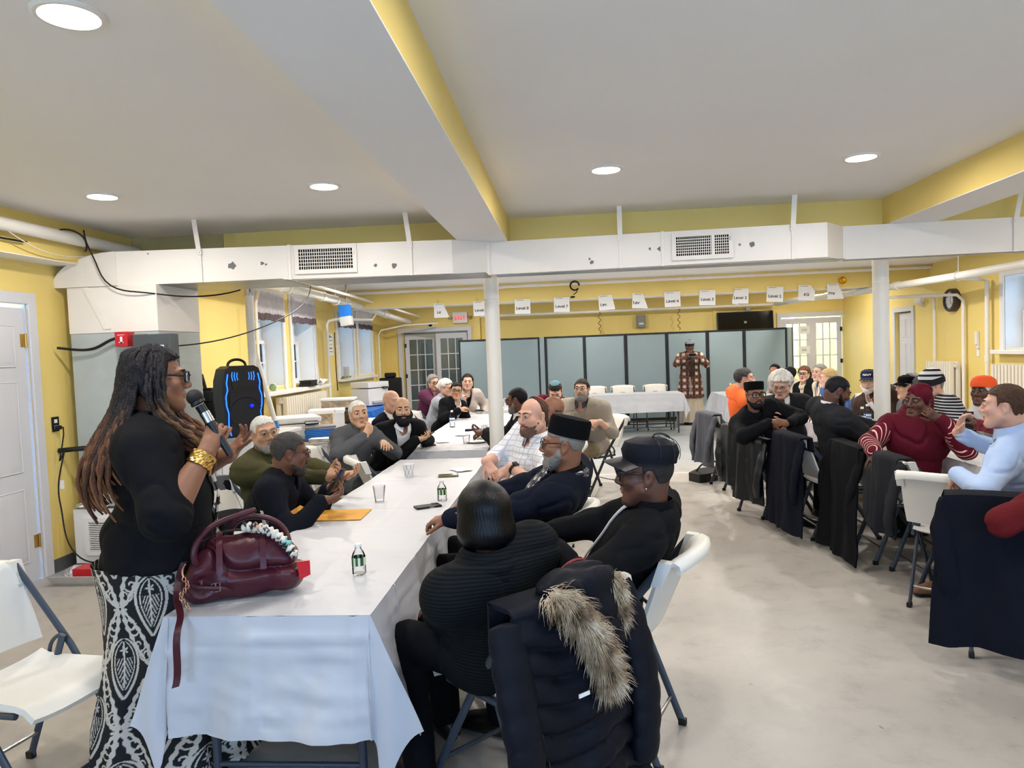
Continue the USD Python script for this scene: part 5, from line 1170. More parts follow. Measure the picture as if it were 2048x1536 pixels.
    def cap(s, m, tilt=0, h=.10, poof=1.05, visor=.075, vm=None, z=.04):
        pth = s.hat_lathe([(1.02, z), (1.03, z + .012), (1.03 * poof, z + h * .45), (.92 * poof, z + h * .8), (.55, z + h * 1.02), (.06, z + h * 1.07), (.0, z + h * 1.08)], m, 'cap', tilt)
        a = np.linspace(-1.15, 1.15, 17); q = np.linspace(0, 1, 7); Aa, Q = np.meshgrid(a, q, indexing='ij')
        R_ = 1.0 + 0 * Q; X = np.sin(Aa) * .085 * (1 + .12 * Q); Y = np.cos(Aa) * .104 + visor * Q * np.cos(Aa * .75) ; Z = z + .008 - .02 * Q - .02 * (np.abs(Aa) / 1.15) ** 2 * 1.2
        P = np.stack([X, Y, Z], -1) @ rx(tilt).T + A([0, -.016, 0]); put('visor', s.hw(sheet(P, .004)), vm or m, pth, 50); return pth
    def beanie(s, m, m2=None, z=.02, h=.115):
        pth = s.hat_lathe([(1.06, z + .03), (1.07, z + .05), (1.02, z + h * .7), (.8, z + h * .97), (.4, z + h * 1.1), (0, z + h * 1.14)], m, 'beanie', -6)
        s.hat_lathe([(1.03, z - .01), (1.09, z - .008), (1.12, z + .02), (1.09, z + .048), (1.03, z + .05)], m2 or m, 'beanie_cuff', -6, parent=pth, ripple=.012); return pth
    def tag(s, zt, x, text_=True, w=.075, h=.05, m2='blue_plastic', name='name_tag', rot=0):
        o = hit(s.tor_sh, s.F(zt, x, .4), -s.ft)[0]; e_ = .02
        n = nz(np.cross(hit(s.tor_sh, s.F(zt, x + e_, .4), -s.ft)[0] - o, hit(s.tor_sh, s.F(zt, x, .4) + s.ut * e_, -s.ft)[0] - o)); n = n if n @ s.ft > 0 else -n
        ex = nz(np.cross(s.ut, n)); ey = np.cross(n, ex); c, q = math.cos(rot), math.sin(rot); ex, ey = ex * c + ey * q, ey * c - ex * q
        pth = put(name, place(box(-w / 2, -h / 2, .004, w / 2, h / 2, .009), o, ex, ey), 'paper', s.p, False)
        if text_: put('printed_band', place(box(-w / 2, h * .22, .009, w / 2, h / 2, .010), o, ex, ey), m2, pth, False)
    def strip(s, zs, x0, x1, w, m, name, t=.006, off=.004, sh=None, wd=None):
        """a band lying on the chest from (zs[0], x0) to (zs[-1], x1)"""
        zt = np.linspace(zs[0], zs[1], 14); xs = np.linspace(x0, x1, 14); rows = []
        wd = np.ones(14) if wd is None else np.interp(np.linspace(0, 1, 14), np.linspace(0, 1, len(wd)), wd)
        for c_ in np.linspace(-.5, .5, 5):
            o = A([s.F(z_, x_ + w * c_ * k_, .4) for z_, x_, k_ in zip(zt, xs, wd)]); rows.append(hit(sh or s.tor_sh, o, -s.ft, .6) + s.ft * (off + .003 * (1 - abs(c_) * 2)))
        return put(name, sheet(np.stack(rows, 1), -t), m, s.p, 50)
    def watch(s, q, m, r=.031, name='watch', face=True):
        E, W = s.E[q], s.W[q]; d = nz(W - E); o = W - d * .012; 
        k = np.linspace(0, 2 * PI, 25)[:-1]; a = nz(np.cross(d, [0, 0, 1.])); b = np.cross(d, a)
        pth = put(name, tube(o + r * (np.cos(k)[:, None] * a + np.sin(k)[:, None] * b), .008, 8, (d, 1.5), True), m, s.p, True)
        if face: put('watch_face', tf(rbox(-.018, -.018, 0, .018, .018, .01, .004), np.stack([a, d, -b] if b[2] < 0 else [a, -d, b], 1), o + (b if b[2] > 0 else -b) * (r + .002)), m, pth)
def phone(label, o, ex, ey, m='black_plastic', w=.074, l=.152, scr='tv_screen'):
    o = A(o, float); t = T('smartphone', label, 'phone', o - A([0, 0, .004]))
    put('case', place(rbox(-w / 2, -l / 2, -.004, w / 2, l / 2, .004, .003), o, ex, ey), m, t, world=True); put('screen', place(box(-w / 2 + .004, -l / 2 + .006, .004, w / 2 - .004, l / 2 - .006, .0046), o, ex, ey), scr, t, False, world=True)
# ------------------------------------------------ coats hung over chair backs
def drape(label, x, y, rz_, m, L=.55, front=.18, w=.25, flare=1.15, seed=0, sleeves=True, amp=.028, name='coat', top_z=.884, shift=0, collar_=None, group=None, lean=.0, cat_='coat'):
    """coat over the back of the chair at (x, y, rz_)"""
    t = T(name, label, cat_, (x, y, 0), rz_, group)
    u = np.linspace(-1, 1, 41); n2 = 34; back_y = -.405
    s = np.linspace(-front, L, n2); U, S = np.meshgrid(u, s, indexing='ij')
    fb = lambda Uu, Ss, sd: meshkit.fbm(np.stack([Uu * 2.6 + sd, Ss * 2.0, 0 * Uu + sd], -1), 3, sd) - .5
    bow = -.045 * (1 - U ** 2)
    Y = np.where(S < 0, -.315 + bow + .02 * np.clip(-S / .1, 0, 1), -.375 + bow - .012 - lean * np.clip(S, 0, 2)); rr = np.clip(S / .05, -1, 1); 
    Y = -.36 + bow * 1.1 + np.where(S < 0, .045 * np.clip(-S / .03, 0, 1) ** .7 + .04 * np.clip(-S - .03, 0, 1), -.062 * np.clip(S / .04, 0, 1) ** .7 - lean * np.clip(S, 0, 2))
    g = np.clip(np.abs(S) / max(L, .2), 0, 1)
    fold = np.sin(U * 7 + fb(U, S, seed + 3) * 5 + seed) * .5 + fb(U, S * .6, seed) * 2.2
    Y = Y - np.where(S > 0, 1, -.4) * (amp * (.15 + g) * (fold + .6))
    Z = top_z - .018 * np.abs(U) ** 3 - np.where(S < 0, np.clip(-S - .03, 0, 1), np.clip(S - .03, 0, 2)) * (1 + .04 * fb(U, 0 * S, seed + 8)) 
    X = U * w * (1 + (flare - 1) * g ** .8) + shift + .02 * fb(U, S, seed + 5)
    P = np.stack([X, Y, np.maximum(Z, .012 + .01 * U ** 2)], -1)
    put('shell', sheet(P, .014), m, t, 60)
    if sleeves:
        for q in (-1, 1):
            a = spline([(q * w * .86 + shift, -.39, top_z - .05), (q * w * 1.02 + shift, -.43, top_z - .17), (q * w * 1.0 + shift, -.43 - amp, top_z - .34), (q * w * .92 + shift, -.425 - amp, top_z - .34 - min(.2, L * .3))], 20)
            r_ = np.linspace(.055, .048, 20) * (1 + .10 * np.sin(np.arange(20) * 1.3)); r_[0] = .03
            put('sleeve', tube(a, r_, 14, ((0, 1, 0), .55)), m, t, 60)
    if collar_:
        a = np.linspace(-1, 1, 21); P = np.stack([np.stack([a * .13 + shift, -.40 - .03 * (1 - a ** 2) - .02 * k_ , top_z + .012 - .055 * k_ + 0 * a], -1) for k_ in np.linspace(0, 1, 6)], 1)
        put('collar', sheet(P, .012), collar_, t, 60)
    return t
# ------------------------------------------------ cloth colours
mat('black_knit', '0F1013', .85, spec=.12, bump=.12, bscale=140)
mat('ribbed_black', '0D0F11', .85, spec=.12, bump=.1, bscale=200, wave=('z', 26, '171A1D', .35, .65))
mat('black_cloth', '111216', .8, spec=.12, bump=.12, bscale=120)
mat('black_quilt', '13151E', .55, spec=.12, bump=.15, bscale=60)
mat('black_leather', '101217', .38, bump=.15, bscale=30)
mat('navy_wool', '131826', .85, spec=.12, bump=.15, bscale=160)
mat('navy_coat', '10131D', .85, spec=.12, bump=.12, bscale=120)
mat('charcoal', '26272B', .85, spec=.12, bump=.15, bscale=140)
mat('grey_suit', '55575B', .85, spec=.12, bump=.2, bscale=160)
mat('grey_coat', '4A4C54', .75, bump=.2, bscale=60)
mat('olive_wool', '44422A', .9, spec=.12, bump=.3, bscale=140)
mat('white_shirt', 'E6E7EA', .65, bump=.05, bscale=60)
mat('grid_shirt', 'E8E9EC', .65, wave=[('x', 9, 'C4C8D2', .86, .96), ('z', 9, 'C4C8D2', .86, .96)])
mat('blue_shirt', 'A9C0E4', .6, bump=.06, bscale=40)
mat('orange_fleece', 'E8672A', .85, bump=.15, bscale=120)
mat('oat_sweater', '9D9384', .92, var=.3, vscale=120, bump=.5, bscale=180)
mat('maroon_knit', '5A1424', .85, spec=.12, bump=.2, bscale=120)
mat('maroon_jersey', '521020', .75, spec=.12, bump=.08, bscale=60)
mat('maroon_stripe', '5C1222', .75, spec=.12, wave=('diagonal', 14, 'D8B8B4', .86, .95))
mat('burgundy_sleeve', '5E1A1E', .85, spec=.12, bump=.3, bscale=150)
mat('burgundy_top', '4E1638', .85)
mat('grey_knit', '9EA2AC', .9, var=.45, vscale=50, bump=.5, bscale=90)
mat('beige_coat', 'B7A9A0', .8, bump=.2, bscale=60)
mat('cream_fleece', 'CFC2AC', .95, bump=.6, bscale=60)
mat('blue_cardigan', '3C5C98', .85, bump=.2, bscale=90)
mat('brown_jacket', '3B2E27', .6, spec=.12, bump=.3, bscale=40)
mat('jeans', '1B2233', .85, spec=.12); mat('black_trousers', '0F1014', .85, spec=.12); mat('grey_trousers', '33353A', .85); mat('khaki', '7A6A50', .85)
mat('black_shoe', '0C0C0D', .4); mat('brown_suede', '7A553A', .85, bump=.2, bscale=90)
mat('orange_scarf', 'F0561C', .75); mat('white_scarf', 'D9D5D2', .8); mat('black_felt', '0B0B0E', .9, spec=.12, bump=.1, bscale=120)
mat('striped_knit', '17181C', .9, wave=('z', 12, 'C8CBD0', .6, .7))
mat('plaid_coat', 'CBB9A4', .9, wave=[('x', 2.6, '4A2F28', .66, .72), ('z', 2.4, '54342C', .66, .72), ('x', 5.2, '8A4A3E', .93, .96), ('z', 4.8, '1E1A1C', .93, .96)])
mat('plaid_scarf', 'C9C6C2', .9, wave=[('x', 9, '2A2A2E', .55, .6), ('z', 8, '2A2A2E', .55, .6), ('y', 8, '55555A', .7, .75)])
mat('cream_skirt', 'C6B8A6', .85, bump=.2, bscale=60)
mat('floral', 'C9C2C0', .8, var=.9, vscale=30); mat('flower_print', '7A2230', .8, var=.95, vscale=26)
mat('tie_red', '5A1A24', .5); mat('tie_dark', '17181E', .5); mat('teal_knit', '5B7F8A', .9, bump=.2, bscale=120); mat('red_kippah', '8A3434', .8)
mat('grey_hood', '54565C', .5, bump=.1, bscale=30); mat('beanie_white', 'D6D8DC', .95, bump=.4, bscale=120, wave=('z', 6.5, '15161A', .62, .68)); mat('beanie_black', '1A1B20', .95, bump=.4, bscale=120)
mat('navy_cap', '20263C', .8, spec=.12); mat('denim_blue', '2E3F66', .8)

def stock(p, legs='black_trousers', shoe='black_shoe', **k): p.trousers(legs); p.shoes(shoe, **k)
# ================= standing woman with the microphone
P1 = Person('standing woman with long brown-tipped twists and patterned skirt speaking into a microphone', (-1.66, 2.72), -62, (-1.572, 2.62, 1.604), -62, hp=-2, skin='brown', fem=1, stand=True, w=1.16, b=1.42, dp=1.28, lod=0, aw=1.42, bare=1, jaw=1.15, wide=1.05,
            R=dict(at=(-1.315, 2.47, 1.335), fd=(.25, .35, .9), pn=(-.3, .95, -.1), curls=(62, 70, 74, 78), thumb=10, pole=(-1.25, 2.2, .9)),
            L=dict(at=(-1.37, 2.74, 1.285), fd=(.75, -.15, .62), pn=(-.35, -.75, .6), curls=(4, 8, 16, 24), spread=13, thumb=55, pole=(-1.45, 2.95, .8)))
P1.top('black_cloth', .022, 'jacket', sleeve=.12, neck=.075, amp=.008, freq=9, low=.875, flare=.05, h=.0105, sl_r=1.0)
P1.hair('hair_black', t=.018, hl_=.078, ys=.035, zb=-.08, amp=.010, vol=[((-.082, -.022, -.02), (.022, .045, .06)), ((.082, -.022, -.02), (.022, .045, .06))])
P1.brows('hair_black'); P1.lips('lips_dark'); P1.glasses('frame_black', th=.0042, w=.028, h=.020)
def braids(P, n, seed):
    r_ = np.random.default_rng(seed); Rw = P.RH; c = P.Hc
    for i in range(n):
        row = i % 3; a = r_.uniform(-1.25, 1.25) if row else r_.uniform(-1.5, 1.5)      # angle round the head from the back
        a = -1.45 + 2.9 * (i + .5) / n + r_.uniform(-.05, .05)
        a = a * (1.0 if row < 2 else .75)
        rr = A([math.sin(a), -math.cos(a), 0])
        p0 = A([0, -.015, .028]) + A([rr[0] * .074, rr[1] * .092, .055 + .02 * r_.random()])
        p1 = A([0, -.015, .0]) + A([rr[0] * .097, rr[1] * .117, .0])
        side = abs(a) > 1.15; Lh = r_.uniform(.28, .36) if side else r_.uniform(.38, .54)
        front = 1 if side else 0
        p2 = p1 + A([rr[0] * .03, rr[1] * .02 - .01, -.12])
        p3 = p1 + A([rr[0] * .05 + .0, (rr[1] * .05 - .045) if not front else .03, -.24])
        if side: p2, p3 = A([np.sign(a) * .108, .0, -.13]), A([np.sign(a) * .115, .085, -.23]) + r_.normal(0, .01, 3)
        p4 = A([np.sign(a) * .09, .175, -Lh]) + r_.normal(0, .02, 3) if side else p1 + A([rr[0] * .03, (rr[1] * .05 - .035) if not front else .09, -Lh]) + r_.normal(0, .012, 3)
        q = spline([A([0, -.01, .10]) + rr * .03, p0, p1, p2, p3, p4], 46); rad = np.interp(np.linspace(0, 1, 46), [0, .2, .8, 1], [.006, .0095, .0085, .004]) * r_.uniform(.85, 1.1)
        k = np.arange(46)[:, None]; ph = r_.random() * 6
        rad2 = rad[:, None] * (1 + .28 * np.sin(k * 1.35 + np.arange(8) * PI / 4 * 1.0 + ph))
        v, f = tube(q, 1.0, 8); v = v.copy()
        for j in range(46): v[j * 8:(j + 1) * 8] = q[j] + (v[j * 8:(j + 1) * 8] - q[j]) * rad2[j][:, None]
        tt = np.clip((np.repeat(np.linspace(0, 1, 46), 8) - .42) / .5, 0, 1); tt = np.r_[tt, 0, 1]
        g = r_.random() < .5; A0, A1 = A(hx('131115')), A(hx('9A6440' if g else '5A3A2A')); col = A0 + (A1 - A0) * (tt * r_.uniform(.45, 1))[:, None]
        put('braid', tf((v, f), Rw, c), 'braid_hair', P.p, True, col=col)
def front_braids(P, n, seed):
    r_ = np.random.default_rng(seed)
    for i in range(n):
        sx = 1 if i % 3 else -1; j = r_.uniform(-.035, .03); o = lambda s_: r_.normal(0, s_, 3); L_ = r_.uniform(.26, .40); b_ = r_.uniform(-.01, .03)
        q = spline([(sx * .02, j - .01, .118), A([sx * .062, j, .085]), A([sx * (.088 + b_ * .3), j, .02]), A([sx * (.100 + b_), j, -.06]) + o(.004), A([sx * (.112 + b_), j + .03, -.13]) + o(.006), A([sx * (.110 + b_), .115 + j, -.20]) + o(.008), A([sx * (.09 + b_), .175 + j * .4, -L_]) + o(.01)], 46)
        rad = np.interp(np.linspace(0, 1, 46), [0, .2, .85, 1], [.007, .0095, .009, .005]); ph = r_.random() * 6; k = np.arange(46)[:, None]
        rad2 = rad[:, None] * (1 + .28 * np.sin(k * 1.35 + np.arange(8) * PI / 4 + ph)); v, f = tube(q, 1.0, 8); v = v.copy()
        for m_ in range(46): v[m_ * 8:(m_ + 1) * 8] = q[m_] + (v[m_ * 8:(m_ + 1) * 8] - q[m_]) * rad2[m_][:, None]
        tt = np.clip((np.r_[np.repeat(np.linspace(0, 1, 46), 8), 0, 1] - .4) / .5, 0, 1); A0, A1 = A(hx('131115')), A(hx(['8A5A3A', 'A8784E', '5A3A2A'][i % 3]))
        put('braid', tf((v, f), P.RH, P.Hc), 'braid_hair', P.p, True, col=A0 + (A1 - A0) * tt[:, None])
mat('braid_hair', '131115', .5, spec=.25, tone=1, bump=.5, bscale=160)
braids(P1, 66, 5); front_braids(P1, 24, 8)
# patterned skirt: cream ogees, drops and blossoms on black
def damask(u, v):
    """u: metres round the skirt, v: metres down; -> 1 where cream"""
    W, H = .26, .46
    out = np.zeros(u.shape, bool)
    for sh in (0, 1):
        x = (u + sh * W / 2) % W - W / 2; y = (v + sh * H / 2) % H - H / 2
        yy = y / (H / 2); env = W * .46 * np.cos(np.clip(yy, -1, 1) * PI / 2) ** .8
        d = np.abs(np.abs(x) - env); out |= (d < .0085 + .003 * np.sin(v * 190)) & (np.abs(yy) < .98)
        t = np.clip((yy + .52) / 1.0, 0, 1); dr = .058 * np.sin(PI * t ** .7) ** .9
        out |= (np.abs(np.abs(x) - dr) < .0058) & (t > 0) & (t < 1)
        dr2 = dr - .018; out |= (np.abs(np.abs(x) - dr2) < .0026) & (dr2 > .004)
        st = (np.abs(x) < .0028) & (dr2 > .008); lf = (np.abs(((yy * 9 - np.abs(x) * 90) % 1) - .5) < .2) & (np.abs(x) < dr2 - .008) & (yy > -.2); out |= st | lf
        r = np.hypot(x, y + H * .16); an = np.arctan2(y + H * .16, x); out |= (r < .012 + .006 * np.cos(5 * an)) & (r > .004)
        for sx in (-1, 1):
            for cy in (-.33, -.12, .12, .30):
                cx = sx * (np.cos(cy * PI) * W * .40); rx_, ry_ = x - cx, y - cy * H; r = np.hypot(rx_, ry_); an = np.arctan2(ry_, rx_ * sx)
                out |= (np.abs(r - .0055 - .0038 * (an + PI)) < .0036) & (r < .032)
            r = np.hypot(x - sx * W * .5, y); an = np.arctan2(y, x - sx * W * .5); out |= (r < .022 + .009 * np.cos(6 * an)) & (r > .008)
    return out
a = np.linspace(0, 2 * PI, 501); z = np.linspace(.90, .03, 340); Aa, Z = np.meshgrid(a, z, indexing='ij')
g = (.90 - Z) / .87; fold = g ** 1.3 * (.030 * np.sin(Aa * 5 + 1) + .016 * np.sin(Aa * 11 + 2 * g))
hipx, hipy = .205 - .012 * np.sin(g * PI), .235 - .04 * np.sin(np.clip(g * 1.4, 0, 1) * PI)
X, Y = np.sin(Aa) * (hipx + .03 * g + fold), np.cos(Aa) * (hipy + .03 * g + fold) + .05 * g * np.clip(np.cos(Aa), 0, 1) - .015
P_ = np.stack([X, Y, Z + .01 * np.cos(Aa)], -1)
v, f = P_.reshape(-1, 3), grid_faces(501, 340)[:, ::-1]; cr = damask(Aa * .235, .98 - Z).reshape(-1); col = np.where(cr[:, None], A(hx('C9C0B2')), A(hx('0E0F15')))
mat('damask_skirt', '101218', .8, tone=1, bump=.15, bscale=140)
put('skirt', (v, f), 'damask_skirt', P1.p, True, col=col)
mat('animal_print', 'D8CFC0', .7, wave=('z', 5, '17161A', .4, .5))
P1.strip((.78, -.02), -.01, .01, .07, 'animal_print', 'printed_blouse', off=.012, wd=(.6, 1, 1.3))
P1.shoes('black_shoe')
for q in (1,):
    E_, W_ = P1.E[q], P1.W[q]; d_ = nz(W_ - E_); k = np.linspace(0, 2 * PI, 41)[:-1]; a_ = nz(np.cross(d_, [0, 0, 1.])); b_ = np.cross(d_, a_); o_ = W_ - d_ * .035
    wd = np.linspace(-.024, .024, 7); ring = np.stack([o_ + d_ * w_ + (.041 + .002 * np.sin(k * 9 + i * 2))[:, None] * (np.cos(k)[:, None] * a_ + np.sin(k)[:, None] * b_) for i, w_ in enumerate(wd)], 1)
    ring = np.concatenate([ring, ring[:1]], 0); put('cuff_bracelet', sheet(ring, .003), 'gold', P1.p, 25)
hm_ = P1.p.l2w(P1.W[1]); 
mt = T('microphone', 'black handheld microphone in the standing woman\'s hand', 'microphone', (-1.335, 2.51, 1.36))
mo, md = A([-1.295, 2.50, 1.415]), nz(A([-.33, -.05, .62]))
put('handle', tube([mo - md * .11, mo + md * .10], [.013, .018], 16), 'black_plastic', mt, world=True); put('grille_ball', tf(trimesh.creation.icosphere(3, .029), None, mo + md * .135), 'speaker_grille', mt, True, world=True); put('grille_band', tube([mo + md * .107, mo + md * .117], .0265, 20), 'black_metal', mt, world=True); put('silver_band', tube([mo + md * .03, mo + md * .07], .0187, 16), 'steel', mt, world=True)

# ================= left side of the foreground table
P3 = Person('man in navy jacket seated in profile looking down at his phone', (-1.88, 3.96), -82, (-1.625, 4.0, 1.118), -64, hp=-10, skin='dark', w=1.08, b=1.15, lod=0, R=dict(at=(-1.40, 3.83, .86), fd=(.8, .35, .15), pn=(-.3, .3, .9), curl=42, pole=(-1.6, 3.5, .5)), L=dict(at=(-1.44, 4.08, .88), fd=(.75, -.25, .35), pn=(.0, -.3, .95), curl=40), feet={1: (-1.44, 3.85, .09), -1: (-1.40, 4.1, .09)}, knee={1: (-1.49, 3.80, .55), -1: (-1.46, 4.12, .56)})
P3.top('navy_coat', .020, 'jacket', neck=.066, amp=.010, hem=-.12); P3.collar('navy_coat', r=.064, h=.05, out=.012, gap=.5)
stock(P3, 'navy_coat'); P3.hair('hair_darkgrey', t=.006, hl_=.066, ys=.025, amp=.004, freq=60); P3.beard('hair_darkgrey', t=.005, side=-.05, top_=-.06); P3.brows('hair_darkgrey'); P3.lips('lips_dark'); P3.glasses('frame_brown', th=.0022)
phone('black phone held up by the man in the navy jacket', (-1.365, 3.99, .945), (.5, -.8, .1), (.55, .25, .8), l=.16)
P2 = Person('man with short grey hair and glasses in olive jacket looking towards the speaker', (-2.05, 4.58), -88, (-1.995, 4.5, 1.180), -138, hp=2, hr=6, skin='tan', w=1.02, b=1.1, lod=1, tw=-18, R=dict(at=(-1.50, 4.32, .91), fd=(.8, -.2, .3), pn=(-.2, -.6, .7), curl=40), L=dict(at=(-1.45, 4.5, .88), fd=(.8, -.3, .2), pn=(0, -.4, .9)))
P2.top('olive_wool', .020, 'jacket', amp=.010, hem=-.12); P2.collar('olive_wool', r=.066, h=.05, out=.012, gap=.3)
stock(P2, 'black_trousers'); P2.hair('hair_silver', t=.005, hl_=.066, ys=.034, amp=.003, freq=60); P2.beard('hair_grey', t=.006, top_=-.055, side=-.04); P2.brows('hair_grey'); P2.lips('lips_pale'); P2.glasses('frame_metal', shape='round', th=.0016, w=.027, h=.021)
P4 = Person('person with cropped white hair in grey suit looking back over the shoulder', (-2.0, 6.18), -92, (-1.849, 6.1, 1.158), -150, hp=3, hr=4, skin='olive', w=1.02, lod=1, tw=-32, R=dict(at=(-1.72, 5.80, .99), fd=(.35, .35, .65), pn=(-.3, .5, .3), curl=50, pole=(-1.6, 5.3, .8)), L=dict(at=(-1.60, 5.96, .91), fd=(.3, -.75, .1), pn=(-.2, .2, -.9), pole=(-1.45, 6.2, .7)))
P4.top('grey_suit', .020, 'jacket', amp=.011, hem=-.12); P4.collar('grey_suit', r=.066, h=.045, out=.014, gap=.5)
stock(P4, 'grey_trousers'); P4.hair('hair_white', t=.006, hl_=.070, ys=.034, amp=.003, freq=60); P4.brows('hair_darkgrey'); P4.lips('lips_pale')
P5 = Person('bald man with full dark beard in black jacket over a white shirt holding a phone', (-1.80, 6.78), -100, (-1.552, 6.5, 1.150), -162, hp=0, skin='olive', w=1.06, b=1.15, lod=1, tw=-38, R=dict(at=(-1.42, 6.42, .87), fd=(.7, .3, .1), pn=(0, .3, .9), curl=45), L=dict(at=(-1.42, 6.66, .86), fd=(.6, -.5, .15), pn=(-.2, -.2, .9), curl=40))
P5.top('black_cloth', .022, 'jacket', V=(.30, .085), amp=.009, hem=-.12); P5.shirt('white_shirt', .006); P5.collar('white_shirt', r=.062, h=.045, out=.02)
stock(P5); P5.hair('hair_darkgrey', t=.0035, hl_=.05, ys=.0, top_=(.0, .02, .03), amp=.002); P5.beard('hair_black', t=.016, top_=-.03, side=.02, chin=.014); P5.brows('hair_black', .005); P5.lips('lips_pale'); P5.tag(.55, -.10, w=.05, h=.055)
phone('phone in the hands of the bald bearded man', (-1.335, 6.50, .895), (.4, -.5, .1), (.6, .3, .35))
P6 = Person('bald older man half hidden behind the bearded man', (-1.98, 7.25), -95, (-1.785, 7.05, 1.19), -125, skin='pink', w=1.02, lod=2, tw=-10)
P6.top('navy_coat', .02, 'jacket', V=(.4, .07)); P6.shirt('white_shirt'); P6.collar('white_shirt'); stock(P6); P6.hair('hair_silver', t=.005, hl_=.04, ys=-.005, top_=(-.0, .01, .03)); P6.brows('hair_silver'); P6.lips('lips_pale')
# far left group of four women
P9 = Person('woman in black with pulled-back dark hair and glasses, in front of the three others', (-1.80, 9.85), -90, (-1.570, 9.80, 1.13), -166, hr=-4, skin='tan', fem=1, lod=2, tw=-35, L=dict(at=(-1.45, 9.75, .85)), R=dict(at=(-1.50, 9.5, .88)))
P9.top('black_knit', .022, 'cardigan', V=(.3, .07)); P9.shirt('floral', .008, name='blouse'); stock(P9); P9.hair('hair_black', t=.010, hl_=.064, ys=.03, vol=[((0, -.10, .03), (.04, .035, .04))]); P9.brows('hair_black'); P9.lips('lips_pale'); P9.glasses('frame_black', th=.003)
P8 = Person('white-haired woman with glasses in a mottled grey cardigan', (-2.02, 10.2), -90, (-1.765, 10.12, 1.16), -118, hp=-6, skin='pink', fem=1, lod=2, w=1.1, b=1.2, tw=-10, R=dict(at=(-1.55, 9.95, 1.02), pole=(-1.6, 9.6, .8)))
P8.top('grey_knit', .026, 'cardigan'); stock(P8); P8.hair('hair_white', t=.020, hl_=.066, ys=.03, amp=.012, vol=[((0, -.03, .04), (.095, .105, .09))]); P8.lips('lips_pale'); P8.glasses('frame_brown'); P8.turtleneck('flower_print', r=.06, h=.05)
P7 = Person('woman with long grey hair and glasses in burgundy, chin on hand', (-2.30, 10.78), -90, (-2.055, 10.68, 1.22), -142, hp=-6, hr=6, skin='light', fem=1, lod=2, tw=-25, R=dict(at=(-1.93, 10.55, 1.11), fd=(-.5, .2, .7), pn=(-.4, .4, .4), curl=60, pole=(-1.95, 10.25, .7)))
P7.top('burgundy_top', .022, 'sweater'); stock(P7); P7.hair('hair_grey', t=.016, hl_=.074, ys=.03, zb=-.2, vol=[((-.075, -.01, -.09), (.028, .05, .12)), ((.075, -.01, -.09), (.028, .05, .12)), ((0, -.085, -.09), (.07, .03, .12))]); P7.brows('hair_brown'); P7.lips('lips_red'); P7.glasses('frame_brown', th=.003)
P10 = Person('woman with long dark hair in a pale beige coat, far left table', (-1.70, 10.95), -120, (-1.54, 10.72, 1.21), -172, hr=-3, skin='light', fem=1, lod=2, tw=-30)
P10.top('beige_coat', .028, 'coat', V=(.55, .06)); P10.shirt('black_knit'); stock(P10); P10.hair('hair_darkbrown', t=.014, hl_=.076, ys=.03, zb=-.2, vol=[((-.075, -.015, -.09), (.026, .045, .13)), ((.075, -.015, -.09), (.026, .045, .13)), ((0, -.085, -.08), (.07, .03, .12))]); P10.brows('hair_darkbrown'); P10.lips('lips_pale'); P10.tag(.55, .09, w=.08, h=.05, text_=False)

# ================= right side of the left tables
P12 = Person('bearded man in a white checked shirt and skullcap, hands folded', (-.36, 4.78), 98, (-.245, 4.60, 1.232), 136, hp=-3, skin='pink', w=1.16, b=1.38, dp=1.15, lod=0, tw=22, aw=1.15, bare=1, jaw=1.12, wide=1.06,
             L=dict(at=(-.37, 4.37, .935), fd=(-.75, .2, -.35), pn=(-.3, .5, -.6), curl=30, pole=(.1, 4.2, .75)), R=dict(at=(-.55, 4.52, .955), fd=(.45, -.55, -.55), pn=(.0, .55, -.6), curl=28, pole=(-.75, 4.75, .75)))
P12.top('grid_shirt', .012, 'shirt', sleeve=.35, neck=.066, amp=.010, freq=8, hem=-.10); P12.collar('grid_shirt', r=.063, h=.05, out=.024, gap=.42); stock(P12, 'grey_trousers')
P12.hair('hair_brown', t=.008, hl_=.3, ys=-.012, amp=.003, freq=60); P12.beard('hair_stubble', t=.006, top_=-.04); P12.brows('hair_brown', .0046); P12.lips('lips_pale'); P12.kippah('red_kippah', 40); P12.watch(-1, 'black_rubber'); P12.tag(.38, -.06, w=.07, h=.05)
P16 = Person('man in profile with tall black cap and grey beard in navy coat', (-.31, 3.74), 78, (-.045, 3.56, 1.182), 88, hp=2, skin='brown', w=1.06, b=1.1, lod=0, tw=6, L=dict(at=(-.62, 3.45, .84), fd=(-.8, .3, -.1), pn=(0, .2, -1)), R=dict(at=(-.68, 3.75, .82), fd=(-.8, -.2, -.1), pn=(0, 0, -1)))
P16.top('navy_wool', .026, 'overcoat', V=(.35, .075), neck=.075, amp=.011, freq=10, hem=-.12); P16.shirt('maroon_knit', .010, name='maroon_vest'); stock(P16)
P16.turtleneck('black_knit', r=.060, h=.06); P16.hair('hair_grey', t=.004, hl_=.05, ys=.012, amp=.002, zb=-.035); P16.beard('hair_grey', t=.006, top_=-.04); P16.brows('hair_grey'); P16.lips('lips_dark'); P16.glasses('frame_black', th=.0026, h=.020); P16.kufi('black_felt', .092, .045, 12)
for q in (-1, 1): P16.strip((.97, .15), q * .065, q * .03, .085, 'plaid_scarf', 'scarf', off=.016, wd=(1, 1, .8))
P16.turtleneck('plaid_scarf', r=.074, h=.05, name='scarf', z0=-.035, tilt=.035)
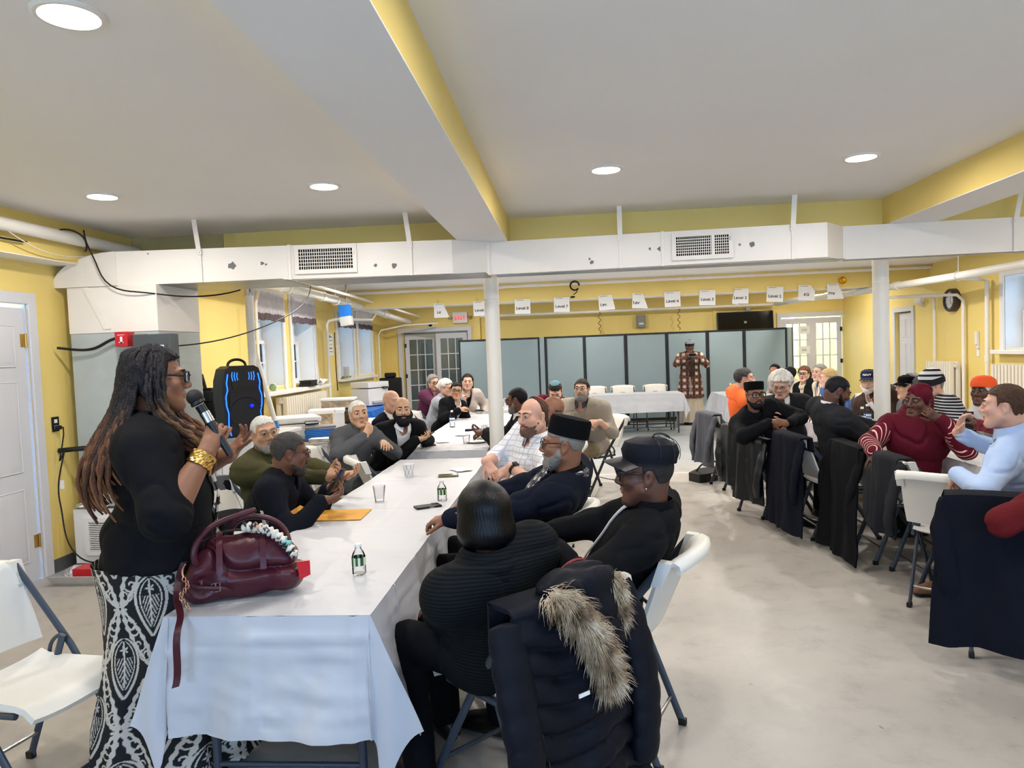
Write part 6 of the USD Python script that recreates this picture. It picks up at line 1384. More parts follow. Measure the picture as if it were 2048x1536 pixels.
P18 = Person('man in black quilted visor cap and dark glasses seated in profile', (.10, 3.02), 68, (.285, 2.85, 1.150), 85, hp=0, skin='deep', w=1.05, b=1.05, lod=0, tw=10, nose=1.1, L=dict(at=(-.115, 2.72, .93), fd=(-.8, .35, -.35), pn=(-.1, .5, -.7), curl=42, pole=(.2, 2.4, .7)), R=dict(at=(-.27, 3.0, .84), fd=(-.8, -.1, -.2), pn=(0, -.1, -1), pole=(.1, 3.5, .6)))
mat('hair_soft', '2C2A2A', .6, spec=.15, var=.3, vscale=60, bump=.3, bscale=200)
P18.top('black_knit', .020, 'jacket', neck=.068, amp=.010, freq=10, hem=-.12); P18.collar('black_knit', r=.066, h=.075, out=.008, gap=.25, tilt=.01, pts=False); stock(P18)
P18.strip((.95, .25), .0, .0, .03, 'white_scarf', 'zip_lining', off=.004); P18.hair('hair_soft', t=.004, hl_=.05, ys=.01, amp=.002, zb=-.04); P18.brows('hair_black'); P18.lips('lips_dark'); P18.glasses('frame_black', th=.0034, w=.027, h=.020)
P18.cap('black_quilt', tilt=4, h=.092, poof=1.07, visor=.075, vm='black_leather', z=.052); P18.watch(-1, 'steel', .034)
put('earring', P18.hw(trimesh.creation.icosphere(2, .004).apply_translation([-.08, -.002, -.045])), 'steel', P18.p)
for k in range(5):
    a_ = -1.2 + k * .55; q = [(.09 * math.sin(a_) * s_, -.016 - .112 * math.cos(a_) * s_, .045 + h_) for s_, h_ in ((1.05, .012), (1.10, .048), (.985, .081), (.60, .101))]
    put('quilt_seam', P18.hw(tube(spline(q, 14), .0014, 6)), 'black_leather', P18.p)
put('cap_loop', P18.hw(tube(spline([(-.02, -.035, .148), (.0, -.05, .160), (.0, -.075, .158), (-.01, -.10, .142)], 14), .004, 6)), 'black_leather', P18.p)
P17 = Person('woman with a glossy black bob seen from behind in a black ribbed sweater', (-.28, 2.66), 40, (-.322, 2.49, 1.078), 30, hp=-4, skin='brown', fem=1, w=1.0, b=1.15, dp=1.15, lod=3, tw=0, hips=1.26, seat=.44, aw=1.1, L=dict(at=(-.56, 2.86, .64), fd=(-.5, .7, -.3), pn=(0, 0, -1), pole=(-.60, 2.66, .3)), R=dict(at=(-.42, 2.95, .64), fd=(-.6, .6, -.3), pn=(0, 0, -1), pole=(-.2, 2.9, .3)), feet={1: (-.58, 2.98, .09), -1: (-.62, 2.62, .09)}, knee={1: (-.60, 2.95, .53), -1: (-.68, 2.74, .53)})
P17.top('ribbed_black', .028, 'sweater', neck=.07, amp=.014, freq=4.5, hem=-.26); P17.turtleneck('ribbed_black', r=.098, h=.075, n=2, z0=-.035, tilt=.0); P17.turtleneck('ribbed_black', r=.078, h=.06, n=1, z0=.005, tilt=.0); stock(P17)
def bob(P, m, seed=1):
    """smooth bob: an egg with a fringe opening, edge cut level, with a crown parting"""
    sh = Sh().e((0, -.016, .030), (.094, .112, .100)).e((0, -.022, -.050), (.104, .108, .070), k=.04).tf(P.RH, P.Hc)
    def post(Pp, D):
        q = P.hl(Pp); y, z = q[..., 1], q[..., 2]
        D = np.maximum(D, np.minimum(y - .035, .03 - z)); D = np.maximum(D, -.108 + .012 * np.abs(q[..., 0]) / .1 - .25 * np.clip(y, 0, 1) - z)
        return D
    v, f = mesh_sdf(sh, .0045, post); q = P.hl(v); an = np.arctan2(q[:, 0], -(q[:, 1] + .016)); 
    v = v + vnorm(v, f) * ((.0005) * np.sin(an * 60 + 3 * np.sin(q[:, 2] * 30)) * np.clip((.13 - q[:, 2]) / .1, 0, 1))[:, None]
    put('hair', (v, f), m, P.p, True)
mat('hair_gloss', '08090C', .36, var=.2, vscale=60, stretch=(1, 1, .1), spec=.25, bump=.25, bscale=200)
bob(P17, 'hair_gloss'); P17.glasses('frame_metal', th=.0018)
P13 = Person('bald bearded man with glasses hidden behind the man in the white shirt', (-.32, 6.10), 92, (-.160, 6.0, 1.148), 80, skin='brown', lod=2)
P13.top('grey_coat', .02, 'jacket'); P13.collar('grey_coat'); stock(P13); P13.hair('hair_darkgrey', t=.003, hl_=.04, ys=-.01, top_=(.0, .01, .02)); P13.beard('hair_darkgrey', t=.005); P13.brows('hair_darkgrey'); P13.lips('lips_dark'); P13.glasses('frame_metal')
P11 = Person('man with glasses in a dark suit in profile behind the left column', (-.40, 7.10), 90, (-.520, 6.92, 1.178), 72, hp=-8, skin='dark', w=1.05, lod=1, L=dict(at=(-.83, 6.80, .87), fd=(-.7, -.3, .2), pn=(0, -.3, .9)), R=dict(at=(-.86, 7.1, .85)))
P11.top('charcoal', .022, 'jacket', V=(.35, .06)); P11.shirt('white_shirt'); P11.collar('white_shirt'); P11.strip((.9, .35), 0, 0, .05, 'tie_dark', 'tie', sh=P11.torso.infl(.006)); stock(P11); P11.hair('hair_black', t=.005, hl_=.062, ys=.02, amp=.003); P11.beard('hair_grey', t=.006); P11.brows('hair_black'); P11.lips('lips_dark'); P11.glasses('frame_black', th=.003)
P15 = Person('man with grey beard and glasses leaning back in an oatmeal sweater', (.22, 8.15), 140, (.128, 7.9, 1.197), 164, hp=8, skin='light', w=1.18, b=1.25, lod=1, aw=1.15, tw=14, bare=1, L=dict(at=(.31, 7.62, .86), fd=(-.8, .1, .0), pn=(0, .6, -.5), curl=35, pole=(.75, 7.8, .1)), R=dict(at=(.12, 7.60, .85), fd=(.75, .05, .05), pn=(0, .6, -.5), curl=35, pole=(-.25, 7.8, .1)))
P15.top('oat_sweater', .026, 'sweater', sleeve={-1: .45, 1: .6}, neck=.074, amp=.012, hem=-.12); P15.collar('tie_dark', r=.066, h=.045, out=.016); stock(P15, 'khaki'); P15.hair('hair_darkbrown', t=.012, hl_=.066, ys=.028, amp=.006); P15.beard('hair_grey', t=.009, top_=-.04, side=.0); P15.brows('hair_darkbrown'); P15.lips('lips_pale'); P15.glasses('frame_metal', th=.002); P15.tag(.62, .02, w=.085, h=.055)
P14 = Person('man in maroon sweater and grey skullcap bowing his head', (-.27, 8.85), 170, (-.173, 8.5, 1.155), 176, hp=-38, skin='light', lod=1)
P14.top('maroon_knit', .022, 'sweater'); P14.collar('white_shirt', r=.06, h=.04); stock(P14); P14.hair('hair_darkbrown', t=.006, hl_=.06, ys=.02, amp=.003); P14.beard('hair_brown', t=.004); P14.brows('hair_darkbrown'); P14.lips('lips_pale'); P14.kippah('teal_knit', 14)
P19 = Person('standing woman in long plaid coat photographing with a phone at the back', (2.47, 14.93), 172, (2.466, 14.88, 1.592), 172, hp=-2, skin='dark', fem=1, stand=True, w=1.05, b=1.15, lod=1, R=dict(at=(2.33, 14.58, 1.36), fd=(.2, -.3, .6), pn=(.3, .4, .2), curl=50, pole=(2.0, 14.8, 1.1)), L=dict(at=(2.57, 14.58, 1.35), fd=(-.3, -.3, .5), pn=(-.4, .4, .2), curl=50, pole=(2.95, 14.8, 1.1)))
P19.top('plaid_coat', .03, 'coat', neck=.07, amp=.012, low=.55, flare=.06, V=(-.9, .055)); 
a = np.linspace(0, 2 * PI, 90); z = np.linspace(.98, .06, 14); Aa, Z = np.meshgrid(a, z, indexing='ij'); g = (.98 - Z) / .92; rr = .16 + .13 * g + g * .016 * np.sin(Aa * 14)
put('skirt', sheet(np.stack([np.sin(Aa) * rr, np.cos(Aa) * rr * .85, Z], -1)[::-1], .005), 'cream_skirt', P19.p, 60)
P19.strip((.97, -.15), -.055, -.05, .08, 'brown_jacket', 'scarf', off=.014); P19.turtleneck('brown_jacket', r=.072, h=.06, name='scarf'); P19.shoes('black_shoe')
P19.hair('hair_black', t=.008, hl_=.05); P19.beanie('striped_knit', 'beanie_black', z=.03, h=.10); P19.glasses('frame_black'); P19.lips('lips_dark')
phone('phone held up by the standing woman in the plaid coat', (2.45, 14.50, 1.43), (1, 0, 0), (0, .2, 1), w=.15, l=.075, m='gray_panel_light')

# ================= the right table
P20 = Person('man with short dark hair in an orange fleece seated in profile', (1.95, 8.35), -80, (1.955, 8.2, 1.245), -98, skin='pink', lod=1, w=1.05, b=1.1)
P20.top('orange_fleece', .026, 'fleece'); P20.turtleneck('orange_fleece', r=.068, h=.045); stock(P20); P20.hair('hair_darkgrey', t=.010, hl_=.068, ys=.028, amp=.005); P20.brows('hair_darkgrey'); P20.lips('lips_pale')
P27 = Person('man in black round cap and thick black glasses turning round over his chair', (1.88, 6.98), -140, (1.713, 6.8, 1.160), -172, hp=0, skin='brown', lod=1, w=1.06, b=1.1, tw=-20, R=dict(at=(1.76, 6.52, .92), fd=(.75, .1, .1), pn=(0, .6, -.4), curl=45, pole=(1.4, 6.4, .7)), L=dict(at=(1.94, 6.56, .91), fd=(-.6, -.2, .1), pn=(0, .6, -.4), curl=45, pole=(2.3, 6.3, .75)))
P27.top('black_cloth', .022, 'tunic', neck=.064, amp=.010); P27.turtleneck('black_cloth', r=.064, h=.05); stock(P27); P27.hair('hair_black', t=.003, hl_=.05, ys=.015, amp=.002); P27.beard('hair_black', t=.007, top_=-.05, side=-.02); P27.brows('hair_black', .005); P27.lips('lips_dark'); P27.glasses('frame_black', th=.0042, w=.029, h=.021); P27.kufi('black_felt', .075, .045, 6, 1.05); P27.watch(1, 'steel', face=False, name='bracelet')
_t = np.random.default_rng(12).normal(0, 1, (70, 3)); _t[:, 1] = np.where(_t[:, 1] > .3, -_t[:, 1], _t[:, 1]); _t /= np.linalg.norm(_t, axis=1, keepdims=True)
TUFT = [((a_[0] * .088, a_[1] * .105 - .01, a_[2] * .095 + .025), (.026, .026, .03)) for a_ in _t if a_[2] > -.75]
P23 = Person('man with bushy white hair and glasses in dark blazer leaning towards his neighbour', (2.18, 7.40), 160, (2.055, 7.15, 1.222), 152, hp=-16, skin='pink', lod=1, w=1.06, b=1.15, R=dict(at=(1.86, 6.90, .98), fd=(.2, -.5, .2), pn=(.3, .4, -.4), pole=(1.6, 7.2, .8)), L=dict(at=(2.30, 6.85, .95), pole=(2.7, 7.1, .8)), knee={1: (2.52, 7.22, .53), -1: (2.56, 7.50, .53)}, feet={1: (2.54, 7.22, .09), -1: (2.58, 7.50, .09)})
P23.top('charcoal', .024, 'blazer', V=(.32, .07)); P23.shirt('white_shirt'); P23.collar('white_shirt'); stock(P23); P23.hair('hair_white', t=.026, hl_=.066, ys=.03, zb=-.09, amp=.022, freq=16, vol=TUFT); P23.brows('hair_white', .005); P23.lips('lips_pale'); P23.glasses('frame_metal', shape='round', th=.0018)
P28 = Person('man in dark grey suit with short black hair looking down at the table', (2.26, 6.20), -85, (2.205, 6.1, 1.222), -88, hp=-28, skin='deep', lod=1, w=1.16, b=1.15, aw=1.15, R=dict(at=(2.62, 5.98, .88)), L=dict(at=(2.62, 6.32, .88)))
P28.top('charcoal', .024, 'jacket', V=(.3, .06), amp=.011, freq=10); P28.shirt('white_shirt'); P28.collar('white_shirt', r=.066, h=.05, out=.006, gap=.3, pts=False); stock(P28); P28.hair('hair_black', t=.005, hl_=.066, ys=.03, amp=.002, freq=70); P28.beard('hair_black', t=.007, top_=-.045, side=.0); P28.brows('hair_black'); P28.lips('lips_dark')
P32 = Person('woman in a maroon headscarf resting her cheek on her hand', (2.50, 5.50), 172, (2.530, 5.42, 1.180), 122, hp=-2, hr=-5, skin='deep', fem=1, lod=0, w=1.04, b=1.12, tw=-6, R=dict(at=(2.10, 5.13, .855), fd=(-.1, -.5, -.85), pn=(.1, .85, -.3), curls=(12, 10, 14, 20), pole=(1.95, 5.55, .75)), L=dict(at=(2.585, 5.215, 1.055), fd=(-.75, .0, .50), pn=(-.2, .75, .4), curls=(45, 55, 60, 62), thumb=30, pole=(2.9, 5.1, .6)), feet={1: (2.75, 5.5, .09), -1: (2.8, 5.2, .09)}, knee={1: (2.80, 5.62, .55), -1: (2.85, 5.25, .55)})
P32.top('maroon_jersey', .020, 'dress', amp=.012, neck=.06); P32.sleeves('maroon_stripe'); stock(P32, 'maroon_jersey'); P32.brows('hair_black'); P32.lips('lips_dark')
def hijab(P, m, t=.012, low=.30, wide=1.0, name='headscarf', front=.16, hc=None):
    H_, sh = P, Sh()
    sh.e((0, -.016, .030), (.0745 + t, .0945 + t, .0865 + t)).e((0, -.045, -.05), (.078, .07, .09), k=.04).e((0, .01, -.115), (.070, .072, .045), k=.03)
    sh = sh.tf(P.RH, P.Hc)
    sh.c(P.Hc + P.RH @ A([0, -.02, -.11]), P.N + P.ut * .0 + P.ft * .02, .078, .10, .04)
    for q in (-1, 1): sh.c(P.N - P.ut * .03, P.S[q] + P.ut * .01 + P.ft * .01, .085, .088 * wide, .06)
    sh.e(P.F(.80, 0, .03), (.215 * wide, .135, .15), P.RT, .06).e(P.F(.62, 0, .06), (.19 * wide, .12, .15), P.RT, .06).c(P.Hc + P.RH @ A([.06, -.06, .0]), P.F(.86, .10, -.05), .055, .075, .04).c(P.Hc + P.RH @ A([.07, -.02, -.02]), P.F(.90, .09, .03), .035, .05, .03)
    face = ('e', A([0, .128, -.020]), A([.0575, .088, .088]), None)
    def post(Pp, D):
        D = np.maximum(D, -pd(face, P.hl(Pp))); x = Pp - P.pel; zt = (x @ P.ut); xt = x @ P.rt
        return np.maximum(D, (P.TL * (1 - low / P.TL * 1.0) - .05 * np.cos(xt * 9)) - zt - 0 * xt)
    v, f = mesh_sdf(sh, hc or (.0085 if P.lod == 0 else .013), post); v, f = wrinkle(v, f, .016, 8, 3, (1.5, .6, .6)); put(name, v_ := (v, f), m, P.p, True)
hijab(P32, 'maroon_jersey', t=.014, low=.36, wide=1.05); put('earring', P32.hw(cat([trimesh.creation.icosphere(2, .007).apply_translation([-.088, .02, -.05]), trimesh.creation.icosphere(2, .009).apply_translation([-.089, .02, -.068])])), 'paper', P32.p)
P34 = Person('man in a light blue shirt with short brown hair, hand raised to his mouth', (2.62, 4.40), 52, (2.400, 4.17, 1.248), 58, hp=0, skin='pink', lod=0, w=1.14, b=1.1, tw=-6, L=dict(at=(2.13, 4.13, .88), fd=(.3, .8, -.4), pn=(.5, .2, -.8), pole=(1.95, 3.7, .7)), R=dict(at=(2.335, 4.50, 1.055), fd=(-.10, -.35, .9), pn=(.5, -.7, .1), curls=(22, 30, 40, 46), pole=(2.5, 4.9, .5)), feet={1: (2.35, 4.66, .09), -1: (2.36, 4.22, .09)}, knee={1: (2.36, 4.66, .53), -1: (2.34, 4.26, .53)})
P34.top('blue_shirt', .016, 'shirt', neck=.066, amp=.012, freq=10, hem=-.12); P34.collar('blue_shirt', r=.064, h=.05, out=.012, gap=.4); stock(P34, 'jeans', 'brown_suede', yaw=((-1., .1, 0), (-1., .0, 0))); P34.hair('hair_brown', t=.010, hl_=.070, ys=.026, amp=.005, freq=40); P34.brows('hair_brown'); P34.lips('lips_pale')
P35 = Person('person in burgundy sweater at the right edge, arm on a chair back', (2.37, 3.87), 8, (2.375, 3.55, 1.085), 84, hp=-4, skin='pink', lod=1, w=1.08, tw=8, L=dict(at=(2.16, 3.34, .915), fd=(.9, .0, .0), pn=(.0, .1, -1), pole=(1.5, 3.3, .6)), R=dict(at=(2.75, 4.0, .80)), knee={1: (2.78, 4.0, .53), -1: (2.76, 3.74, .53)}, feet={1: (2.80, 4.0, .09), -1: (2.78, 3.72, .09)})
P35.top('burgundy_sleeve', .020, 'sweater', amp=.010); stock(P35, 'jeans', 'brown_suede'); P35.turtleneck('burgundy_sleeve', r=.064, h=.04); P35.hair('hair_grey', t=.008, hl_=.066); P35.brows('hair_grey'); P35.lips('lips_pale'); P35.glasses('frame_black', th=.0024)
P29 = Person('man in navy veteran cap and brown jacket sitting in the sunlight by the right column', (3.66, 8.2), 95, (3.30, 8.2, 1.165), 148, skin='light', lod=1, w=1.08, b=1.15, tw=40)
P29.top('brown_jacket', .026, 'jacket', V=(.5, .05)); P29.shirt('white_shirt'); P29.collar('brown_jacket'); stock(P29); P29.hair('hair_grey', t=.006, hl_=.05); P29.beard('hair_silver', t=.006, top_=-.05, side=-.02); P29.brows('hair_grey'); P29.lips('lips_pale'); P29.glasses('frame_metal'); P29.cap('navy_cap', h=.09, poof=1.0, visor=.06, z=.04)
put('cap_lettering', P29.hw(text('NAVY', .022, (0, .092, .066), (-1, 0, 0), (0, -.25, 1), .004, True)), 'paper', P29.p, False)
P31 = Person('person in black and white knitted beanie and striped top at the right table', (3.62, 6.85), 95, (3.345, 6.92, 1.185), 96, hp=-10, skin='light', lod=1, w=1.08, b=1.1, L=dict(at=(3.2, 6.55, .86)), R=dict(at=(3.2, 7.0, .84)))
P31.top('striped_knit', .026, 'sweater'); stock(P31); P31.hair('hair_grey', t=.006, hl_=.04); P31.brows('hair_grey'); P31.lips('lips_pale'); P31.beanie('beanie_white', 'beanie_black', .02, .125); P31.glasses('frame_brown')
P30 = Person('person in black cap with a grey hood behind the maroon headscarf', (3.68, 7.5), 92, (3.42, 7.55, 1.135), 88, skin='light', lod=2)
P30.top('grey_hood', .03, 'hooded_jacket'); stock(P30); P30.hair('hair_grey', t=.006); P30.cap('black_felt', h=.08, visor=.05); P30.lips('lips_pale')
sh_ = Sh().e((0, -.04, .03), (.105, .11, .12)).e((0, -.05, -.08), (.10, .09, .07), k=.04).tf(P30.RH, P30.Hc)
v, f = mesh_sdf(sh_, .013, lambda Pp, D: np.maximum(D, np.minimum(P30.hl(Pp)[..., 1] - .0, 1))); put('hood', wrinkle(v, f, .012, 9), 'grey_hood', P30.p, True)
P33 = Person('smiling woman in an orange headscarf over white at the far side of the right table', (3.94, 6.42), 95, (3.545, 6.46, 1.155), 126, skin='deep', fem=1, lod=1, tw=20, L=dict(at=(3.34, 6.15, .9), fd=(-.5, .2, .6), curl=50), R=dict(at=(3.3, 6.45, .84)))
P33.top('flower_print', .02, 'dress'); stock(P33); hijab(P33, 'white_scarf', .008, hc=.012); P33.hat_lathe([(1.10, .03), (1.13, .042), (1.12, .07), (.98, .105), (.6, .128), (0, .137)], 'orange_scarf', 'orange_headwrap', 6); P33.brows('hair_black'); P33.lips('lips_dark')
phone('phone standing by the woman in the orange headscarf', (3.30, 6.22, .93), (-.8, .5, 0), (-.05, .1, 1))
P26 = Person('woman with blonde streaked hair in blue cardigan seated in profile', (3.70, 9.8), 92, (3.40, 9.75, 1.137), 78, hp=-6, skin='light', fem=1, lod=2)
P26.top('blue_cardigan', .024, 'cardigan'); stock(P26); P26.hair('hair_blonde', t=.016, hl_=.074, ys=.03, zb=-.16, vol=[((-.075, -.015, -.07), (.03, .05, .11)), ((.075, -.015, -.07), (.03, .05, .11)), ((0, -.08, -.07), (.08, .04, .11))]); P26.lips('lips_pale'); P26.brows('hair_brown')
P25 = Person('person with grey hair pulled back sitting upright behind the blonde woman', (3.80, 10.5), 92, (3.548, 10.5, 1.18), 118, skin='light', fem=1, lod=2)
P25.top('cream_fleece', .024, 'jacket', V=(.4, .07)); P25.shirt('denim_blue'); stock(P25); P25.hair('hair_grey', t=.010, hl_=.070, ys=.032, vol=[((0, -.10, .04), (.04, .03, .04))]); P25.brows('hair_darkgrey'); P25.lips('lips_pale')
P24 = Person('woman with auburn bobbed hair and dark glasses in a cream-collared black coat', (3.82, 11.5), 100, (3.655, 11.5, 1.118), 142, skin='light', fem=1, lod=2, tw=20)
P24.top('black_cloth', .026, 'coat', V=(.3, .07)); P24.shirt('cream_fleece', .012, name='cream_lining'); P24.turtleneck('cream_fleece', r=.085, h=.05, z0=-.03); stock(P24); P24.hair('hair_auburn', t=.020, hl_=.068, ys=.03, zb=-.10, vol=[((-.08, -.01, -.04), (.032, .06, .07)), ((.08, -.01, -.04), (.032, .06, .07))]); P24.lips('lips_red'); P24.brows('hair_brown'); P24.glasses('frame_black', th=.0032, w=.029)
P21 = Person('dark-haired woman partly hidden behind the white-haired man', (3.82, 13.05), 100, (3.61, 12.95, 1.12), 140, skin='tan', fem=1, lod=2)
P21.top('beige_coat', .024, 'coat'); stock(P21); P21.hair('hair_black', t=.016, hl_=.076, ys=.03, zb=-.14, vol=[((-.075, -.01, -.06), (.028, .05, .1)), ((.075, -.01, -.06), (.028, .05, .1))]); P21.lips('lips_pale')
P22 = Person('dark-haired person with turned head beyond the woman with auburn hair', (3.82, 12.4), 95, (3.68, 12.35, 1.085), 40, skin='tan', fem=1, lod=2)
P22.top('cream_fleece', .024, 'coat'); stock(P22); P22.hair('hair_black', t=.014, hl_=.076, ys=.03, zb=-.10)
# ------------------------------------------------ chairs
mat('olive_case', '6A6A3A', .4)
chair(-2.10, 2.56, -100, 'empty white folding chair in the left foreground')
chair(-1.38, 3.44, -97, 'empty white folding chair with a black coat over it behind the maroon handbag')
chair(-1.88, 3.98, -80, 'white folding chair of the man in the navy jacket with the phone')
chair(-2.06, 4.58, -88, 'white folding chair of the man in the olive jacket')
chair(-1.40, 5.72, -63, 'empty white folding chair between the olive jacket and the grey suit')
chair(-2.0, 6.18, -92, 'white folding chair of the white-haired person in the grey suit')
chair(-1.80, 6.78, -100, 'white folding chair of the bald man with the dark beard')
chair(-1.98, 7.25, -95, 'white folding chair of the bald older man')
chair(-1.82, 8.02, -88, 'empty white folding chair with a navy jacket on it by the left tables')
chair(-1.88, 8.65, -84, 'empty white folding chair with a white coat on it by the left tables')
for x, y, r, l in ((-1.82, 9.85, -90, 'woman in black with pulled-back hair'), (-2.04, 10.2, -90, 'white-haired woman in the grey cardigan'), (-2.32, 10.78, -90, 'woman in burgundy'), (-1.70, 10.97, -120, 'woman in the beige coat')): chair(x, y, r, 'white folding chair of the ' + l)
chair(-.25, 2.68, 46, 'white folding chair of the woman with the bob, a puffer coat over its back')
chair(.10, 3.02, 68, 'white folding chair of the man in the quilted visor cap')
chair(-.32, 3.74, 76, 'white folding chair of the man in the tall black cap')
chair(-.36, 4.78, 98, 'white folding chair of the man in the white checked shirt')
chair(-.32, 6.10, 92, 'white folding chair of the bald bearded man in glasses')
chair(-.40, 7.10, 90, 'white folding chair of the man in the dark suit behind the left column')
chair(.22, 8.2, 128, 'black-framed folding chair of the man in the oatmeal sweater', black=True)
chair(-.27, 8.87, 170, 'white folding chair of the man bowing his head')
for x, l in ((.50, 'left'), (1.07, 'middle'), (1.72, 'right')): chair(x, 14.34, 180, f'empty white folding chair behind the crosswise table, {l} one of three')
chair(2.46, 5.52, -90, 'folding chair of the woman in the maroon headscarf, hidden by a long black coat')
chair(2.51, 4.98, -90, 'empty white folding chair with a dark grey coat in front of the maroon headscarf')
chair(2.36, 4.56, -42, 'white folding chair of the man in the light blue shirt')
chair(2.30, 3.94, -25, 'folding chair under the big navy coat at the right picture edge')
chair(2.22, 6.20, -86, 'folding chair of the man in the dark grey suit')
chair(1.95, 7.02, -70, 'folding chair of the man in the thick black glasses, leather jackets over it')
chair(2.12, 7.50, -70, 'folding chair of the man with bushy white hair')
chair(1.93, 8.35, -80, 'white folding chair of the man in orange, a grey jacket over it')
for x, y, r, l in ((3.70, 8.2, 95, 'man in the navy veteran cap'), (3.64, 6.88, 95, 'person in the striped beanie'), (3.72, 7.5, 92, 'person with the grey hood'), (4.0, 6.28, 95, 'woman in the orange headscarf'), (3.72, 9.8, 92, 'blonde woman in blue'), (3.82, 10.5, 92, 'person with grey hair pulled back'), (3.84, 11.5, 100, 'woman with auburn hair'), (3.84, 13.05, 100, 'dark-haired woman at the far end'), (3.84, 12.4, 95, 'dark-haired person with turned head')): chair(x, y, r, 'white folding chair of the ' + l)
# ------------------------------------------------ coats over chair backs
drape('black coat folded over the empty chair behind the maroon handbag', -1.38, 3.44, -97, 'black_knit', L=.42, front=.30, w=.15, flare=1.25, seed=3, sleeves=False, shift=-.02)
drape('grey puffy jacket with black lining over the olive man\'s chair', -2.06, 4.58, -88, 'grey_hood', L=.30, w=.22, seed=5, sleeves=False, amp=.05)
drape('long black coat hanging behind the olive man\'s chair', -2.06, 4.58, -88, 'black_knit', L=.72, front=.1, w=.2, seed=6, sleeves=False, amp=.05, top_z=.85, lean=.03)
drape('navy jacket over the empty chair by the left tables', -1.82, 8.02, -88, 'navy_wool', L=.5, front=.3, w=.22, seed=7)
drape('white fleece coat over the empty chair by the left tables', -1.88, 8.65, -84, 'white_shirt', L=.5, front=.25, w=.24, seed=8, amp=.05)
drape('dark teal leather jacket over the chair of the man in thick black glasses', 1.95, 7.02, -70, 'black_leather', L=.60, front=.15, w=.25, flare=1.2, seed=9, amp=.035)
drape('black leather jacket hung beside the teal one on the same chair', 2.02, 6.78, -74, 'black_leather', L=.62, front=.1, w=.22, flare=1.1, seed=10, amp=.04, top_z=.80, lean=.02)
drape('long navy coat reaching the floor on the chair of the man in the dark suit', 2.22, 6.20, -86, 'navy_coat', L=.83, front=.15, w=.29, flare=1.35, seed=11, amp=.035, lean=.03)
drape('long black overcoat trailing on the floor on the chair of the maroon headscarf woman', 2.46, 5.55, -90, 'black_knit', L=.86, front=.15, w=.29, flare=1.45, seed=12, amp=.05, lean=.05)
drape('dark grey coat slung over the empty chair in front of the maroon headscarf', 2.51, 4.98, -90, 'charcoal', L=.56, front=.12, w=.17, flare=1.2, seed=13, amp=.04, shift=.04)
drape('big navy coat covering the chair at the right picture edge', 2.30, 3.94, -25, 'navy_coat', L=.78, front=.2, w=.31, flare=1.25, seed=14, amp=.04, lean=.04)
drape('grey jacket over the chair of the man in orange', 1.93, 8.35, -80, 'grey_coat', L=.62, front=.2, w=.25, flare=1.2, seed=15, amp=.05)
t = T('shoulder_bag', 'black bag with a white tag on the floor under the grey jacket', 'bag', (1.62, 8.75, 0), 30); put('pouch', tf(hull([(x, y, z) for x in (-.2, .2) for y in (-.1, .1) for z in (0, .10)] + [(-.15, 0, .16), (.15, 0, .16)]), None), 'black_rubber', t); put('tag_strip', box(-.03, -.103, .06, .03, -.1, .09), 'paper', t, False); put('bag_strap', tube(spline([(-.18, 0, .1), (-.1, -.05, .22), (.1, -.03, .22), (.18, 0, .1)], 12), .01, 6), 'black_rubber', t)
# puffer coat with fur-edged hood on the bob woman's chair
mat('dark_zip_', '2A2A30', .4, metal=.5)
pc = T('puffer_coat', 'black quilted puffer coat with fur-edged hood on the bob woman\'s chair', 'coat', (-.25, 2.68, 0), 46)
u = np.linspace(-1, 1, 61); s_ = np.linspace(-.20, .82, 120); U, S = np.meshgrid(u, s_, indexing='ij')
nb = lambda a, b, sd: meshkit.fbm(np.stack([a * 2.4 + sd, b * 2.2, 0 * a + sd], -1), 3, sd) - .5
q_ = np.abs(np.sin(PI * (S + .02 * np.sin(U * 5)) / .088)) ** .55
Y = -.36 - .05 * (1 - U ** 2) + np.where(S < 0, .05 * np.clip(-S / .03, 0, 1) ** .7, -.06 * np.clip(S / .05, 0, 1) ** .7 - .06 * np.clip(S, 0, 1) - .032 * q_ * np.clip(S / .12, 0, 1) - .04 * np.clip(S, 0, 1) * (nb(U, S, 3) * 2 + np.sin(U * 6 + 1) * .7))
Z = .888 - .015 * np.abs(U) ** 3 - np.clip(np.abs(S) - .03, 0, 2)
put('quilted_body', sheet(np.stack([U * .255 * (1 + .14 * np.clip(S, 0, 1)) - .115 + .05 * S * (U > 0), Y, np.maximum(Z, .02)], -1), .018), 'black_quilt', pc, 60)
for q, x0 in ((-1, -.36), (1, .13)):
    a = spline([(x0, -.40, .82), (x0 + q * .03, -.45, .68), (x0 + q * .035, -.50, .46), (x0 + q * .02, -.50, .24)], 60); r_ = np.linspace(.070, .055, 60) * (1 + .10 * np.abs(np.sin(np.linspace(0, 7 * PI, 60)))); r_[0] = .04
    put('sleeve', tube(a, r_, 20, ((0, 1, 0), .62)), 'black_quilt', pc, 60)
hd = Sh().e((-.06, -.45, .80), (.125, .055, .13)).e((-.08, -.42, .90), (.17, .075, .045), k=.05).e((-.02, -.49, .70), (.085, .04, .12), k=.05)
v, f = mesh_sdf(hd, .010); v, f = wrinkle(v, f, .016, 7, 2); put('hood', (v, f), 'black_quilt', pc, True)
put('zip_line', tube(spline([(-.335, -.44, .80), (-.33, -.46, .62), (-.30, -.50, .38), (-.31, -.50, .12)], 30), .003, 6), 'dark_zip_', pc)
put('brand_tag', tf(box(-.022, -.004, -.006, .022, 0, .006), rz(-4), (-.20, -.555, .60)), 'paper', pc, False)
for q in ((-.30, -.465, .80), (-.27, -.475, .765), (-.33, -.53, .20)): put('snap_button', tf(lathe([(0, .004), (.005, .004), (.007, 0), (0, 0)], 10), rx(90), q), 'steel', pc)
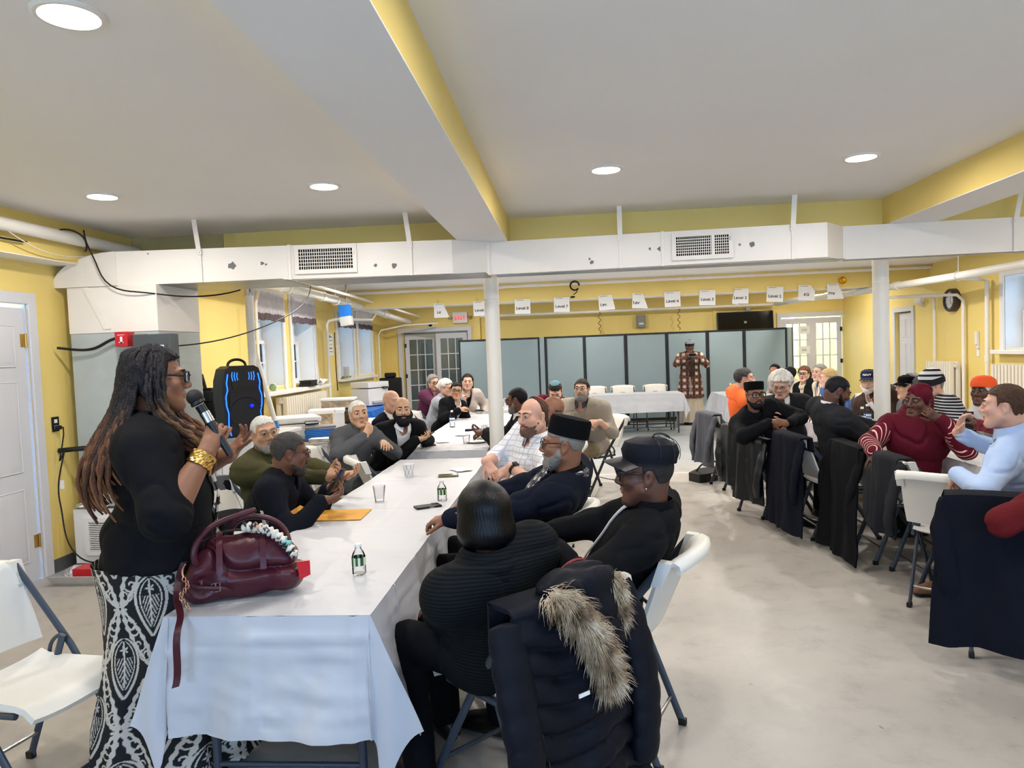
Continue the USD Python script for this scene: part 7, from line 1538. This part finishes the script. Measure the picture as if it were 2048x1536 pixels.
put('hanger_loop', tube(spline([(-.09, -.37, .925), (-.05, -.38, .945), (-.0, -.39, .94)], 8), .005, 6), 'red_kippah', pc)
def fur(path_pts, n, L, spread, name='fur_trim'):
    r_ = np.random.default_rng(9); P = spline(path_pts, 80); i = r_.integers(0, 79, n); base = P[i] + r_.normal(0, 1, (n, 3)) * A(spread)
    core = P[i].copy(); d = base - core; d[:, 1] = -np.abs(d[:, 1]) - .012; d = d / np.linalg.norm(d, axis=1, keepdims=True)
    tn = np.gradient(P, axis=0)[i]; tn /= np.linalg.norm(tn, axis=1, keepdims=True)
    d = d + tn * r_.normal(.35, .35, (n, 1)) + A([0, 0, -.25]); d /= np.linalg.norm(d, axis=1, keepdims=True); L_ = L * r_.uniform(.6, 1.25, (n, 1))
    pts = np.stack([base, base + d * L_ * .4, base + d * L_ * .75 + A([0, 0, -.004]), base + d * L_ + A([0, 0, -.012])], 1).reshape(-1, 3)
    c = UsdGeom.BasisCurves.Define(stage, fresh(pc.path + '/' + name)); c.CreateTypeAttr('linear'); c.CreatePointsAttr(Vt.Vec3fArray.FromNumpy(pts.astype(np.float32))); c.CreateCurveVertexCountsAttr(Vt.IntArray([4] * n))
    c.CreateWidthsAttr(Vt.FloatArray.FromNumpy(np.tile([.0022, .0019, .0012, .0004], n).astype(np.float32))); c.SetWidthsInterpolation('vertex')
    UsdShade.MaterialBindingAPI.Apply(c.GetPrim()).Bind(M('fur')); setd(c.GetPrim(), kind='stuff')
    put(name + '_backing', tube(P, .026, 10, ((0, 1, 0), .6)), 'fur', pc, True)
usdkit.material(stage, '/World/Looks/fur', {'t': ('texture_coordinate', {}), 'n': ('noise_texture', {'scale': 16.0, 'detail': 3.0}), 'r': ('rgb_ramp', {'ramp': [(.3, hx('4A3A2C')), (.45, hx('9A846A')), (.6, hx('CBBBA2')), (.75, hx('E2D8C8'))]}), 'p': ('principled_bsdf', {'roughness': .6, 'specular_ior_level': .3})}, [('t.object', 'n.vector'), ('n.fac', 'r.fac'), ('r.color', 'p.base_color')], surface='p.BSDF'); _m['fur'] = UsdShade.Material.Get(stage, '/World/Looks/fur')
fur([(-.245, -.48, .895), (-.20, -.50, .865), (-.135, -.53, .76), (-.085, -.545, .65), (-.065, -.54, .57)], 5200, .05, (.020, .010, .012)); fur([(.045, -.46, .885), (.06, -.475, .82), (.055, -.48, .74)], 1500, .04, (.010, .008, .012))

# ------------------------------------------------ things on the tables
def bottle(x, y, label, h=.125, r=.029, z=Z1 + .004, labelc='label_green', group=None):
    t = T('water_bottle', label, 'bottle', (x, y, z), 0, group)
    pr_ = [(0, .002), (r * .8, 0), (r, .006)]
    for k in range(7): zz_ = .012 + k * (h * .28) / 7; pr_ += [(r, zz_), (r * .955, zz_ + h * .02)]
    pr_ += [(r, h * .33), (r, h * .58), (r * .97, h * .63), (r * .75, h * .76), (r * .46, h * .86), (r * .40, h * .90), (r * .46, h * .91), (r * .40, h * .92), (r * .40, h)]
    put('bottle_body', lathe(pr_, 28), 'clear_plastic', t, 50); put('water', lathe([(0, .006), (r * .9, .006), (r * .93, h * .60), (r * .7, h * .74), (0, h * .74)], 24), 'clear_water', t, 50)
    k = np.linspace(0, 2 * PI, 41); lb = np.stack([np.stack([r * 1.015 * np.cos(k), r * 1.015 * np.sin(k), 0 * k + zq], 1) for zq in (h * .33, h * .60)], 1); put('label_wrap', sheet(lb, .0006), labelc, t, 60)
    put('cap', lathe([(r * .44, h * .93), (r * .5, h * .93), (r * .5, h * 1.0), (r * .46, h * 1.03), (0, h * 1.03)], 18), 'white_laminate', t, 40)
glassy('clear_water', (.975, .985, .99), 1.12, .03)
mat('label_green', '2A5A40', .45, wave=[('x', 16, 'D3D8B4', .5, .6)]); mat('label_blue', 'DCE6F2', .45, wave=[('z', 9, '2F5EA8', .6, .8)])
bottle(-.905, 2.89, 'small water bottle with green label on the near part of the foreground table')
bottle(-.808, 4.32, 'small water bottle with green label further up the foreground table beside the bob hair')
bottle(-1.448, 8.62, 'tall clear water bottle on the middle left table', .20, .032, labelc='label_blue')
bottle(-1.12, 11.6, 'clear water bottle on the far left table near the column', .20, .032, labelc='label_blue')
bottle(2.72, 12.4, 'clear water bottle standing at the far end of the right table', .20, .032, labelc='label_blue')
bottle(2.93, 7.45, 'water bottle on the sunlit right table by the dark suit', .20, .032, labelc='label_blue')
bottle(3.05, 7.62, 'second water bottle on the sunlit right table', .21, .033, labelc='label_blue')
def cup(x, y, label, m='paper_cup', h=.098, r=.039, line=True, z=Z1 + .004):
    t = T('paper_cup', label, 'cup', (x, y, z)); put('cup_wall', lathe([(0, .004), (r * .7, .004), (r * .7, 0), (r * .72, 0), (r, h - .004), (r * 1.05, h - .004), (r * 1.05, h), (r * .97, h), (r * .68, .008), (0, .008)], 28), m, t, 50)
    if line:
        G = []
        for i in range(7):
            for s_ in (-1, 1):
                zz_ = np.linspace(.006, h - .006, 9); rr = r * (.72 + .28 * zz_ / h) * 1.008; an = i * 2 * PI / 7 + s_ * (zz_ / h) * 1.1; G.append(tube(np.stack([rr * np.cos(an), rr * np.sin(an), zz_], 1), .0009, 5))
        put('printed_lattice', cat(G), 'ink', t, False)
mat('paper_cup', 'E8E8E8', .55); glassy('frosted_cup', (.95, .95, .955), 1.25, .3)
cup(-1.215, 5.197, 'white paper cup with a dark lattice print on the foreground table'); cup(-1.21, 4.35, 'translucent plastic cup on the foreground table', 'frosted_cup', line=False)
cup(-.96, 7.85, 'white paper cup with lattice print on the middle left table'); cup(-.90, 8.35, 'clear plastic cup on the middle left table', 'frosted_cup', line=False)
cup(-1.05, 7.05, 'clear cup standing on the plate by the left column', 'frosted_cup', line=False, h=.085); cup(3.0, 7.25, 'clear cup on the sunlit right table edge', 'frosted_cup', line=False)
def slab(name, label, catn, x, y, rz_, w, l, h, m, z=Z1 + .005):
    t = T(name, label, catn, (x, y, z), rz_); return t, put('case', rbox(-w / 2, -l / 2, 0, w / 2, l / 2, h, h * .35), m, t)
t, _ = slab('smartphone', 'black phone in a thick case on the foreground table edge', 'phone', -.865, 4.147, -60, .075, .155, .012, 'black_plastic'); put('camera_bump', rbox(-.03, .03, .011, -.002, .07, .015, .003), 'black_rubber', t); put('side_button', box(.037, .0, .004, .039, .03, .008), 'steel', t, False)
t, _ = slab('smartphone', 'olive green phone lying on the foreground table', 'phone', -.918, 5.19, -80, .075, .15, .011, 'olive_case'); put('screen', box(-.033, -.07, .011, .033, .07, .0115), 'tv_screen', t, False)
stage  # materials used above
t, _ = slab('smartphone', 'dark phone lying before the bearded man on the middle table', 'phone', -1.42, 6.95, -70, .075, .15, .010, 'black_plastic'); put('screen', box(-.033, -.07, .010, .033, .07, .0105), 'tv_screen', t, False)
t, _ = slab('notebook', 'dark blue notebook on the middle left table', 'notebook', -1.13, 8.2, -84, .11, .2, .014, 'navy_cap')
t, _ = slab('notebook', 'black folder on the far left table', 'notebook', -1.45, 10.95, 80, .2, .28, .012, 'black_plastic')
def napkin(x, y, rz_, label, w=.12, l=.16, layers=2, z=Z1 + .005):
    t = T('paper_napkin', label, 'napkin', (x, y, z), rz_)
    for k in range(layers):
        X, Y = np.meshgrid(np.linspace(-w / 2, w / 2, 10), np.linspace(-l / 2, l / 2, 10), indexing='ij'); put('ply', tf(sheet(np.stack([X, Y, .001 + k * .003 + .006 * meshkit.noise(np.stack([X * 14, Y * 14, 0 * X + k], -1), k)], -1), .0012), rz(k * 13)), 'paper', t, True)
napkin(-.86, 5.44, 30, 'white paper napkins beside the olive green phone'); napkin(-1.32, 7.2, 10, 'flat white napkin before the bearded man'); napkin(-1.2, 7.75, -20, 'white paper napkin by the tall bottle on the middle table'); napkin(3.1, 7.9, 20, 'white napkin on the sunlit right table'); napkin(3.2, 4.75, 40, 'crumpled napkin on the nearest right table')
t = T('paper_plate', 'paper plate with a crumpled napkin near the left column', 'plate', (-.95, 7.10, Z1 + .004)); put('dish', lathe([(0, .002), (.08, .002), (.10, .012), (.112, .014), (.112, .017), (.098, .015), (.078, .006), (0, .006)], 32), 'paper', t, 40)
X, Y = np.meshgrid(np.linspace(-.05, .05, 13), np.linspace(-.05, .05, 13), indexing='ij'); put('crumpled_tissue', sheet(np.stack([X + .02, Y, .012 + .055 * meshkit.fbm(np.stack([X * 30, Y * 30, 0 * X], -1), 3, 4)], -1), .002), 'cream_fleece', t, 20)
t = T('paper_plate', 'plate of pastries on the far left table', 'plate', (-1.15, 11.15, Z1 + .004)); put('dish', lathe([(0, .002), (.08, .002), (.11, .014), (.112, .017), (.078, .006), (0, .006)], 24), 'paper', t, 40)
for k in range(4): put('pastry', trimesh.creation.icosphere(2, .028).apply_scale([1.2, 1, .6]).apply_translation([.045 * math.cos(k * 1.6), .045 * math.sin(k * 1.6), .02]), 'kraft', t, True)
t = T('paper_plate', 'plate with food scraps on the sunlit right table', 'plate', (2.90, 7.85, Z1 + .004)); put('dish', lathe([(0, .002), (.08, .002), (.11, .014), (.112, .017), (.078, .006), (0, .006)], 24), 'paper', t, 40); put('food_scrap', trimesh.creation.icosphere(2, .025).apply_scale([1.4, 1, .5]).apply_translation([.02, 0, .016]), 'red_kippah', t, True)
UsdShade.MaterialBindingAPI.Apply(stage.GetPrimAtPath('/World/smartphone_003/case')) if 0 else None
# envelope
t = T('envelope', 'yellow manila envelope with an open flap on the foreground table', 'envelope', (-1.36, 3.98, Z1 + .005), 2)
put('pouch', rbox(-.185, -.13, 0, .17, .13, .005, .001), 'kraft', t); put('flap', hull([(-.185, -.125, .002), (-.185, .125, .002), (-.245, .09, .045), (-.245, -.10, .045), (-.185, -.125, .0035), (-.185, .125, .0035), (-.245, .09, .0465), (-.245, -.10, .0465)]), 'kraft', t, False)
# handbag
mat('maroon_leather', '4B1523', .36, bump=.25, bscale=26, var=.12, vscale=6, spec=.5)
mat('maroon_dark', '43121F', .4, bump=.2, bscale=30); mat('scarf_print', 'D8D2C4', .7, tone=1); mat('rose_gold', 'D9A183', .25, metal=1.0); mat('dark_zip', '3A3436', .4, metal=.6)
hb = T('handbag', 'maroon leather handbag with a printed scarf round its handle on the foreground table', 'handbag', (-1.285, 2.66, Z1 + .004), 22)
sh = Sh().c((-.13, 0, .075), (.13, .0, .075), .085, .082, .06).c((-.12, .0, .14), (.11, 0, .135), .075, .07, .06).c((-.10, .0, .195), (.09, .0, .185), .05, .046, .05).e((-.16, -.0, .09), (.065, .10, .085), k=.05).e((.15, -.02, .08), (.06, .09, .075), k=.05)
def bagp(x0): return lambda P, D: np.maximum(D, .003 - P[..., 2])
v, f = mesh_sdf(sh, .0075, bagp(0)); v, f = wrinkle(v, f, .034, 8, 3, (1, 1, .55)); v[:, 2] = np.maximum(v[:, 2], .002); put('bag_body', (v, f), 'maroon_leather', hb, True)
def over(x, w, nm, off=.006, z0=.02, m='maroon_leather', y0=-1, y1=1):
    an = np.linspace(-1.35, 1.35, 30) if y1 > 0 else np.linspace(-1.35, .2, 22)
    rows = []
    for c_ in np.linspace(-.5, .5, 4):
        o = A([[x + w * c_, .4 * math.sin(a_), .10 + .35 * math.cos(a_)] for a_ in an]); d_ = A([[0, -math.sin(a_), -math.cos(a_) * .9] for a_ in an]); 
        pts = A([hit(sh, o[i:i + 1], d_[i])[0] - nz(d_[i]) * (off + .004) for i in range(len(an))]); pts[:, 2] = np.maximum(pts[:, 2], .004); rows.append(pts)
    return put(nm, sheet(np.stack(rows, 1), .004), m, hb, 40)
for x in (-.085, .07): over(x, .022, 'bag_strap')
over(-.01, .012, 'top_zipper', off=.004, m='dark_zip') if 0 else put('top_zipper', tube(spline([(-.15, .0, .225), (-.08, 0, .252), (.06, 0, .240), (.13, 0, .21)], 18), .008, 6, ((0, 0, 1), .6)), 'dark_zip', hb, True)
put('handle', tube(spline([(-.16, -.075, .15), (-.17, -.085, .21), (-.13, -.06, .275), (-.03, -.03, .315), (.05, -.01, .33)], 24), np.r_[.008, np.full(22, .0125), .009], 10), 'maroon_dark', hb, True)
put('handle', tube(spline([(-.05, .07, .20), (-.02, .06, .28), (.08, .04, .285), (.15, .0, .24), (.165, -.03, .17)], 24), .011, 10), 'maroon_dark', hb, True)
k = np.linspace(0, 1, 70); Pq = spline([(.0, -.01, .265), (.06, -.035, .262), (.12, -.06, .235), (.165, -.085, .19), (.185, -.095, .15)], 70); v, f = tube(Pq, .017 * (1 + .25 * np.sin(k * 75)), 14)
nn = meshkit.fbm(v * 55, 2, 6); ns = meshkit.noise(v * 22, 8); col = np.where((nn < .42)[:, None], A(hx('18181A')), np.where((ns > .68)[:, None], A(hx('7FC0B8')), np.where((ns < .22)[:, None], A(hx('D9B49A')), A(hx('DDD8CC')))))
put('twisted_scarf', (v, f), 'scarf_print', hb, True, col=col)
put('side_pocket_tag', hull([(.19, -.10, .13), (.24, -.085, .125), (.24, -.085, .07), (.20, -.10, .06), (.19, -.09, .13), (.24, -.075, .125), (.24, -.075, .07), (.20, -.09, .06)]), 'red_plastic', hb)
put('buckle', cat([tube([(-.115, -.105, .055), (-.085, -.112, .06), (-.085, -.112, .09), (-.115, -.105, .085)], .003, 6, closed=True), tube([(-.10, -.110, .055), (-.10, -.112, .09)], .002, 6)]), 'steel', hb); put('buckle_strap', tube(spline([(-.20, -.06, .10), (-.15, -.10, .075), (-.10, -.112, .07), (-.05, -.10, .05)], 16), .010, 6, ((0, 1, 0), .3)), 'maroon_dark', hb, True)
put('hanging_strap', sheet(np.stack([spline([(-.215, -.02, .16), (-.235, -.05, .10), (-.235, -.10, .045), (-.215, -.185, .0), (-.22, -.235, -.03), (-.225, -.245, -.12), (-.235, -.25, -.22)], 40) + A([dx, dx * .4, 0]) for dx in np.linspace(-.011, .011, 4)], 1), .004), 'maroon_dark', hb, 40)
for i in range(9):
    a_ = i * .35; c_ = A([-.205 + .012 * math.sin(i), -.115 - .004 * i, .12 - .0125 * i]); put('chain_link', tf(tube(np.stack([.009 * np.cos(np.linspace(0, 2 * PI, 13)[:-1]), .006 * np.sin(np.linspace(0, 2 * PI, 13)[:-1]), 0 * np.linspace(0, 1, 12)], 1), .002, 6, closed=True), Rot.from_euler('xyz', [90 * (i % 2), 30, 90]).as_matrix(), c_), 'rose_gold', hb, True)
put('snap_hook', tube(spline([(-.20, -.09, .17), (-.21, -.105, .15), (-.205, -.115, .125)], 10), .004, 6), 'rose_gold', hb, True)

if LONG: print('LONG', LONG)
